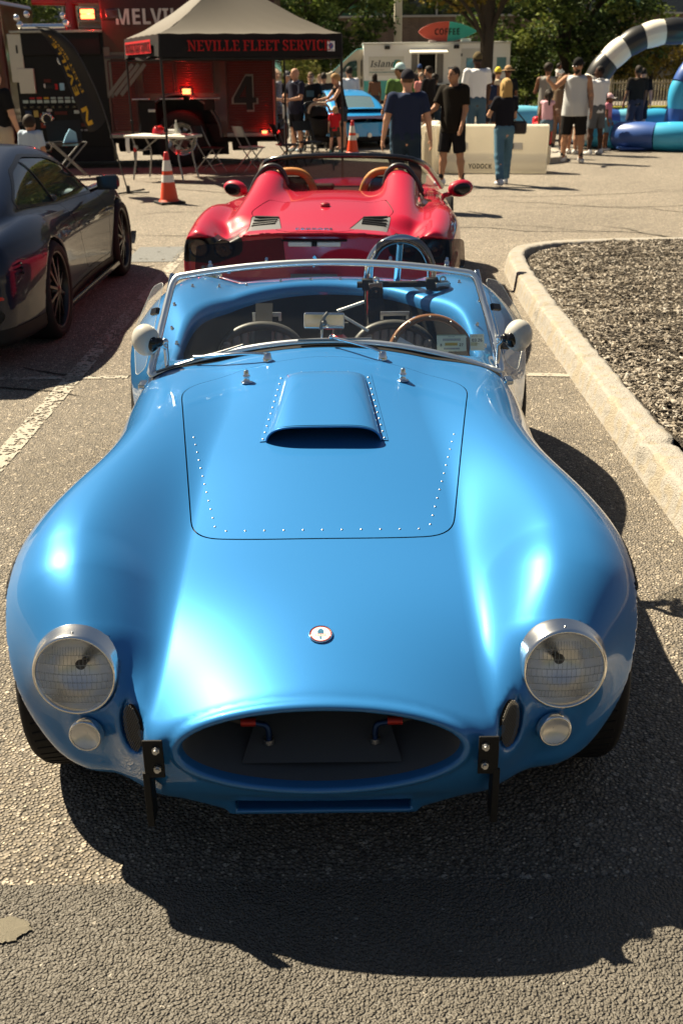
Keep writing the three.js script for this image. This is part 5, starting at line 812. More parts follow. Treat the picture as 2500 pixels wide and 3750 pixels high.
  // a painted surfboard leaning on the side
  const sb = thing('surfboard', 'patterned surfboard leaning upright against the food truck beside the logo', 'surfboard', [3.0, 0.1, -44.55], 0); const so = outline.map(p => [p[1] * 0.85, p[0] * 0.78 + 0.9]), sf = [...so, ...so.slice(1, -1).reverse().map(p => [-p[0], p[1]])];
  const st = ctex(128, 256, (c) => { c.fillStyle = '#cfc4a4'; c.fillRect(0, 0, 128, 256); for (let i = 0; i < 160; i++) { c.fillStyle = ['#4f7f86', '#b9814a', '#8a8f7a', '#3d6f8a', '#d9d2bc'][i % 5]; c.beginPath(); c.arc((i * 37) % 128, (i * 61) % 256, 4 + i % 6, 0, 7); c.fill(); } c.strokeStyle = '#5a4d3a'; c.lineWidth = 3; c.strokeRect(6, 6, 116, 244); }); st.wrapS = st.wrapT = THREE.RepeatWrapping;
  part('board', T(ext(sf, 0.05, 0.015), undefined, [-0.12, 0, -0.22]), new THREE.MeshPhysicalMaterial({ map: st, roughness: 0.4 }), sb); part('fin', T(ext([[0, 0], [0.12, 0], [0.02, 0.16]], 0.012), [0.02, 0.3, -0.05]), dark, sb);
}
{ // ---------------------------------------------------------------- the fire engine, side on
  const t = thing('fire_engine', 'dark red fire engine parked side on behind the canopy with black pump panel', 'fire engine', [-1.18, 0, -21.5]);
  const red = new THREE.MeshPhysicalMaterial({ color: new THREE.Color().setRGB(0.075, 0.003, 0.0025), roughness: 0.3, clearcoat: 1, clearcoatRoughness: 0.05 }), redD = M(0.045, 0.002, 0.002, 0.35), panel = M(0.008, 0.008, 0.008, 0.5), slat = M(0.10, 0.006, 0.005, 0.3, 0.3);
  const arch = Array.from({ length: 17 }, (_, i) => { const a = PI - i * PI / 16; return [-1.89 + Math.cos(a) * 0.78, 0.56 + Math.sin(a) * 0.78]; });
  part('body_side', T(ext([[-3.25, 0.62], ...arch, [0, 0.62], [0, 3.45], [-3.25, 3.45]], 2.3, 0.01), [0, 0, -2.31]), red, t);
  part('arch_trim', tube(Array.from({ length: 21 }, (_, i) => { const a = PI - i * PI / 20; return V(-1.89 + Math.cos(a) * 0.8, 0.56 + Math.sin(a) * 0.8, 0.02); }), 0.03, 40), M(0.05, 0.05, 0.05, 0.3), t);
  part('upper_body', box(3.3, 0.9, 2.36, -1.62, 3.1, -1.16, 0.04), redD, t);
  part('drip_rail', box(3.3, 0.05, 0.06, -1.6, 2.02, 0.03), M(0.03, 0.03, 0.03, 0.4), t);
  for (const [x0, x1, y0, y1] of [[-3.2, -2.7, 0.68, 1.95], [-2.55, -1.95, 1.36, 1.93], [-1.9, -1.2, 1.36, 1.93], [-0.95, -0.05, 0.7, 1.95]]) { const s = new THREE.Group(); s.name = 'shutter'; t.add(s); part('shutter_frame', [box(x1 - x0, 0.03, 0.03, (x0 + x1) / 2, y1, 0.02), box(0.03, y1 - y0, 0.03, x0, (y0 + y1) / 2, 0.02), box(0.03, y1 - y0, 0.03, x1, (y0 + y1) / 2, 0.02)], redD, s); part('shutter_slats', Array.from({ length: Math.floor((y1 - y0) / 0.045) }, (_, i) => box(x1 - x0 - 0.03, 0.038, 0.016, (x0 + x1) / 2, y0 + 0.03 + i * 0.045, 0.016, 0.007)), slat, s, 'stuff'); }
  part('stripe', [plain(3.25, 0.06, 0.004, -1.62, 2.08, 0.016), T(plain(0.12, 0.9, 0.004, -3.2, 1.75, 0.03), undefined, undefined)], M(0.10, 0.09, 0.07, 0.4), t);
  part('reflective_chevron', [0, 1, 2].map(i => { const g = plain(0.07, 0.75, 0.005); return T(g, [-2.98 + i * 0.12, 1.62, 0.035], [0, 0, -0.75]); }), M(0.14, 0.13, 0.11, 0.35), t);
  for (const [x, w] of [[-2.62, 0.3], [-2.02, 0.42], [-1.38, 0.55]]) part('grab_rail', [rod([x - w / 2, 1.27, 0.06], [x + w / 2, 1.27, 0.06], 0.014), box(0.03, 0.03, 0.06, x - w / 2, 1.27, 0.03), box(0.03, 0.03, 0.06, x + w / 2, 1.27, 0.03)], alu, t);
  part('side_locker', box(0.34, 0.62, 0.04, -2.5, 0.93, 0.03, 0.02), panel, t); part('locker_latch', box(0.14, 0.06, 0.03, -2.42, 1.06, 0.06, 0.01), steel, t); part('side_locker', box(0.2, 0.2, 0.04, -1.3, 1.15, 0.03, 0.02), panel, t);
  part('rub_rail', [box(1.0, 0.09, 0.08, -2.78, 0.6, 0.03, 0.02), box(0.95, 0.09, 0.08, -0.5, 0.6, 0.03, 0.02)], M(0.25, 0.25, 0.25, 0.3, 0.9), t);
  part('wheel_housing', plain(1.75, 1.3, 0.03, -1.89, 0.85, -0.5), black, t);
  // rear wheel
  const w = new THREE.Group(); w.name = 'wheel'; w.position.set(-1.89, 0.53, -0.14); t.add(w); const rt = [PI / 2, 0, 0];
  part('tyre', lat([[0.3, -0.15], [0.48, -0.15], [0.53, -0.1], [0.53, 0.1], [0.48, 0.15], [0.34, 0.15], [0.3, 0.1]], 48, 0, 0, 0, rt), rubber, w); part('rim', lat([[0.12, -0.02], [0.2, 0.0], [0.29, 0.1], [0.315, 0.13], [0.3, 0.13], [0.27, 0.09]], 40, 0, 0, 0, rt), M(0.5, 0.5, 0.48, 0.2, 1), w); part('wheel_disc', lat([[0.01, 0.1], [0.1, 0.09], [0.11, 0.02], [0.26, 0.0], [0.29, 0.05]], 40, 0, 0, 0, rt), M(0.42, 0.42, 0.4, 0.25, 1), w);
  for (let i = 0; i < 8; i++) part('hand_hole', cyl(0.035, 0.035, 0.02, Math.cos(i * PI / 4) * 0.19, Math.sin(i * PI / 4) * 0.19, 0.022, rt, 14), black, w);
  // numerals and lettering
  part('numeral_outline', T(text('4', 0.68, 0.006, 'sans_bold', 0.52), [-0.6, 1.36, 0.034]), M(0.22, 0.21, 0.19, 0.5), t); part('numeral', T(text('4', 0.61, 0.012, 'sans_bold', 0.44), [-0.597, 1.36, 0.034]), M(0.02, 0.02, 0.022, 0.5), t);
  part('lettering', T(text('MELVILLE', 0.27, 0.02, 'sans_bold', 1.55), [-2.19, 2.72, 0.02]), M(0.60, 0.58, 0.53, 0.5), t);
  // warning lamps, lit
  const lamp = (x, y, ww, hh, I) => { const g = new THREE.Group(); g.name = 'warning_lamp'; g.position.set(x, y, 0.03); t.add(g); part('lamp_bezel', box(ww + 0.06, hh + 0.06, 0.05, 0, 0, 0, 0.02), M(0.15, 0.15, 0.15, 0.3, 1), g); for (const k of [-1, 1]) part('lamp_lens', box(ww, hh * 0.44, 0.05, 0, k * hh * 0.25, 0.02, 0.015), emit(1.0, 0.13, 0.035, 3.4), g); const p = new THREE.PointLight(new THREE.Color().setRGB(1, 0.03, 0.02), I, 6); p.position.set(0, 0, 0.14); p.castShadow = true; g.add(p); };
  lamp(-3.49, 2.77, 0.26, 0.17, 0.5); lamp(-1.72, 1.40, 0.16, 0.1, 0.35); lamp(-0.24, 0.645, 0.1, 0.05, 0.1);
  part('unlit_lamp', box(0.26, 0.17, 0.06, -3.03, 2.77, 0.03, 0.03), M(0.06, 0.02, 0.02, 0.15, 0, { clearcoat: 1 }), t);
  part('tail_board', box(0.12, 0.3, 2.2, 0.08, 0.55, -1.2, 0.02), M(0.05, 0.05, 0.05, 0.4, 0.6), t); part('tail_lamp', box(0.05, 0.06, 0.06, 0.02, 0.645, 0.06, 0.01), emit(1, 0.04, 0.03, 1.2), t); part('rear_rail', rod([-0.03, 0.75, 0.07], [-0.03, 1.6, 0.07], 0.02), M(0.35, 0.05, 0.04, 0.3), t);
  // pump panel
  const pp = new THREE.Group(); pp.name = 'pump_panel'; t.add(pp);
  part('panel_sheet', box(1.75, 2.05, 0.25, -4.12, 1.42, -0.11, 0.02), panel, pp); part('panel_hood', box(1.5, 0.42, 0.3, -4.05, 2.27, -0.08, 0.03), M(0.012, 0.012, 0.012, 0.7), pp);
  part('panel_lower', box(1.75, 0.5, 0.3, -4.12, 0.38, -0.14), black, pp);
  const dial = (x, y, r) => { const g = new THREE.Group(); g.name = 'gauge'; g.position.set(x, y, 0.02); pp.add(g); part('gauge_rim', lat([[r, 0], [r * 1.08, 0.01], [r, 0.03], [r * 0.92, 0.025]], 28, 0, 0, 0, rt), chrome, g); part('gauge_face', T(new THREE.CircleGeometry(r * 0.95, 28), [0, 0, 0.02]), M(0.42, 0.47, 0.44, 0.5), g); part('gauge_needle', [box(0.008, r, 0.004, 0, r * 0.3, 0.026, 0.001, [0, 0, 0.6]), ...Array.from({ length: 8 }, (_, i) => box(0.01, r * 0.2, 0.004, Math.sin(i * 0.785) * r * 0.7, Math.cos(i * 0.785) * r * 0.7, 0.024, 0.001, [0, 0, -i * 0.785]))], dark, g); };
  dial(-4.05, 1.99, 0.105); dial(-3.79, 1.97, 0.1);
  const X = px => -6.15 + 1.18 + (px - 30) / 113.5, Y = py => 1.75 - (py - 130) / 113.5;
  const tile = (n, px, py, w, h, c, d = 0.02) => part(n, box(w, h, d, X(px) + 0.0, Y(py), 0.02, 0.006), M(...c, 0.5), pp);
  const cols = [[0.35, 0.45, 0.38], [0.4, 0.03, 0.03], [0.4, 0.04, 0.03], [0.5, 0.3, 0.03], [0.35, 0.45, 0.38], [0.35, 0.45, 0.38], [0.3, 0.42, 0.35], [0.45, 0.55, 0.55], [0.3, 0.4, 0.4]];
  for (let i = 0; i < 9; i++) { tile('name_plate', 42 + i * 15.5, 187, 0.105, 0.055, i % 2 ? [0.36, 0.46, 0.4] : [0.42, 0.5, 0.44]); if (i && i < 8) tile('colour_tag', 42 + i * 15.5, 180, 0.1, 0.035, cols[i]); part('valve_handle', [cyl(0.02, 0.02, 0.09, X(42 + i * 15.5), Y(198), 0.07, rt, 10), box(0.06, 0.03, 0.03, X(42 + i * 15.5), Y(198), 0.12)], M(0.10, 0.09, 0.06, 0.4, 0.6), pp); }
  tile('name_plate', 45, 212, 0.12, 0.12, [0.03, 0.05, 0.1]); tile('name_plate', 62, 212, 0.09, 0.12, [0.5, 0.36, 0.1]); tile('name_plate', 76, 219, 0.11, 0.13, [0.30, 0.05, 0.02]); tile('name_plate', 76, 236, 0.11, 0.1, [0.25, 0.04, 0.02]); tile('name_plate', 92, 205, 0.1, 0.05, [0.5, 0.48, 0.44]);
  for (const [px, py] of [[152, 209], [167, 209], [51, 253], [66, 253], [53, 271], [68, 271]]) tile('name_plate', px, py, 0.1, py === 253 ? 0.11 : 0.06, [0.42, 0.48, 0.44]); for (const [px, py, w] of [[117, 211, 0.25], [128, 233, 0.2], [90, 262, 0.16], [95, 145, 0.13], [165, 236, 0.1]]) tile('warning_plate', px, py, w, 0.06, [0.09, 0.02, 0.015]); tile('control_box', 101, 157, 0.2, 0.07, [0.02, 0.02, 0.02]); tile('name_plate', 88, 155, 0.03, 0.07, [0.6, 0.6, 0.55]); tile('warning_plate', 113, 157, 0.06, 0.1, [0.4, 0.02, 0.02]); tile('name_plate', 126, 157, 0.09, 0.13, [0.25, 0.45, 0.55]); for (const px of [156, 170]) tile('name_plate', px, 247, 0.09, 0.03, [0.3, 0.3, 0.28]);
  const port = (px, py, r, c) => { const g = new THREE.Group(); g.name = 'hose_outlet'; g.position.set(X(px), Y(py), 0.02); pp.add(g); part('outlet_ring', lat([[r * 0.7, 0], [r, 0.01], [r, 0.04], [r * 0.75, 0.06], [r * 0.6, 0.05]], 28, 0, 0, 0, rt), M(0.55, 0.5, 0.42, 0.25, 0.9), g); part('outlet_cap', lat([[0.01, 0.09], [r * 0.45, 0.085], [r * 0.6, 0.03]], 24, 0, 0, 0, rt), dark, g); for (let i = 0; i < 6; i++) part('outlet_lug', box(r * 0.3, r * 0.2, 0.03, Math.cos(i * 1.047) * r, Math.sin(i * 1.047) * r, 0.03, 0.006, [0, 0, i * 1.047]), M(...c[i % c.length], 0.4), g); };
  port(110, 259, 0.2, [[0.25, 0.45, 0.5], [0.5, 0.42, 0.28], [0.45, 0.03, 0.05]]); port(86, 222, 0.12, [[0.3, 0.4, 0.45], [0.2, 0.3, 0.35]]); port(80, 281, 0.1, [[0.2, 0.4, 0.45], [0.4, 0.05, 0.05]]);
  part('panel_valance', box(1.75, 0.04, 0.1, -4.12, 2.48, 0.05), M(0.4, 0.38, 0.33, 0.3, 0.8), pp); part('light_bar', [cyl(0.06, 0.06, 0.82, -4.35, 2.56, 0.0, [0, 0, PI / 2]), sph(0.07, -4.8, 2.6, 0.0), sph(0.07, -3.92, 2.62, 0.0), sph(0.06, -4.85, 2.72, 0), sph(0.06, -4.65, 2.78, 0), sph(0.06, -3.97, 2.75, 0)], chrome, pp);
  // polished posts left of the panel, cross-lay bed behind, deck gun above
  part('polished_post', [box(0.26, 0.85, 0.1, -4.93, 2.02, 0.0, 0.01), box(0.30, 0.45, 0.1, -4.78, 1.62, 0.02, 0.01)], M(0.5, 0.47, 0.4, 0.4, 0.6), t); part('post_slot', box(0.035, 0.14, 0.02, -4.9, 2.18, 0.05), black, t);
  part('deck_gun', [cyl(0.1, 0.13, 0.5, -3.92, 2.75, -0.5), T(cyl(0.06, 0.09, 0.9, 0, 0, 0, [0, 0, PI / 2]), [-4.2, 3.02, -0.5])], M(0.32, 0.012, 0.012, 0.3), t); part('hose_bed', [box(0.6, 0.8, 1.6, -3.45, 2.7, -1.2, 0.02), ...Array.from({ length: 5 }, (_, i) => box(0.55, 0.05, 0.04, -3.5, 2.45 + i * 0.11, -0.36))], M(0.32, 0.28, 0.22, 0.6), t); part('hose_bed_rim', box(0.7, 0.1, 0.08, -3.5, 3.02, -0.3), M(0.35, 0.01, 0.012, 0.3), t);
  part('cab', box(2.6, 2.6, 2.4, -6.45, 1.75, -1.2, 0.1), red, t); part('running_gear', [box(7.5, 0.35, 1.8, -3.7, 0.62, -1.2)], black, t); for (const x of [-3.0, -0.7]) part('underbody_tank', cyl(0.16, 0.16, 0.5, x, 0.42, -0.7, [0, 0, PI / 2]), dark, t); for (const x of [-1.89, -6.2]) part('far_tyre', cyl(0.53, 0.53, 0.3, x, 0.53, -2.1, rt, 30), rubber, t); part('front_tyre', cyl(0.53, 0.53, 0.3, -6.6, 0.53, -0.15, rt, 30), rubber, t);
}
{ // ---------------------------------------------------------------- the canopy
  const FL = [-2.75, -17.6], FR = [0.09, -18.65], BL = [-3.83, -20.5], BR = [-1.0, -21.55], C = [(FL[0] + FR[0] + BL[0] + BR[0]) / 4, (FL[1] + FR[1] + BL[1] + BR[1]) / 4];
  const t = thing('canopy_tent', 'black pop up canopy tent with red lettering on its valance', 'canopy', [C[0], 0, C[1]]);
  const cloth = M(0.10, 0.088, 0.072, 0.6, 0, { side: THREE.DoubleSide, sheen: 0.8, sheenRoughness: 0.5, sheenColor: new THREE.Color().setRGB(0.5, 0.45, 0.38) }), L = ([x, z]) => [x - C[0], z - C[1]], Q = [FL, FR, BR, BL].map(L), top = 2.31, bot = 1.965, peak = 3.3;
  for (let i = 0; i < 4; i++) { const a = Q[i], b = Q[(i + 1) % 4];
    part('roof_panel', grid(20, 20, (u, v) => { const k = 1 - v, px = lerp(a[0], b[0], u) * k, pz = lerp(a[1], b[1], u) * k, sag = 0.16 * Math.sin(PI * u) * k * (1 - k) * 1.4 + 0.03 * Math.sin(PI * v * 1.0), wr = 0.006 * Math.sin(u * 40 + v * 23) * k; return [px, lerp(top, peak, Math.pow(v, 1.18)) - sag + wr, pz, u, v]; }), cloth, t);
    const out = Math.hypot((a[0] + b[0]) / 2, (a[1] + b[1]) / 2), nx = (a[0] + b[0]) / 2 / out, nz = (a[1] + b[1]) / 2 / out;
    part('valance', grid(40, 6, (u, v) => { const w = 0.012 * Math.sin(u * 19) * v + 0.02 * v; return [lerp(a[0], b[0], u) + nx * (0.012 + w), lerp(top - 0.005, bot + (i === 3 ? 0.03 * Math.sin(u * 9) : 0.006 * Math.sin(u * 17)), v), lerp(a[1], b[1], u) + nz * (0.012 + w)]; }), M(0.014, 0.013, 0.013, 0.75, 0, { side: THREE.DoubleSide }), t);
    part('leg', [rod([a[0], 0, a[1]], [a[0], top, a[1]], 0.02, 8), box(0.09, 0.015, 0.09, a[0], 0.012, a[1]), box(0.06, 0.07, 0.06, a[0], 0.9, a[1], 0.01)], M(0.02, 0.02, 0.02, 0.45, 0.4), t);
    part('eave_bar', rod([a[0], bot - 0.02, a[1]], [b[0], bot - 0.02, b[1]], 0.014), M(0.03, 0.03, 0.03, 0.4, 0.5), t);
  }
  const yaw = Math.atan2(-(FR[1] - FL[1]), FR[0] - FL[0]), m = M(0.36, 0.012, 0.012, 0.7);
  part('lettering', T(text('NEVILLE FLEET SERVICE', 0.155, 0.006, 'serif_bold', 2.38), [(Q[0][0] + Q[1][0]) / 2 + 0.12 - 0.0, 2.135, (Q[0][1] + Q[1][1]) / 2 + 0.06], [0, yaw, 0]), m, t);
  const yl = Math.atan2(-(FL[1] - BL[1]), FL[0] - BL[0]); { const bd = new THREE.Group(); bd.name = 'side_banner'; bd.position.set((Q[0][0] + Q[3][0]) / 2 - 0.075, 2.14, (Q[0][1] + Q[3][1]) / 2 - 0.03); bd.rotation.y = yl; t.add(bd); part('banner_ground', plain(2.3, 0.2, 0.006), M(0.55, 0.014, 0.02, 0.7), bd); part('banner_letters', T(text('NEVILLE FLEET SERVICE', 0.14, 0.006, 'serif_bold', 2.2), [0, 0, 0.006]), M(0.12, 0.006, 0.008, 0.7), bd); }
  { const tx = ctex(128, 128, (c) => { c.fillStyle = '#e6e6e6'; c.fillRect(0, 0, 128, 128); c.fillStyle = '#3d5a9a'; c.beginPath(); c.arc(64, 60, 40, 0, 7); c.fill(); c.strokeStyle = '#b33'; c.lineWidth = 10; c.beginPath(); c.moveTo(34, 80); c.lineTo(92, 36); c.stroke(); c.fillStyle = '#777'; c.fillRect(14, 108, 100, 8); }); part('maker_patch', T(new THREE.PlaneGeometry(0.13, 0.15), [Q[1][0] - 0.17, 2.12, Q[1][1] + 0.115], [0, yaw, 0]), new THREE.MeshPhysicalMaterial({ map: tx, roughness: 0.7 }), t); }
}
{ // ---------------------------------------------------------------- feather flag
  const t = thing('feather_flag', 'leaning black feather flag with yellow lettering in front of the pump panel', 'flag', [-3.31, 0, -16.9]);
  const pole = [[0, 0, 0], [-0.15, 0.7, 0], [-0.3, 1.36, 0], [-0.48, 1.83, 0], [-0.66, 2.16, 0], [-0.93, 2.37, 0], [-1.16, 2.40, 0]], pc = new THREE.CatmullRomCurve3(pole.map(p => V(...p)));
  part('pole', tube(pole, 0.011, 50), M(0.03, 0.03, 0.03, 0.4), t);
  part('ground_foot', [rod([0.0, 0.02, 0], [0.35, 0.03, 0.12], 0.014), rod([0, 0.02, 0], [-0.1, 0.03, 0.3], 0.014), rod([0, 0.02, 0], [0.2, 0.03, -0.3], 0.014), cyl(0.03, 0.03, 0.12, 0, 0.06, 0)], M(0.03, 0.03, 0.03, 0.5), t);
  const left = new THREE.CatmullRomCurve3([V(-0.53, 0.92, 0), V(-0.71, 1.45, 0), V(-0.88, 1.95, 0), V(-1.02, 2.22, 0), V(-1.12, 2.39, 0)]);
  const at = (u, v) => { const a = left.getPoint(v), b = pc.getPoint(lerp(0.27, 1, v)); const k = 0.03 * Math.sin(u * 5 + v * 6) + 0.035 * Math.sin(v * 9 - u * 3) * (1 - u * 0.6); return [lerp(a.x, b.x, u), lerp(a.y, b.y, u) - 0.06 * Math.sin(PI * u) * (1 - v), k]; };
  const tx = ctex(512, 1024, (c) => { c.fillStyle = '#191614'; c.fillRect(0, 0, 512, 1024); c.save(); c.translate(40, 1010); c.rotate(-PI / 2); c.fillStyle = '#c79a1e'; c.textBaseline = 'top'; c.font = 'bold 190px sans-serif'; c.fillText('N', 10, -14, 190); c.font = 'bold 150px sans-serif'; c.fillText('EVILLE', 215, 0, 580); c.font = 'bold 72px serif'; c.fillText('FLEET SERVICE', 215, 168, 560); c.restore(); });
  part('banner', grid(24, 60, at), new THREE.MeshPhysicalMaterial({ map: tx, roughness: 0.7, side: THREE.DoubleSide }), t);
}
{ // ---------------------------------------------------------------- table and what lies on it
  const yaw = R(-22), px = -3.02, pz = -18.95, t = thing('folding_table', 'white plastic folding table under the canopy edge', 'table', [px, 0, pz], yaw), wp = M(0.66, 0.63, 0.56, 0.55), gm = M(0.25, 0.25, 0.25, 0.4, 0.6);
  part('tabletop', box(1.22, 0.045, 0.62, 0, 0.735, 0, 0.018), wp, t);
  for (const k of [-1, 1]) for (const q of [-1, 1]) part('leg', tube([[k * 0.5, 0.71, q * 0.2], [k * 0.42, 0.5, q * 0.24], [k * 0.5, 0.02, q * 0.27]], 0.016, 18), gm, t);
  for (const k of [-1, 1]) part('brace', [rod([k * 0.42, 0.5, 0.22], [k * 0.42, 0.5, -0.22], 0.012), rod([k * 0.42, 0.5, 0], [k * 0.1, 0.71, 0], 0.012), box(0.07, 0.06, 0.05, k * 0.42, 0.56, 0.24, 0.01)], gm, t); part('leg_lock', [box(0.05, 0.07, 0.04, -0.43, 0.52, 0.25, 0.01), box(0.05, 0.07, 0.04, 0.43, 0.5, 0.25, 0.01)], M(0.4, 0.02, 0.02, 0.5), t);
  const on = (n, l, c, x, z) => thing(n, l, c, [px + x * Math.cos(yaw) + z * Math.sin(yaw), 0.758, pz - x * Math.sin(yaw) + z * Math.cos(yaw)], yaw);
  const h = on('toy_helmet', 'red domed toy fire helmet lying on the white table', 'helmet', -0.05, 0.05); part('dome', lat([[0.115, 0.02], [0.112, 0.06], [0.095, 0.11], [0.06, 0.14], [0.001, 0.15]], 24), M(0.45, 0.012, 0.015, 0.25, 0, { clearcoat: 0.8 }), h); part('brim', lat([[0.11, 0.02], [0.16, 0.006], [0.165, 0.0], [0.1, 0.0]], 28), M(0.42, 0.36, 0.32, 0.3), h); part('ridge', box(0.02, 0.03, 0.2, 0, 0.135, 0, 0.01), M(0.4, 0.01, 0.012, 0.3), h);
  const b = on('water_bottle', 'clear plastic water bottle standing on the white table', 'bottle', 0.26, -0.02); part('bottle_body', lat([[0.001, 0], [0.033, 0.002], [0.035, 0.02], [0.033, 0.07], [0.035, 0.12], [0.033, 0.15], [0.016, 0.2], [0.013, 0.215]], 20), M(0.75, 0.76, 0.72, 0.1, 0, { transmission: 0.6, ior: 1.33, thickness: 0 }), b); part('bottle_cap', cyl(0.015, 0.015, 0.02, 0, 0.225, 0), white, b);
  const p = on('paper_stack', 'loose white papers spread at the right end of the table', 'papers', 0.36, 0.12); for (let i = 0; i < 4; i++) part('sheet', plain(0.21, 0.003, 0.28, i * 0.03 - 0.05, 0.002 + i * 0.004, -i * 0.02, [0, i * 0.3, 0]), white, p);
  const g = on('cloth_roll', 'rolled white cloth beside the bottle on the table', 'cloth', 0.12, -0.14); part('roll', T(new THREE.CapsuleGeometry(0.04, 0.2, 6, 14), [0, 0.04, 0], [0, 0.3, PI / 2]), M(0.6, 0.6, 0.58, 0.8), g); part('roll_end', tor(0.03, 0.008, 0.13, 0.04, 0, [0, PI / 2, 0], 18), M(0.5, 0.5, 0.5, 0.8), g);
  const n = on('hanging_tag', 'white paper notice hanging from the left corner of the table', 'notice', -0.52, 0.3); part('notice_sheet', grid(2, 6, (u, v) => [(u - 0.5) * 0.08, -0.03 - 0.26 * v, 0.02 + 0.02 * Math.sin(v * 3)]), Object.assign(white.clone(), { side: THREE.DoubleSide }), n); part('notice_tape', plain(0.09, 0.02, 0.004, 0, -0.03, 0.02), M(0.5, 0.5, 0.45, 0.5), n);
}
{ // ---------------------------------------------------------------- folding chairs
  const wh = M(0.55, 0.52, 0.46, 0.5), bk = M(0.02, 0.02, 0.02, 0.5), fr = M(0.3, 0.29, 0.27, 0.35, 0.7);
  const chair = (label, x, z, turn, m, f) => { const t = thing('folding_chair', label, 'chair', [x, 0, z], turn, 'folding chairs near the canopy'); part('backrest', grid(8, 3, (u, v) => [(u - 0.5) * 0.4, 0.64 + 0.18 * v, -0.24 - 0.05 * v - 0.05 * (1 - Math.pow(u * 2 - 1, 2))]), Object.assign(m.clone(), { side: THREE.DoubleSide }), t); part('seat', box(0.40, 0.025, 0.38, 0, 0.44, 0.0, 0.012), m, t); for (const k of [-1, 1]) { part('front_leg', tube([[k * 0.21, 0.82, -0.3], [k * 0.21, 0.45, -0.12], [k * 0.21, 0.02, 0.2]], 0.012, 14), f, t); part('rear_leg', rod([k * 0.19, 0.44, 0.14], [k * 0.19, 0.02, -0.27], 0.012), f, t); } part('stretcher', [rod([-0.21, 0.15, 0.115], [0.21, 0.15, 0.115], 0.009), rod([-0.19, 0.12, -0.18], [0.19, 0.12, -0.18], 0.009)], f, t); return t; };
  chair('folding chair with a cream backrest standing beside the canopy', -1.6, -20.35, 2.1, wh, fr);
  chair('black folding chair nearest the pole by the man in the dark polo', -0.95, -20.9, 1.9, bk, M(0.08, 0.08, 0.08, 0.4, 0.6)); chair('dark folding chair with thin grey legs right of the white table', -2.35, -20.2, 1.2, bk, fr); chair('black folding chair turned toward the stroller', -0.55, -21.6, 0.6, bk, M(0.05, 0.05, 0.05, 0.4, 0.6));
  const st = thing('camp_stool', 'black folding camp stool with crossed grey legs below the flag', 'stool', [-4.85, 0, -19.6], 0.4); part('seat', T(grid(10, 8, (u, v) => [(u - 0.5) * 0.6, 0.62 - 0.08 * Math.sin(PI * u) * Math.sin(PI * v), (v - 0.5) * 0.5]), [0, 0, 0]), Object.assign(bk.clone(), { side: THREE.DoubleSide }), st); part('backrest', T(grid(8, 6, (u, v) => [(u - 0.5) * 0.62, 0.62 + 0.35 * v, -0.24 - 0.08 * v]), [0, 0, 0]), Object.assign(bk.clone(), { side: THREE.DoubleSide }), st); for (const [a, b] of [[[-0.3, 0.62, 0.24], [0.3, 0.02, 0.24]], [[0.3, 0.62, 0.24], [-0.3, 0.02, 0.24]], [[-0.3, 0.62, -0.24], [0.3, 0.02, -0.24]], [[0.3, 0.62, -0.24], [-0.3, 0.02, -0.24]]]) part('leg', rod(a, b, 0.014), M(0.22, 0.22, 0.22, 0.4, 0.7), st);
  const pb = thing('paper_bag', 'light blue paper bag lying on the camp stool', 'bag', [-4.8, 0.57, -19.55], 0.3); part('bag_body', ext([[-0.13, 0], [0.13, 0], [0.11, 0.2], [0.02, 0.26], [-0.05, 0.16]], 0.1, 0.01), M(0.22, 0.42, 0.58, 0.6), pb); part('bag_fold', plain(0.2, 0.02, 0.12, 0, 0.01, 0.05), M(0.2, 0.38, 0.52, 0.6), pb);
}
{ // ---------------------------------------------------------------- traffic cones
  const or = M(0.62, 0.055, 0.012, 0.45), wt = M(0.66, 0.64, 0.60, 0.4), tip = M(0.50, 0.02, 0.02, 0.45);
  const R0 = y => lerp(0.135, 0.03, (y - 0.03) / 0.68), seg = (a, b, o = 0) => lat([[R0(a) + o, a], [R0(b) + o, b]], 32);
  const cone = (label, x, z, turn) => { const t = thing('traffic_cone', label, 'traffic cone', [x, 0, z], turn, 'orange traffic cones with white bands'); part('base', box(0.37, 0.035, 0.37, 0, 0.0185, 0, 0.012), M(0.02, 0.02, 0.02, 0.7), t); part('cone_body', [seg(0.035, 0.30), seg(0.40, 0.46), lat([[0.155, 0.036], [0.136, 0.06]], 28)], or, t); part('band', seg(0.30, 0.40, 0.003), wt, t); part('band', seg(0.455, 0.60, 0.003), wt, t); part('tip', lat([[R0(0.60), 0.60], [R0(0.70), 0.70], [0.026, 0.712], [0.001, 0.712]], 24), tip, t); return t; };
  cone('orange cone with two white bands standing alone left of the red car', -2.456, -15.54, 0.5); cone('orange cone with white bands partly hidden by the red car, beside the toddler', 0.345, -24.3, 0.2);
}
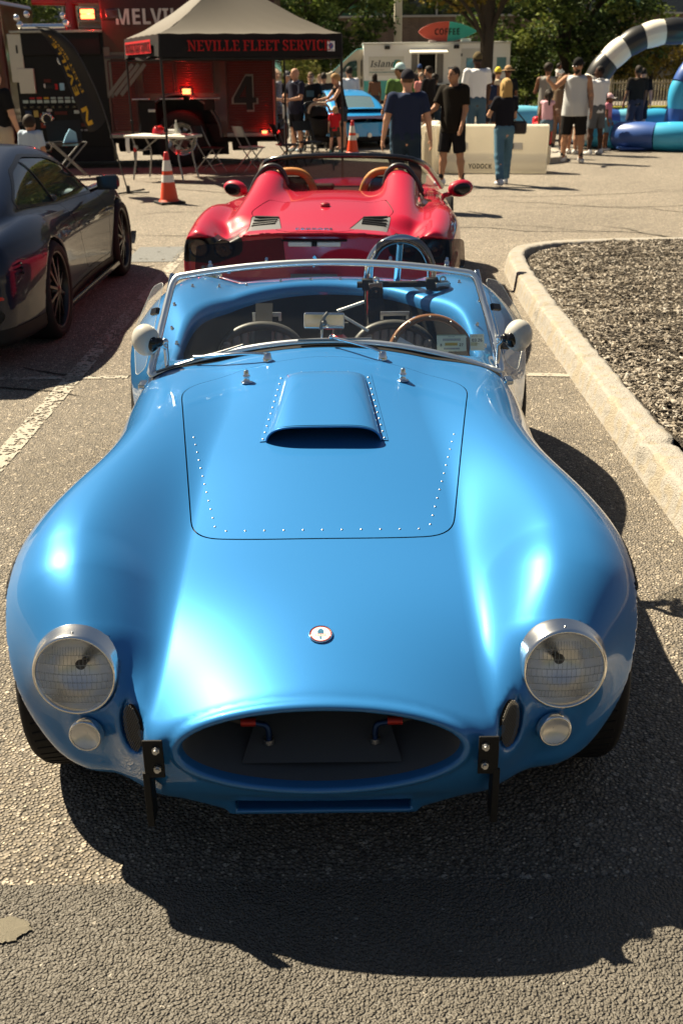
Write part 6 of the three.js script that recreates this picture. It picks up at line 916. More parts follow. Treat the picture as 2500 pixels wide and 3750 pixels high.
{ // ---------------------------------------------------------------- white plastic barriers
  const m = M(0.88, 0.83, 0.72, 0.9, 0, { transmission: 0.55, thickness: 0, bumpMap: concreteTex.bump, bumpScale: 0.008 }), sec = roundPoly([[-0.25, 0.02], [-0.25, 0.2], [-0.14, 0.32], [-0.11, 0.79], [0.11, 0.79], [0.14, 0.32], [0.25, 0.2], [0.25, 0.02]], 0.035);
  const barrier = (label, x, z, turn, len) => { const t = thing('water_barrier', label, 'barrier', [x, 0, z], turn, 'white plastic road barriers'); part('barrier_body', T(ext(sec, len - 0.06, 0.03), [-len / 2 + 0.03, 0, 0], [0, PI / 2, 0]), m, t); for (const px of [-len * 0.28, len * 0.2]) { part('fork_pocket', [box(0.22, 0.12, 0.04, px + 0.06, 0.46, 0.16, 0.01)], M(0.78, 0.74, 0.64, 0.5), t); part('pocket_hole', box(0.1, 0.09, 0.02, px - 0.04, 0.46, 0.178, 0.01), M(0.12, 0.10, 0.07, 0.7), t); } part('end_lug', [box(0.06, 0.66, 0.14, -len / 2 - 0.02, 0.4, 0, 0.02), box(0.06, 0.3, 0.3, len / 2 + 0.02, 0.3, 0, 0.02)], m, t); return t; };
  const a = barrier('white water barrier with black lettering in front of the blonde woman', 2.8, -19.75, R(-12), 2.05); part('lettering', T(text('YODOCK', 0.085, 0.006, 'sans_bold', 0.42), [-0.16, 0.125, 0.284]), M(0.03, 0.03, 0.03, 0.6), a);
  barrier('white water barrier set back at the left end of the lettered one', 1.78, -20.6, R(82), 1.9);
}
{ // ---------------------------------------------------------------- inflatable playground with striped arch
  const t = thing('inflatable_arena', 'blue inflatable ring with a black and white striped inflatable arch', 'inflatable', [7.6, 0, -25.2]);
  const bl = M(0.04, 0.36, 0.62, 0.4), nv = M(0.03, 0.09, 0.32, 0.4), wh = M(0.70, 0.67, 0.58, 0.45), bk = M(0.02, 0.02, 0.02, 0.4), pale = M(0.16, 0.50, 0.66, 0.4);
  const run = (name, pts, r, mats, n) => { const c = new THREE.CatmullRomCurve3(pts.map(p => V(...p)), false, 'centripetal'); for (let i = 0; i < n; i++) { const a = i / n, b = (i + 1) / n, P = []; for (let k = 0; k <= 5; k++) P.push(c.getPointAt(lerp(a, b, k / 5))); const g = new THREE.TubeGeometry(new THREE.CatmullRomCurve3(P), 12, 1, 20, false), pos = g.attributes.position, fr = new THREE.CatmullRomCurve3(P); for (let j = 0; j <= 12; j++) { const q = fr.getPointAt(j / 12), rr2 = r * (0.93 + 0.07 * Math.sin(PI * j / 12)); for (let k = 0; k <= 20; k++) { const o = j * 21 + k, v = V(pos.getX(o), pos.getY(o), pos.getZ(o)).sub(q).multiplyScalar(rr2).add(q); pos.setXYZ(o, v.x, v.y, v.z); } } g.computeVertexNormals(); part(name, g, mats[i % mats.length], t); } };
  run('arch_segment', [[-1.95, 0.2, 0], [-1.9, 1.0, 0], [-1.55, 1.75, 0], [-0.95, 2.25, 0], [-0.2, 2.45, 0], [0.6, 2.35, 0], [1.3, 1.9, 0], [1.7, 1.2, 0], [1.8, 0.2, 0]], 0.28, [wh, bk], 15);
  run('strut_segment', [[-0.12, 0.35, 0.9], [-0.08, 0.9, 0.9], [-0.04, 1.35, 0.9], [0.2, 1.75, 0.85], [0.6, 2.15, 0.6]], 0.23, [nv, bl, nv, bl], 4);
  run('ring_segment', [[-1.35, 0.3, -3], [-1.7, 0.3, -1.5], [-1.35, 0.31, 0.2], [-0.7, 0.31, 0.95], [0.3, 0.31, 1.35], [1.6, 0.31, 1.5], [3, 0.31, 1.4]], 0.31, [bl, nv, bl, bl, nv, bl, nv], 9);
  run('rear_segment', [[-1.6, 0.42, -3.2], [-0.2, 0.42, -3.4], [1.2, 0.42, -3.4], [3, 0.42, -3.3]], 0.32, [bl, nv, pale, bl], 7); run('left_roll', [[-3.4, 0.5, -2.6], [-2.5, 0.5, -3.0], [-1.6, 0.45, -3.2]], 0.35, [pale, bl], 2);
  part('mound', T(new THREE.SphereGeometry(1, 30, 14, 0, 2 * PI, 0, PI / 2), [0.85, 0.18, 0.55], undefined, [1.5, 0.42, 0.7]), pale, t); part('tie_strap', [rod([0.3, 0.3, 1.66], [0.24, 0.02, 1.78], 0.018), rod([0.32, 0.3, 1.66], [0.4, 0.02, 1.78], 0.018)], M(0.12, 0.45, 0.6, 0.5), t); part('white_patch', T(new THREE.SphereGeometry(0.318, 24, 10, 0, 2 * PI, 0.2, 0.35), [0.9, 0.31, 1.43], [0.35, 0, 0], [1.6, 1, 1]), M(0.72, 0.72, 0.72, 0.4), t); part('floor', box(4.2, 0.06, 4.2, 0.8, 0.06, -1.0, 0.02), nv, t); part('yellow_edge', box(3.0, 0.05, 0.1, 0.6, 0.76, -3.4, 0.02), M(0.5, 0.42, 0.05, 0.5), t);
  const r = thing('red_ride_on', 'red plastic ride on toy behind the girl in pink', 'toy', [4.55, 0, -24.2], 0.2); part('toy_body', [box(0.34, 0.5, 0.5, 0, 0.4, 0, 0.08), box(0.3, 0.25, 0.2, 0, 0.62, -0.2, 0.06)], M(0.5, 0.012, 0.02, 0.35), r); part('toy_wheel', cyl(0.1, 0.1, 0.06, 0.18, 0.1, 0.15, [0, 0, PI / 2]), dark, r); part('toy_wheel', cyl(0.1, 0.1, 0.06, -0.18, 0.1, 0.15, [0, 0, PI / 2]), dark, r);
}
{ // ---------------------------------------------------------------- stroller
  const t = thing('stroller', 'black folding stroller with beige rolled hood beside the toddler in red', 'stroller', [-0.42, 0, -25.1], 0.25), f = M(0.02, 0.02, 0.02, 0.4, 0.4), cl = M(0.014, 0.013, 0.013, 0.8, 0, { side: THREE.DoubleSide });
  part('frame', [tube([[-0.24, 0.18, 0.35], [-0.25, 0.6, 0.0], [-0.25, 1.0, -0.35]], 0.016, 20), tube([[0.24, 0.18, 0.35], [0.25, 0.6, 0.0], [0.25, 1.0, -0.35]], 0.016, 20), rod([-0.25, 0.55, 0.05], [-0.26, 0.14, -0.35], 0.015), rod([0.25, 0.55, 0.05], [0.26, 0.14, -0.35], 0.015), rod([-0.26, 0.16, -0.35], [0.26, 0.16, -0.35], 0.014)], f, t); part('handle', tube([[-0.25, 1.0, -0.35], [-0.2, 1.05, -0.4], [0.2, 1.05, -0.4], [0.25, 1.0, -0.35]], 0.02, 20), f, t);
  part('seat_pod', [T(new THREE.SphereGeometry(1, 20, 14, 0, 2 * PI, PI * 0.35, PI * 0.65), [0, 0.62, 0.02], [0.2, 0, 0], [0.25, 0.36, 0.34]), box(0.42, 0.14, 0.5, 0, 0.28, 0, 0.04)], cl, t); part('hood', T(new THREE.SphereGeometry(1, 22, 12, 0, 2 * PI, 0, PI * 0.55), [0, 0.74, -0.1], [-0.3, 0, 0], [0.27, 0.28, 0.32]), cl, t); part('hood_trim', tube([[-0.26, 0.84, 0.1], [-0.2, 1.0, 0.08], [0, 1.05, 0.06], [0.2, 1.0, 0.08], [0.26, 0.84, 0.1]], 0.034, 24), M(0.36, 0.28, 0.21, 0.8), t);
  for (const [x, z, r] of [[-0.26, -0.35, 0.14], [0.26, -0.35, 0.14], [-0.24, 0.36, 0.11], [0.24, 0.36, 0.11]]) { const w = new THREE.Group(); w.name = 'wheel'; w.position.set(x, r, z); t.add(w); part('tyre', tor(r - 0.018, 0.018, 0, 0, 0, [0, PI / 2, 0], 26), rubber, w); part('wheel_disc', lat([[r * 0.72, -0.01], [r * 0.85, 0], [r * 0.72, 0.01]], 24, 0, 0, 0, [0, 0, PI / 2]), M(0.30, 0.27, 0.22, 0.4), w); part('hub', cyl(0.02, 0.02, 0.04, 0, 0, 0, [0, 0, PI / 2], 12), f, w); }
}
// ---------------------------------------------------------------- people
const fuseK = (list, x, y, z, k) => { let d = 9; for (const p of list) { const q = p.e ? ell(x, y, z, ...p.e) : cap(x, y, z, p.a, p.b, p.r1, p.r2); d = d > 8 ? q : smin(d, q, p.k ?? k); } return d; };
const C3 = (a, b, r1, r2 = r1, k) => ({ a, b, r1, r2, k });
const handProto = {}; // wrist at the origin, fingers toward -y, palm toward -z, thumb toward +x
for (const [name, cl] of [['relaxed', 0.35], ['curled', 1.15]]) {
  const L = [C3(V(-0.022, -0.035, 0), V(-0.026, -0.085, 0), 0.017, 0.014), C3(V(0.0, -0.02, 0), V(0.0, -0.09, 0), 0.021, 0.016), C3(V(0.022, -0.035, 0), V(0.026, -0.085, 0), 0.018, 0.014), C3(V(0, 0.03, 0), V(0, -0.03, 0), 0.024, 0.022)];
  for (const [x, len, sp] of [[0.029, 0.066, 0.10], [0.010, 0.076, 0.02], [-0.010, 0.070, -0.05], [-0.028, 0.054, -0.14]]) { let p = V(x, -0.088, 0), a = cl * 0.5; for (let j = 0; j < 3; j++) { const l = len * [0.45, 0.32, 0.23][j], q = p.clone().add(V(sp * l, -Math.cos(a) * l, -Math.sin(a) * l)); L.push(C3(p, q, 0.0088 - j * 0.0008, 0.0082 - j * 0.0009, 0.004)); p = q; a += cl; } }
  let p = V(0.022, -0.03, -0.004); for (const [dx, dy, dz, r] of [[0.022, -0.026, -0.012, 0.012], [0.012, -0.026, -0.012 - cl * 0.006, 0.0095]]) { const q = p.clone().add(V(dx, dy, dz)); L.push(C3(p, q, r + 0.001, r - 0.001, 0.008)); p = q; }
  handProto[name] = meshField((x, y, z) => fuseK(L, x, y, z, 0.012), [-0.06, -0.2, -0.12], [0.085, 0.07, 0.045], 0.006, { newton: 1 });
}
const skins = { light: [0.52, 0.30, 0.20], tan: [0.38, 0.20, 0.12], brown: [0.16, 0.075, 0.042], dark: [0.055, 0.026, 0.017], pale: [0.60, 0.38, 0.28] };
const cloth = (r, g, b) => M(r, g, b, 0.9, 0, { specularIntensity: 0.2, bumpMap: concreteTex.bump, bumpScale: 0.004 });
function dirs(a, side) { // upper arm and forearm directions
  const f = R(a.f ?? 4), o = R(a.o ?? 9), b = R(a.b ?? 14), i = R(a.i ?? 6);
  return [V(Math.sin(o) * side, -Math.cos(o) * Math.cos(f), Math.cos(o) * Math.sin(f)), V((Math.sin(o) * Math.cos(i) - Math.sin(i)) * side, -Math.cos(f + b), Math.sin(f + b)).normalize()];
}
function person(o) {
  const t = thing('person', o.label, 'person', [o.x, o.y ?? 0, -o.d], R(o.turn ?? 0), o.group), k = o.h / 1.76, fat = o.fat ?? 1, fem = o.fem ? 1 : 0, kid = o.kid ? 1 : 0, hs = kid ? 1.28 : 1; t.scale.setScalar(k);
  const lean = R(o.lean ?? 0), skin = M(...skins[o.skin ?? 'light'], 0.55, 0, { sheen: 0.2 }), res = o.res ?? 0.019;
  const tor3 = (x, y, z) => { const dy = y - 0.93, c = Math.cos(lean), s = Math.sin(lean); return V(x, 0.93 + dy * c - z * s, dy * s + z * c); }; // leans the trunk forward
  const inv = (y, z) => { const dy = y - 0.93, c = Math.cos(lean), s = Math.sin(lean); return [0.93 + dy * c + z * s, -dy * s + z * c]; };
  const shW = (fem ? 0.165 : 0.192) * (kid ? 0.86 : 1) * (0.75 + 0.25 * fat), head = tor3(0, kid ? 1.585 : 1.625, 0.02), neckB = tor3(0, 1.455, -0.01);
  const legs = [1, -1].map((s, i) => { const l = (o.legs ?? [{}, {}])[i], hip = V(s * 0.088 * (0.7 + 0.3 * fat), 0.92, 0), f = R(l.f ?? 0), u = R(l.o ?? 3), b = R(l.b ?? 2); const knee = hip.clone().add(V(Math.sin(u) * s, -Math.cos(f), Math.sin(f)).normalize().multiplyScalar(0.43)), ank = knee.clone().add(V(Math.sin(u) * 0.6 * s, -Math.cos(f - b), Math.sin(f - b)).normalize().multiplyScalar(0.41)); return { s, hip, knee, ank, toe: R(l.toe ?? 8) * s, pitch: l.pitch ?? 0 }; });
  const low = Math.min(...legs.map(l => l.ank.y)) - 0.085; // rest the lower foot on the ground
  t.position.y = (o.y ?? 0) - low * k;
  const arms = [1, -1].map((s, i) => { const a = (o.arms ?? [{}, {}])[i], [u, w] = dirs(a, s), sh = tor3(s * shW, 1.42, -0.005), el = sh.clone().addScaledVector(u, 0.285), wr = el.clone().addScaledVector(w, 0.25); return { s, sh, el, wr, w, u, hand: a.hand ?? 'relaxed' }; });
  const limb = [], slim = fem ? 0.9 : 1, fl = 0.6 + 0.4 * fat;
  for (const a of arms) limb.push(C3(a.sh, a.el, 0.054 * slim * fl, 0.042 * slim * fl, 0.03), C3(a.el, a.wr, 0.042 * slim * fl, 0.026 * slim, 0.02));
  for (const l of legs) limb.push(C3(l.hip, l.knee, 0.088 * fl, 0.056 * fl, 0.05), C3(l.knee.clone().add(V(0, -0.0, 0)), l.knee.clone().lerp(l.ank, 0.35).add(V(0, 0, -0.012)), 0.052 * fl, 0.056 * fl, 0.03), C3(l.knee.clone().lerp(l.ank, 0.35).add(V(0, 0, -0.012)), l.ank, 0.056 * fl, 0.036, 0.03), C3(l.ank, l.ank.clone().add(V(Math.sin(l.toe) * 0.13, -0.045, Math.cos(l.toe) * 0.13)), 0.036, 0.028, 0.03));
  const trunk = (x, y, z) => { const [Y, Z] = inv(y, z); return smin(smin(ell(x, Y, Z, 0, 1.27, -0.005, 0.165 * fl * (fem ? 0.92 : 1), 0.21, 0.108 * fl), ell(x, Y, Z, 0, 1.06, 0.01 * fat, 0.148 * fat * (fem ? 0.9 : 1), 0.19, 0.108 * fat), 0.09), ell(x, Y, Z, 0, 0.93, -0.01, 0.16 * (0.5 + 0.5 * fat), 0.13, 0.122 * (0.5 + 0.5 * fat)), 0.09); };
  const hy = R(o.look ?? 0), hp = R(o.nod ?? 0), H = (x, y, z) => { const a = x - head.x, b = y - head.y, c = z - head.z, cy = Math.cos(hy), sy = Math.sin(hy), X = a * cy - c * sy, Z = a * sy + c * cy, cp = Math.cos(hp), sp = Math.sin(hp); return [X / hs, (b * cp + Z * sp) / hs, (-b * sp + Z * cp) / hs]; };
  const headF = (X, Y, Z) => { let d = smin(ell(X, Y, Z, 0, 0.03, -0.012, 0.076, 0.098, 0.094), ell(X, Y, Z, 0, -0.045, 0.022, 0.056, 0.07, 0.062), 0.05); d = smin(d, cap(X, Y, Z, V(0, 0.012, 0.082), V(0, -0.022, 0.1), 0.008, 0.013), 0.018); d = smin(d, ell(Math.abs(X), Y, Z, 0.077, -0.005, -0.005, 0.012, 0.032, 0.02), 0.01); d = smin(d, ell(X, Y, Z, 0, -0.052, 0.082, 0.026, 0.012, 0.012), 0.01); return smax(d, -ell(Math.abs(X), Y, Z, 0.032, 0.012, 0.092, 0.017, 0.012, 0.016), 0.015); };
  const body = (x, y, z) => { let d = smin(trunk(x, y, z), fuseK(limb, x, y, z, 0.03), 0.04); d = smin(d, cap(x, y, z, neckB, head.clone().add(V(0, -0.05, -0.02)), 0.056 * fl, 0.054), 0.03); const sh = cap(x, y, z, tor3(-shW * 0.8, 1.425, -0.01), tor3(shW * 0.8, 1.425, -0.01), 0.048, 0.048); return smin(d, sh, 0.05); };
  const pts = [...limb.flatMap(l => [l.a, l.b]), head], lo = [Math.min(...pts.map(p => p.x)) - 0.2, -0.05 + low, Math.min(...pts.map(p => p.z)) - 0.22], hi = [Math.max(...pts.map(p => p.x)) + 0.2, head.y + 0.2, Math.max(...pts.map(p => p.z)) + 0.22];
  const full = (x, y, z) => { const d = body(x, y, z); if (y < head.y - 0.2) return d; return smin(d, headF(...H(x, y, z)) * hs, 0.025); };
  const hb = 0.2 * hs, hlo = [head.x - hb, head.y - hb, head.z - hb], hhi = [head.x + hb, head.y + hb, head.z + hb];
  const cutY = head.y - 0.115 * hs, low1 = meshField((x, y, z) => Math.max(full(x, y, z), y - cutY), lo, [hi[0], cutY + 0.04, hi[2]], res, { newton: 1 }), up = meshField((x, y, z) => Math.max(full(x, y, z), cutY - 0.006 - y), [hlo[0], cutY - 0.03, hlo[2]], hhi, 0.0095, { newton: 1 });
  const hands = arms.map(a => { const g = handProto[a.hand].clone(), y = a.w.clone().negate(), inw = V(-a.s, 0, 0), zax = inw.clone().addScaledVector(y, -inw.dot(y)).normalize().negate(), xax = y.clone().cross(zax); g.applyMatrix4(new THREE.Matrix4().makeBasis(xax.multiplyScalar(a.s > 0 ? -1 : 1).multiplyScalar(a.s > 0 ? -1 : 1), y, zax)); if (xax.z < 0) g.scale(1, 1, 1); return T(g, [a.wr.x, a.wr.y, a.wr.z]); });
  part('body', [low1, up, ...hands], skin, t);
  const HP = (X, Y, Z) => { const cp = Math.cos(hp), sp = Math.sin(hp), x = X * hs, b = (Y * cp - Z * sp) * hs, z1 = (Y * sp + Z * cp) * hs, cy = Math.cos(hy), sy = Math.sin(hy); return [head.x + x * cy + z1 * sy, head.y + b, head.z - x * sy + z1 * cy]; };
  if (o.face) { part('eye', sph(0.0095, ...HP(0.032, 0.012, 0.079), 1, 10), M(0.05, 0.04, 0.035, 0.2), t); part('eye', sph(0.0095, ...HP(-0.032, 0.012, 0.079), 1, 10), M(0.05, 0.04, 0.035, 0.2), t); part('mouth', T(sph(1, 0, 0, 0, [0.021, 0.005, 0.006], 12), HP(0, -0.053, 0.09), [0, hy, 0]), M(0.22, 0.07, 0.06, 0.5), t); part('eyebrows', [rod(HP(0.016, 0.032, 0.092), HP(0.05, 0.030, 0.078), 0.005, 5), rod(HP(-0.016, 0.032, 0.092), HP(-0.05, 0.030, 0.078), 0.005, 5)], M(0.03, 0.02, 0.015, 0.9), t); }
  const onHead = (name, f, m, ext = 0.03, h = 0.011) => part(name, meshField((x, y, z) => f(...H(x, y, z)) * hs, [hlo[0] - ext, hlo[1] - ext, hlo[2] - ext], [hhi[0] + ext, hhi[1] + ext, hhi[2] + ext], h, { newton: 1 }), m, t);
  const hm = M(...(o.hairC ?? [0.02, 0.014, 0.01]), 0.7, 0, { sheen: 0.3 });
  const skull = (X, Y, Z, d) => ell(X, Y, Z, 0, 0.032, -0.014, 0.076 + d, 0.098 + d, 0.094 + d);
  if (o.hair === 'short') onHead('hair', (X, Y, Z) => smax(skull(X, Y, Z, 0.011), Math.max(Z - 0.042 - 0.35 * (Y - 0.04) - (Y > 0.07 ? 0.05 : 0), -Y - 0.035 + (Z > -0.03 ? 0.03 : 0)), 0.01), hm);
  if (o.hair === 'buzz') onHead('hair', (X, Y, Z) => smax(skull(X, Y, Z, 0.004), Math.max(Z - 0.04 - 0.5 * (Y - 0.04), -Y - 0.03), 0.01), hm);
  if (o.hair === 'afro') onHead('hair', (X, Y, Z) => smax(ell(X, Y, Z, 0, 0.05, -0.03, 0.105, 0.105, 0.11), Math.max(Z - 0.05, -Y - 0.05), 0.02), hm);
  if (o.hair === 'long' || o.hair === 'pony' || o.hair === 'bun') { const L = o.hairLen ?? 0.38; onHead('hair', (X, Y, Z) => { let d = smax(skull(X, Y, Z, 0.016), Math.max(Z - 0.036 - 0.4 * (Y - 0.04) - (Y > 0.075 ? 0.05 : 0), -Y - 0.06), 0.012); if (o.hair === 'long') { d = smin(d, ell(X, Y, Z, 0, -L * 0.38, -0.075, 0.098, L * 0.62, 0.05), 0.05); d = smin(d, ell(Math.abs(X), Y, Z, 0.072, -0.07, -0.01, 0.028, 0.13, 0.045), 0.03); d += 0.004 * Math.sin(X * 180 + Math.sin(Y * 20)); } if (o.hair === 'pony') d = smin(d, cap(X, Y, Z, V(0, 0.05, -0.11), V(0, -0.16, -0.13), 0.036, 0.018), 0.03); if (o.hair === 'bun') d = smin(d, ell(X, Y, Z, 0, 0.06, -0.12, 0.045, 0.045, 0.04), 0.02); return d; }, hm, o.hair === 'long' ? L : 0.12, 0.012); }
  if (o.beard) onHead('beard', (X, Y, Z) => smax(smin(ell(X, Y, Z, 0, -0.045, 0.022, 0.062, 0.078, 0.069), ell(X, Y, Z, 0, -0.1, 0.05, 0.03, 0.025, 0.03), 0.02), Math.max(Y + 0.02 - (Math.abs(X) > 0.045 ? 0.03 : 0), -Z - 0.01, 0.014 - Math.hypot(X * 0.55, (Y + 0.052) * 1.4)), 0.008), M(0.02, 0.015, 0.012, 0.8));
  if (o.hat) { const hc = cloth(...o.hatC), back = o.hat === 'backcap' ? -1 : 1;
    if (o.hat === 'straw') { onHead('hat', (X, Y, Z) => { let d = smax(ell(X, Y, Z, 0, 0.075, -0.01, 0.092, 0.088, 0.108), 0.045 - Y, 0.01); return smin(d, Math.max(Math.hypot(X, (Z + 0.01) * 0.92) - 0.165, Math.abs(Y - 0.052 + 0.35 * X * X) - 0.006), 0.015); }, hc, 0.06); onHead('hat_band', (X, Y, Z) => Math.max(ell(X, Y, Z, 0, 0.075, -0.01, 0.096, 0.092, 0.112), Math.abs(Y - 0.075) - 0.013), M(0.08, 0.05, 0.03, 0.7)); }
    else if (o.hat === 'bucket') onHead('hat', (X, Y, Z) => smin(smax(ell(X, Y, Z, 0, 0.06, -0.01, 0.095, 0.1, 0.11), 0.03 - Y, 0.01), Math.max(Math.abs(Math.hypot(X, Z + 0.01) - 0.11 + 1.0 * (Y - 0.03)) - 0.008, Math.abs(Y - 0.02) - 0.03), 0.015), hc, 0.06);
    else { onHead('cap_crown', (X, Y, Z) => smax(ell(X, Y, Z, 0, 0.038, -0.012, 0.089, 0.108, 0.108), 0.028 - Y + 0.12 * Z * back, 0.012), hc); onHead('cap_brim', (X, Y, Z) => Math.max(Math.hypot(X / 0.075, (Z * back - 0.08) / 0.1) - 1, -1) * 0.07 + Math.max(0, Math.abs(Y - 0.042 + 2.0 * X * X + 0.15 * (Z * back - 0.08)) - 0.007) * 1.0 < 9 ? Math.max((Math.hypot(X / 0.075, (Z * back - 0.08) / 0.1) - 1) * 0.07, Math.abs(Y - 0.042 + 2.0 * X * X + 0.15 * (Z * back - 0.08)) - 0.006, 0.06 - Z * back) : 9, cloth(...(o.brimC ?? o.hatC)), 0.08, 0.009); } }
  if (o.shades) part('sunglasses', [T(box(0.052, 0.03, 0.012, 0, 0, 0, 0.01), HP(0.032, o.shades === 'top' ? 0.105 : 0.014, o.shades === 'top' ? 0.06 : 0.094), [0, hy, 0]), T(box(0.052, 0.03, 0.012, 0, 0, 0, 0.01), HP(-0.032, o.shades === 'top' ? 0.105 : 0.014, o.shades === 'top' ? 0.06 : 0.094), [0, hy, 0]), rod(HP(-0.075, 0.02, -0.0), HP(-0.06, 0.016, 0.085), 0.003, 5), rod(HP(0.075, 0.02, -0.0), HP(0.06, 0.016, 0.085), 0.003, 5)], o.shades === 'top' ? M(0.3, 0.3, 0.3, 0.1, 1) : blackGloss, t);
  // shirt
  if (o.top) { const s = o.top, hem = s.hem ?? 0.86, sl = s.sleeve ?? 0.55, w = s.loose ?? 1, rTop = 0.186 * fl * (fem ? 0.9 : 1) * (kid ? 0.95 : 1), rHem = (fem ? 0.158 : 0.17) * fat * w, zT = 0.125 * fl, zH = 0.125 * fat * w;
    const sleeves = arms.map(a => { const end = sl <= 1 ? a.sh.clone().lerp(a.el, sl) : a.el.clone().lerp(a.wr, sl - 1); return { a, end, n: (sl <= 1 ? a.u : a.w) }; });
    const f = (x, y, z) => { const [Y, Z] = inv(y, z), q = clamp((Y - hem) / (1.36 - hem), 0, 1), fold = 0.006 * Math.sin(Math.atan2(x, Z) * 7 + Y * 9) * (1 - q), rx = lerp(rHem, rTop, ss(q)) + fold, rz = lerp(zH, zT, ss(q)) + (fat > 1.08 ? 0.05 * (fat - 1) * Math.exp(-Math.pow((Y - 1.05) / 0.15, 2)) : 0) + fold;
      let d = (Math.hypot(x / rx, (Z + 0.002) / rz) - 1) * Math.min(rx, rz); d = smax(d, Y - 1.475 + 0.42 * Math.max(0, Math.abs(x) - 0.05), 0.05);
      d = smin(d, cap(x, y, z, tor3(-shW * 0.92, 1.425, -0.008), tor3(shW * 0.92, 1.425, -0.008), 0.058, 0.058), 0.04);
      if (sl > 0) for (const S of sleeves) { let e = cap(x, y, z, S.a.sh, S.a.el, 0.068 * slim * fl * (0.5 + 0.5 * w), 0.066 * slim * fl * (0.5 + 0.5 * w)); if (sl > 1) e = smin(e, cap(x, y, z, S.a.el, S.a.wr, 0.056 * slim, 0.04), 0.03); e = Math.max(e, (x - S.end.x) * S.n.x + (y - S.end.y) * S.n.y + (z - S.end.z) * S.n.z); d = smin(d, e, 0.035); }
      else for (const S of sleeves) d = smax(d, -(cap(x, y, z, S.a.sh.clone().add(V(S.a.s * 0.055, 0.02, 0)), S.a.el, 0.075, 0.075)), 0.012);
      d = smax(d, hem - Y + (s.slant ?? 0) * x, 0.012); return smax(d, -cap(x, Y, Z, V(0, 1.47, 0.03), V(0, 1.6, 0.05), s.neck ?? 0.062, 0.09), 0.012); };
    part(s.name ?? 'shirt', meshField(f, [lo[0], hem - 0.06, lo[2]], [hi[0], 1.56, hi[2]], res, { newton: 2 }), cloth(...s.c), t);
    if (s.print) part('chest_print', T(box(0.2, 0.15, 0.01, 0, 0, 0, 0.03), [0, 1.24, zT * 1.02 + 0.003]), cloth(...s.print), t);
    if (s.collar) part('collar', tube(Array.from({ length: 14 }, (_, i) => { const a = i / 13 * 2 * PI; const p = tor3(Math.sin(a) * 0.075, 1.485 - 0.02 * Math.cos(a), Math.cos(a) * 0.07 - 0.005); return p; }), 0.016, 40, true), cloth(...s.collar), t); }
  if (o.tattoo) { const a = arms[o.tattoo - 1]; part('tattoo_sleeve', [rod(a.sh.clone().lerp(a.el, 0.2), a.el, 0.0505 * fl, 16, 0.044 * fl), rod(a.el, a.wr, 0.044 * fl, 16, 0.029)], new THREE.MeshPhysicalMaterial({ map: tattooTex, roughness: 0.6 }), t); }
  // trousers or shorts; end: 0 hip .. 1 knee .. 2 ankle
  if (o.bot) { const s = o.bot, e = s.end ?? 2, w = s.loose ?? 1, r0 = 0.1 * fl * w, hemr = s.hem ?? (e > 1 ? 0.068 : 0.088) * w;
    const L = legs.map(l => { const end = e <= 1 ? l.hip.clone().lerp(l.knee, e) : l.knee.clone().lerp(l.ank, e - 1), n = (e <= 1 ? l.knee.clone().sub(l.hip) : l.ank.clone().sub(l.knee)).normalize(); return { l, end, n }; });
    const f = (x, y, z) => { let d = ell(x, y, z, 0, 0.95, -0.008, 0.172 * (0.45 + 0.55 * fat), 0.15, 0.132 * (0.45 + 0.55 * fat)); d = smax(d, y - (s.waist ?? 1.02), 0.012); for (const S of L) { let q = cap(x, y, z, S.l.hip, S.l.knee, r0, e <= 1 ? lerp(r0, hemr, 1 / Math.max(e, 0.3)) : 0.082 * w); if (e > 1) q = smin(q, cap(x, y, z, S.l.knee, S.l.ank, 0.08 * w, hemr), 0.03); q = Math.max(q, (x - S.end.x) * S.n.x + (y - S.end.y) * S.n.y + (z - S.end.z) * S.n.z); d = smin(d, q, e <= 1 ? 0.03 : 0.04); } return d + (e > 1 ? 0.003 * Math.sin(y * 60 + x * 20) * ss((0.6 - y) / 0.3) : 0.003 * Math.sin(y * 30 + x * 30)); };
    part(s.name ?? (e > 1.2 ? 'trousers' : 'shorts'), meshField(f, [lo[0], -0.02 + low, lo[2]], [hi[0], 1.1, hi[2]], res, { newton: 2 }), cloth(...s.c), t); }
  if (o.shoe !== null) for (const l of legs) { const c = Math.cos(l.toe), s = Math.sin(l.toe), A = l.ank, sc = o.shoe ?? [0.6, 0.6, 0.6]; const g = meshField((x, y, z) => { const X = x * c - z * s, Z = x * s + z * c; let d = smin(cap(X, y, Z, V(0, -0.035, -0.05), V(0, -0.048, 0.13), 0.044, 0.036), cap(X, y, Z, V(0, 0.0, -0.022), V(0, -0.03, 0.04), 0.044, 0.038), 0.03); return Math.max(d, -0.083 - y); }, [-0.2, -0.1, -0.2], [0.2, 0.07, 0.25], 0.014, { newton: 1 }); part('shoe', T(T(g, undefined, [l.pitch, 0, 0]), [A.x, A.y, A.z]), M(...sc, 0.6), t); if (o.sock) part('sock', rod(A.clone().add(V(0, -0.01, 0)), A.clone().add(V(0, 0.09, 0)), 0.043, 12), cloth(...o.sock), t); }
  o.t = t; o.P = { arms, legs, head, tor3, k }; return o;
}
const tattooTex = dtex(128, (u, v) => { const q = n16(u * 2, v * 2) * 0.6 + n64(u, v) * 0.5, k = ss((q - 0.42) / 0.12); return [lerp(0.12, 0.34, k), lerp(0.085, 0.18, k), lerp(0.07, 0.11, k)]; });
const W1 = [0.68, 0.66, 0.62], K1 = [0.014, 0.013, 0.013], navy1 = [0.018, 0.026, 0.06], denim = [0.055, 0.10, 0.15], denimD = [0.02, 0.035, 0.055];
const walk = [{ f: 20, b: 8 }, { f: -14, b: 22 }], stand = [{}, {}];
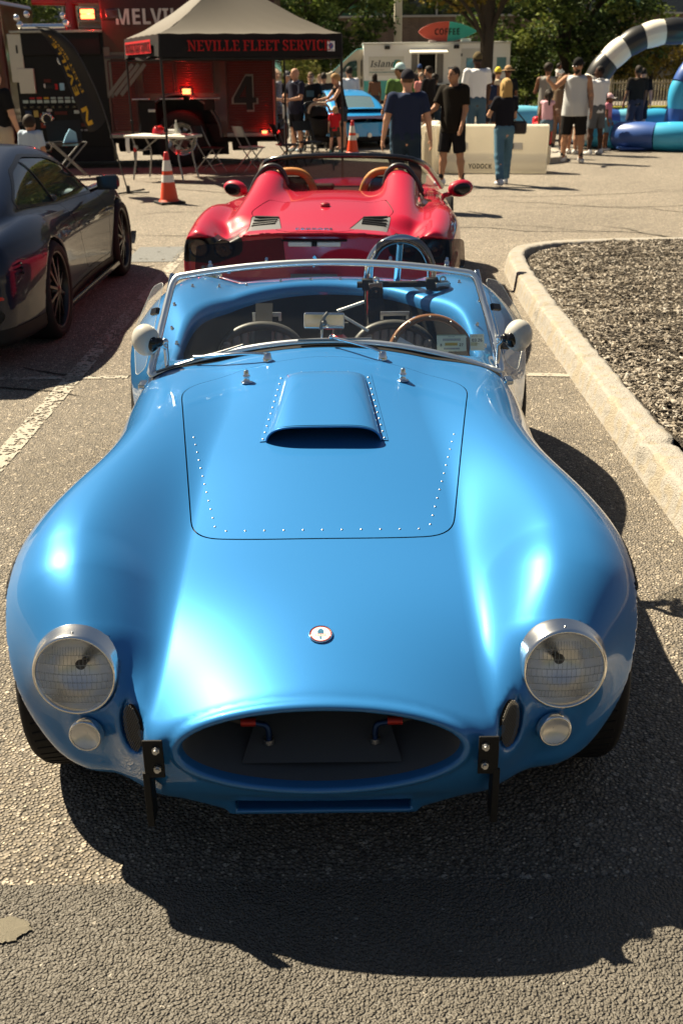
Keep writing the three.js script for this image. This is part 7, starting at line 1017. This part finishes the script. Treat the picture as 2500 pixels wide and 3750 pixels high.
person({ label: 'man in black tee and black shorts with sunglasses on his head beside the barrier', x: 1.862, d: 17.55, h: 1.80, turn: -38, look: -18, face: true, fat: 1.12, skin: 'tan', hair: 'buzz', hairC: [0.03, 0.022, 0.018], shades: 'top', arms: [{ f: 6, o: 8, b: 20 }, { f: 22, o: 14, b: 40, i: 2, hand: 'curled' }], legs: [{ f: -6, o: 3 }, { f: 8, o: 4, b: 4 }], top: { c: [0.016, 0.013, 0.010], hem: 0.80, sleeve: 0.78, loose: 1.12 }, bot: { c: [0.013, 0.012, 0.014], end: 0.98, loose: 1.12, hem: 0.098 }, shoe: [0.55, 0.6, 0.68], sock: [0.02, 0.02, 0.025], res: 0.016 });
person({ label: 'woman with long blonde hair walking away in blue jeans and black top', x: 2.675, d: 17.45, h: 1.62, turn: 196, fem: true, skin: 'light', hair: 'long', hairC: [0.42, 0.27, 0.10], hairLen: 0.42, arms: [{ f: 28, o: 16, b: 62, i: 40, hand: 'curled' }, { f: 14, o: 10, b: 96, i: 18, hand: 'curled' }], legs: [{ f: -14, b: 6, o: 5, toe: 4 }, { f: 14, b: 4, o: 5, toe: 20 }], top: { c: [0.014, 0.014, 0.02], hem: 1.0, sleeve: 0.62, loose: 1.02 }, bot: { c: [0.085, 0.17, 0.24], end: 1.95, hem: 0.07, loose: 0.98 }, shoe: [0.6, 0.62, 0.66], res: 0.016 });
{ // her shoulder bag
  const t = thing('shoulder_bag', 'small black shoulder bag hanging at the side of the blonde woman', 'bag', [2.92, 0.78, -17.5], -0.3); part('bag_body', box(0.24, 0.2, 0.09, 0, 0.1, 0, 0.035), M(0.014, 0.013, 0.013, 0.4), t); part('bag_strap', tube([[-0.1, 0.19, 0], [-0.17, 0.42, 0.02], [-0.2, 0.6, 0.03], [-0.12, 0.42, -0.04], [0.09, 0.19, 0]], 0.009, 30), M(0.014, 0.013, 0.013, 0.4), t); part('bag_ring', tor(0.025, 0.006, -0.09, 0.21, 0.03), M(0.5, 0.36, 0.1, 0.25, 1), t); }
person({ label: 'man seen from behind in navy tee, jeans and dark cap near the red car', x: 0.93, d: 14.5, h: 1.77, turn: 184, skin: 'light', hair: 'buzz', hairC: [0.10, 0.06, 0.035], hat: 'cap', hatC: [0.02, 0.02, 0.028], fat: 1.08, arms: [{ f: 2, o: 15, b: 14 }, { f: 2, o: 17, b: 12 }], legs: [{ f: 10, b: 4 }, { f: -8, b: 10 }], top: { c: [0.022, 0.032, 0.068], hem: 0.90, sleeve: 0.66, loose: 1.04 }, bot: { c: denimD, end: 1.97, hem: 0.07 }, shoe: [0.05, 0.05, 0.06], res: 0.016 });
person({ label: 'tall bearded man in grey sleeveless shirt and black shorts with tattooed arm', x: 4.66, d: 21.5, h: 1.91, turn: -20, look: -30, nod: 10, face: true, fat: 1.24, skin: 'tan', hair: 'short', beard: true, hat: 'backcap', hatC: [0.016, 0.016, 0.017], shades: 'on', tattoo: 1, arms: [{ f: 2, o: 13, b: 16 }, { f: 55, o: 32, b: 62, i: 12, hand: 'curled' }], legs: [{ o: 6, toe: 20 }, { o: 6, toe: 14 }], top: { c: [0.46, 0.47, 0.48], hem: 0.80, sleeve: 0, loose: 1.12, neck: 0.072 }, bot: { c: K1, end: 1.02, loose: 1.18, hem: 0.11 }, shoe: [0.6, 0.6, 0.6], sock: [0.05, 0.05, 0.05] });
person({ label: 'man in white polo shirt and grey shorts behind the bearded man', x: 5.52, d: 23.3, h: 1.77, turn: 205, look: 60, skin: 'dark', hair: 'buzz', hairC: [0.012, 0.01, 0.01], arms: [{ f: 18, o: 6, b: 60, i: 10 }, { f: 10, o: 5, b: 50, i: 10 }], legs: [{ o: 5 }, { o: 5 }], top: { c: [0.66, 0.66, 0.68], hem: 0.84, sleeve: 0.7, loose: 1.02, collar: [0.7, 0.7, 0.72] }, bot: { c: [0.10, 0.105, 0.115], end: 0.9, loose: 1.08 }, shoe: [0.66, 0.66, 0.66], res: 0.02 });
person({ label: 'girl with dark ponytail in pink top and denim shorts', x: 4.36, d: 22.75, h: 1.36, kid: true, fem: true, turn: 150, look: 30, skin: 'brown', hair: 'pony', legs: walk, arms: [{ f: -10, o: 10, b: 12 }, { f: 16, o: 8, b: 20 }], top: { c: [0.62, 0.36, 0.42], hem: 0.96, sleeve: 0.08, loose: 1 }, bot: { c: [0.10, 0.15, 0.20], end: 0.5, loose: 1.02 }, shoe: W1, res: 0.02 });
person({ label: 'very tall man in plain white tee, jeans and olive cap seen from behind', x: 2.81, y: 0.12, d: 22.2, h: 1.92, turn: 186, skin: 'dark', hair: 'buzz', hairC: [0.012, 0.01, 0.01], hat: 'cap', hatC: [0.11, 0.085, 0.045], arms: [{ f: 6, o: 8, b: 14 }, { f: 6, o: 8, b: 16 }], top: { c: [0.70, 0.71, 0.74], hem: 0.9, sleeve: 0.66, loose: 1.02 }, bot: { c: denim, end: 1.97, hem: 0.07 }, res: 0.018 });
person({ label: 'woman in navy crop top and dark shorts between the tall man and the yellow cap', x: 3.42, y: 0.12, d: 24.4, h: 1.52, fem: true, turn: 160, skin: 'brown', hair: 'bun', arms: [{ f: 4, o: 10, b: 20 }, { f: 4, o: 8, b: 20 }], top: { c: navy1, hem: 1.12, sleeve: 0, neck: 0.075 }, bot: { c: [0.018, 0.02, 0.03], end: 0.75, waist: 1.03 }, shoe: W1, res: 0.022 });
person({ label: 'person in yellow cap and cream tee behind the blonde woman', x: 3.72, y: 0.12, d: 25.6, h: 1.64, turn: 175, skin: 'light', hair: 'short', hairC: [0.12, 0.07, 0.03], hat: 'cap', hatC: [0.62, 0.50, 0.06], top: { c: [0.58, 0.52, 0.38], hem: 0.86, sleeve: 0.7 }, bot: { c: [0.10, 0.11, 0.13], end: 1.95 }, res: 0.022 });
person({ label: 'man in straw hat, sunglasses and black tee facing the camera', x: 4.16, d: 27, h: 1.77, turn: 15, face: true, skin: 'brown', hair: 'buzz', hat: 'straw', hatC: [0.38, 0.25, 0.14], shades: 'on', top: { c: K1, hem: 0.84, sleeve: 0.7 }, bot: { c: [0.05, 0.05, 0.055], end: 1.95 }, res: 0.022 });
person({ label: 'man in long grey tank top carrying a small child behind the girl', x: 4.95, d: 26, h: 1.83, turn: 170, skin: 'brown', hair: 'afro', arms: [{ f: 20, o: 14, b: 95, i: 20, hand: 'curled' }, { f: 20, o: 14, b: 95, i: 20, hand: 'curled' }], top: { c: [0.24, 0.23, 0.21], hem: 0.66, sleeve: 0, loose: 1.1 }, bot: { c: [0.05, 0.05, 0.055], end: 1 }, res: 0.022 });
person({ label: 'small child in white held on the shoulder of the man in the grey tank top', x: 5.22, y: 1.12, d: 26.1, h: 0.8, kid: true, turn: 30, skin: 'brown', hair: 'afro', legs: [{ f: 60, b: 60 }, { f: 60, b: 60 }], arms: [{ f: 50, b: 40 }, { f: 50, b: 40 }], top: { c: W1, hem: 0.9, sleeve: 0.7 }, bot: { c: [0.3, 0.3, 0.32], end: 1.6 }, res: 0.03 });
person({ label: 'woman with long brown hair and tan top just left of the bearded man', x: 4.98, d: 24.6, h: 1.56, fem: true, turn: 150, skin: 'tan', hair: 'long', hairC: [0.12, 0.07, 0.03], arms: [{ f: 30, o: 8, b: 70, i: 20 }, { f: 30, o: 8, b: 70, i: 20 }], top: { c: [0.16, 0.12, 0.08], hem: 0.86, sleeve: 0.6 }, bot: { c: [0.26, 0.20, 0.15], end: 1.9 }, res: 0.022 });
person({ label: 'woman in white shorts and coral top hidden beside the bearded man', x: 5.12, d: 23.6, h: 1.52, fem: true, turn: 120, skin: 'tan', hair: 'long', hairC: [0.05, 0.03, 0.02], top: { c: [0.42, 0.17, 0.10], hem: 0.98, sleeve: 0.2 }, bot: { c: W1, end: 0.6 }, shoe: W1, res: 0.022 });
person({ label: 'child in pink and white cap with blue skirt behind the white polo', x: 6.03, d: 24.4, h: 1.2, kid: true, fem: true, turn: 60, skin: 'brown', hair: 'short', hat: 'cap', hatC: [0.62, 0.40, 0.42], brimC: [0.65, 0.6, 0.58], top: { c: [0.55, 0.2, 0.26], hem: 0.95, sleeve: 0.5 }, bot: { c: [0.10, 0.22, 0.30], end: 0.8, loose: 1.2 }, res: 0.024 });
person({ label: 'man in black tee and dark shorts standing inside the inflatable ring', x: 7.28, d: 26.8, h: 1.76, turn: 190, skin: 'brown', hair: 'short', arms: [{ f: 6, o: 9, b: 20 }, { f: 6, o: 10, b: 14 }], legs: [{ o: 5 }, { o: 4 }], top: { c: [0.022, 0.018, 0.015], hem: 0.86, sleeve: 0.75, loose: 1.04 }, bot: { c: [0.045, 0.04, 0.055], end: 0.95, loose: 1.1 }, res: 0.02 });
person({ label: 'dark haired man half hidden behind the man inside the ring', x: 7.72, d: 28, h: 1.69, turn: 160, look: 20, nod: 20, skin: 'light', hair: 'short', top: { c: K1, hem: 0.86, sleeve: 0.7 }, bot: { c: [0.02, 0.02, 0.025], end: 0.95, loose: 1.1 }, res: 0.024 });
person({ label: 'child in red shirt sitting on the inflatable at the right edge', x: 7.93, y: 0.25, d: 25.2, h: 1.15, kid: true, turn: -60, skin: 'brown', hair: 'short', legs: [{ f: 75, b: 60 }, { f: 75, b: 60 }], arms: [{ f: 60, b: 10 }, { f: 70, b: 10 }], top: { c: [0.45, 0.02, 0.03], hem: 0.9, sleeve: 0.6 }, bot: { c: [0.15, 0.13, 0.10], end: 0.9 }, res: 0.024 });
person({ label: 'bald man in navy polo and black shorts beside the stroller', x: -0.93, d: 25.3, h: 1.79, turn: -50, look: -25, face: true, fat: 1.2, skin: 'light', hair: null, arms: [{ f: 12, o: 8, b: 70, i: 30 }, { f: 24, o: 8, b: 60, i: 10, hand: 'curled' }], top: { c: [0.022, 0.024, 0.042], hem: 0.80, sleeve: 0.75, loose: 1.06, collar: [0.30, 0.34, 0.42] }, bot: { c: [0.012, 0.012, 0.016], end: 0.92, loose: 1.1 }, shoe: [0.5, 0.6, 0.66], res: 0.02 });
person({ label: 'person in grey cap and white jeans behind the bald man in navy polo', x: -1.2, d: 27, h: 1.72, turn: 30, skin: 'light', hair: 'short', hat: 'cap', hatC: [0.12, 0.12, 0.13], arms: [{ f: 20, b: 70, i: 20 }, { f: 20, o: 14, b: 80 }], top: { c: [0.014, 0.014, 0.018], hem: 0.9, sleeve: 0.7 }, bot: { c: [0.52, 0.52, 0.5], end: 1.95 }, res: 0.022 });
person({ label: 'man with sunglasses in black tee with pale chest print', x: -0.64, d: 28, h: 1.69, turn: -10, face: true, skin: 'light', hair: 'short', hairC: [0.14, 0.09, 0.05], shades: 'on', fat: 1.1, top: { c: K1, hem: 0.82, sleeve: 0.72, loose: 1.05, print: [0.06, 0.10, 0.12] }, bot: { c: [0.02, 0.02, 0.022], end: 1 }, res: 0.022 });
person({ label: 'broad man in black tee with his back turned, behind the stroller', x: -0.33, d: 29.5, h: 1.67, turn: 185, skin: 'tan', hair: 'short', fat: 1.12, arms: [{ f: 4, o: 16, b: 20 }, { f: 4, o: 16, b: 20 }], top: { c: [0.02, 0.019, 0.02], hem: 0.82, sleeve: 0.75, loose: 1.05 }, bot: { c: [0.03, 0.03, 0.035], end: 1.95 }, res: 0.022 });
person({ label: 'man in pale tee mostly hidden between the black shirts near the canopy pole', x: -0.47, d: 32, h: 1.62, turn: 10, skin: 'light', hair: 'short', hairC: [0.12, 0.07, 0.03], top: { c: [0.45, 0.48, 0.5], hem: 0.84, sleeve: 0.7 }, bot: { c: denim, end: 1.95 }, res: 0.026 });
person({ label: 'blonde woman in black tank top and shorts pushing the stroller', x: 0.12, d: 25.5, h: 1.68, fem: true, turn: -70, nod: 22, fat: 1.08, skin: 'light', hair: 'pony', hairC: [0.34, 0.21, 0.09], lean: 12, arms: [{ f: 38, o: 6, b: 34, hand: 'curled' }, { f: 40, o: 10, b: 40, hand: 'curled' }], top: { c: K1, hem: 0.92, sleeve: 0, neck: 0.08 }, bot: { c: [0.035, 0.045, 0.06], end: 0.6, loose: 1.05 }, shoe: [0.1, 0.08, 0.07], res: 0.018 });
person({ label: 'man in white tee behind the canopy pole in front of the van window', x: 0.34, d: 29, h: 1.81, turn: 200, skin: 'tan', hair: 'short', top: { c: [0.62, 0.62, 0.66], hem: 0.86, sleeve: 0.7 }, bot: { c: denimD, end: 1.95 }, res: 0.024 });
person({ label: 'blond toddler in red tee and grey shorts seen from behind', x: -0.045, d: 24.75, h: 1.0, kid: true, turn: 178, skin: 'pale', hair: 'short', hairC: [0.36, 0.24, 0.12], legs: [{ o: 9, f: 4 }, { o: 9, f: -6 }], arms: [{ o: 12, f: 4, b: 18 }, { o: 14, f: 0, b: 14 }], top: { c: [0.50, 0.02, 0.03], hem: 0.84, sleeve: 0.75, loose: 1.08 }, bot: { c: [0.055, 0.048, 0.042], end: 0.75, loose: 1.1 }, shoe: [0.18, 0.42, 0.38], res: 0.024 });
person({ label: 'woman with long dark hair in front of the food truck logo', x: 1.28, d: 37, h: 1.6, fem: true, turn: 185, skin: 'brown', hair: 'long', hairC: [0.02, 0.013, 0.01], top: { c: [0.16, 0.085, 0.055], hem: 0.9, sleeve: 0.05 }, bot: { c: [0.05, 0.05, 0.06], end: 1.95 }, res: 0.026 });
person({ label: 'man in pale teal cap and green tee behind the man in navy tee', x: 1.26, d: 22, h: 1.86, turn: 200, look: 40, skin: 'tan', hair: 'short', hat: 'cap', hatC: [0.42, 0.58, 0.60], arms: [{ f: 8, o: 10, b: 30 }, { f: 8, o: 16, b: 16 }], top: { c: [0.09, 0.16, 0.05], hem: 0.84, sleeve: 0.72 }, bot: { c: denim, end: 1.96 }, shoe: [0.02, 0.02, 0.02], res: 0.02 });
person({ label: 'large man in black shirt queueing right of the serving hatch, facing left', x: 2.25, d: 27, h: 1.8, turn: -120, look: 10, skin: 'tan', hair: 'short', fat: 1.22, arms: [{ f: 10, b: 60, i: 20 }, { f: 12, b: 50, i: 10 }], top: { c: [0.014, 0.012, 0.012], hem: 0.76, sleeve: 0.8, loose: 1.1 }, bot: { c: [0.014, 0.013, 0.014], end: 0.8, loose: 1.1 }, shoe: [0.02, 0.02, 0.02], res: 0.022 });
person({ label: 'person in pink top in the queue beside the large man in black', x: 2.52, d: 33, h: 1.64, fem: true, turn: -160, skin: 'light', hair: 'buzz', hairC: [0.3, 0.22, 0.16], top: { c: [0.55, 0.22, 0.20], hem: 0.9, sleeve: 0.6 }, bot: { c: [0.3, 0.25, 0.2], end: 1.9 }, res: 0.026 });
person({ label: 'person in blue cap standing at the serving hatch', x: 3.0, d: 40, h: 1.86, turn: 180, skin: 'tan', hair: 'short', hat: 'cap', hatC: [0.03, 0.06, 0.16], top: { c: [0.05, 0.04, 0.04], hem: 0.86, sleeve: 0.7 }, bot: { c: denimD, end: 1.95 }, res: 0.028 });
person({ label: 'curly haired person in black in the queue, left of the man with sunglasses', x: 2.45, d: 27.6, h: 1.62, turn: 150, skin: 'brown', hair: 'afro', top: { c: [0.02, 0.02, 0.02], hem: 0.86, sleeve: 0.72 }, bot: { c: denimD, end: 1.95 }, res: 0.024 });
person({ label: 'dark haired man in black tee directly behind the man with sunglasses', x: 2.62, y: 0.12, d: 24.6, h: 1.56, turn: 170, skin: 'tan', hair: 'short', arms: [{ f: 30, b: 50 }, { f: 4, o: 16, b: 30 }], top: { c: [0.012, 0.012, 0.013], hem: 0.86, sleeve: 0.72, loose: 1.04 }, bot: { c: [0.04, 0.05, 0.06], end: 1.95 }, res: 0.022 });
person({ label: 'boy with dark hair in light blue tee behind the dark coupe', x: -4.07, d: 14.5, h: 1.27, kid: true, turn: 172, skin: 'tan', hair: 'short', hairC: [0.03, 0.02, 0.014], top: { c: [0.38, 0.46, 0.55], hem: 0.84, sleeve: 0.75, loose: 1.06 }, bot: { c: [0.05, 0.05, 0.06], end: 1 }, res: 0.018 });
person({ label: 'adult in beige trousers partly cut off at the left edge of the picture', x: -4.92, d: 16, h: 1.86, turn: 150, skin: 'light', hair: 'short', arms: [{ f: 4, o: 10 }, { f: 4, o: 10 }], top: { c: [0.012, 0.012, 0.013], hem: 0.86, sleeve: 0.72 }, bot: { c: [0.40, 0.33, 0.24], end: 1.95 }, res: 0.02 });
renderer.render(scene, camera);
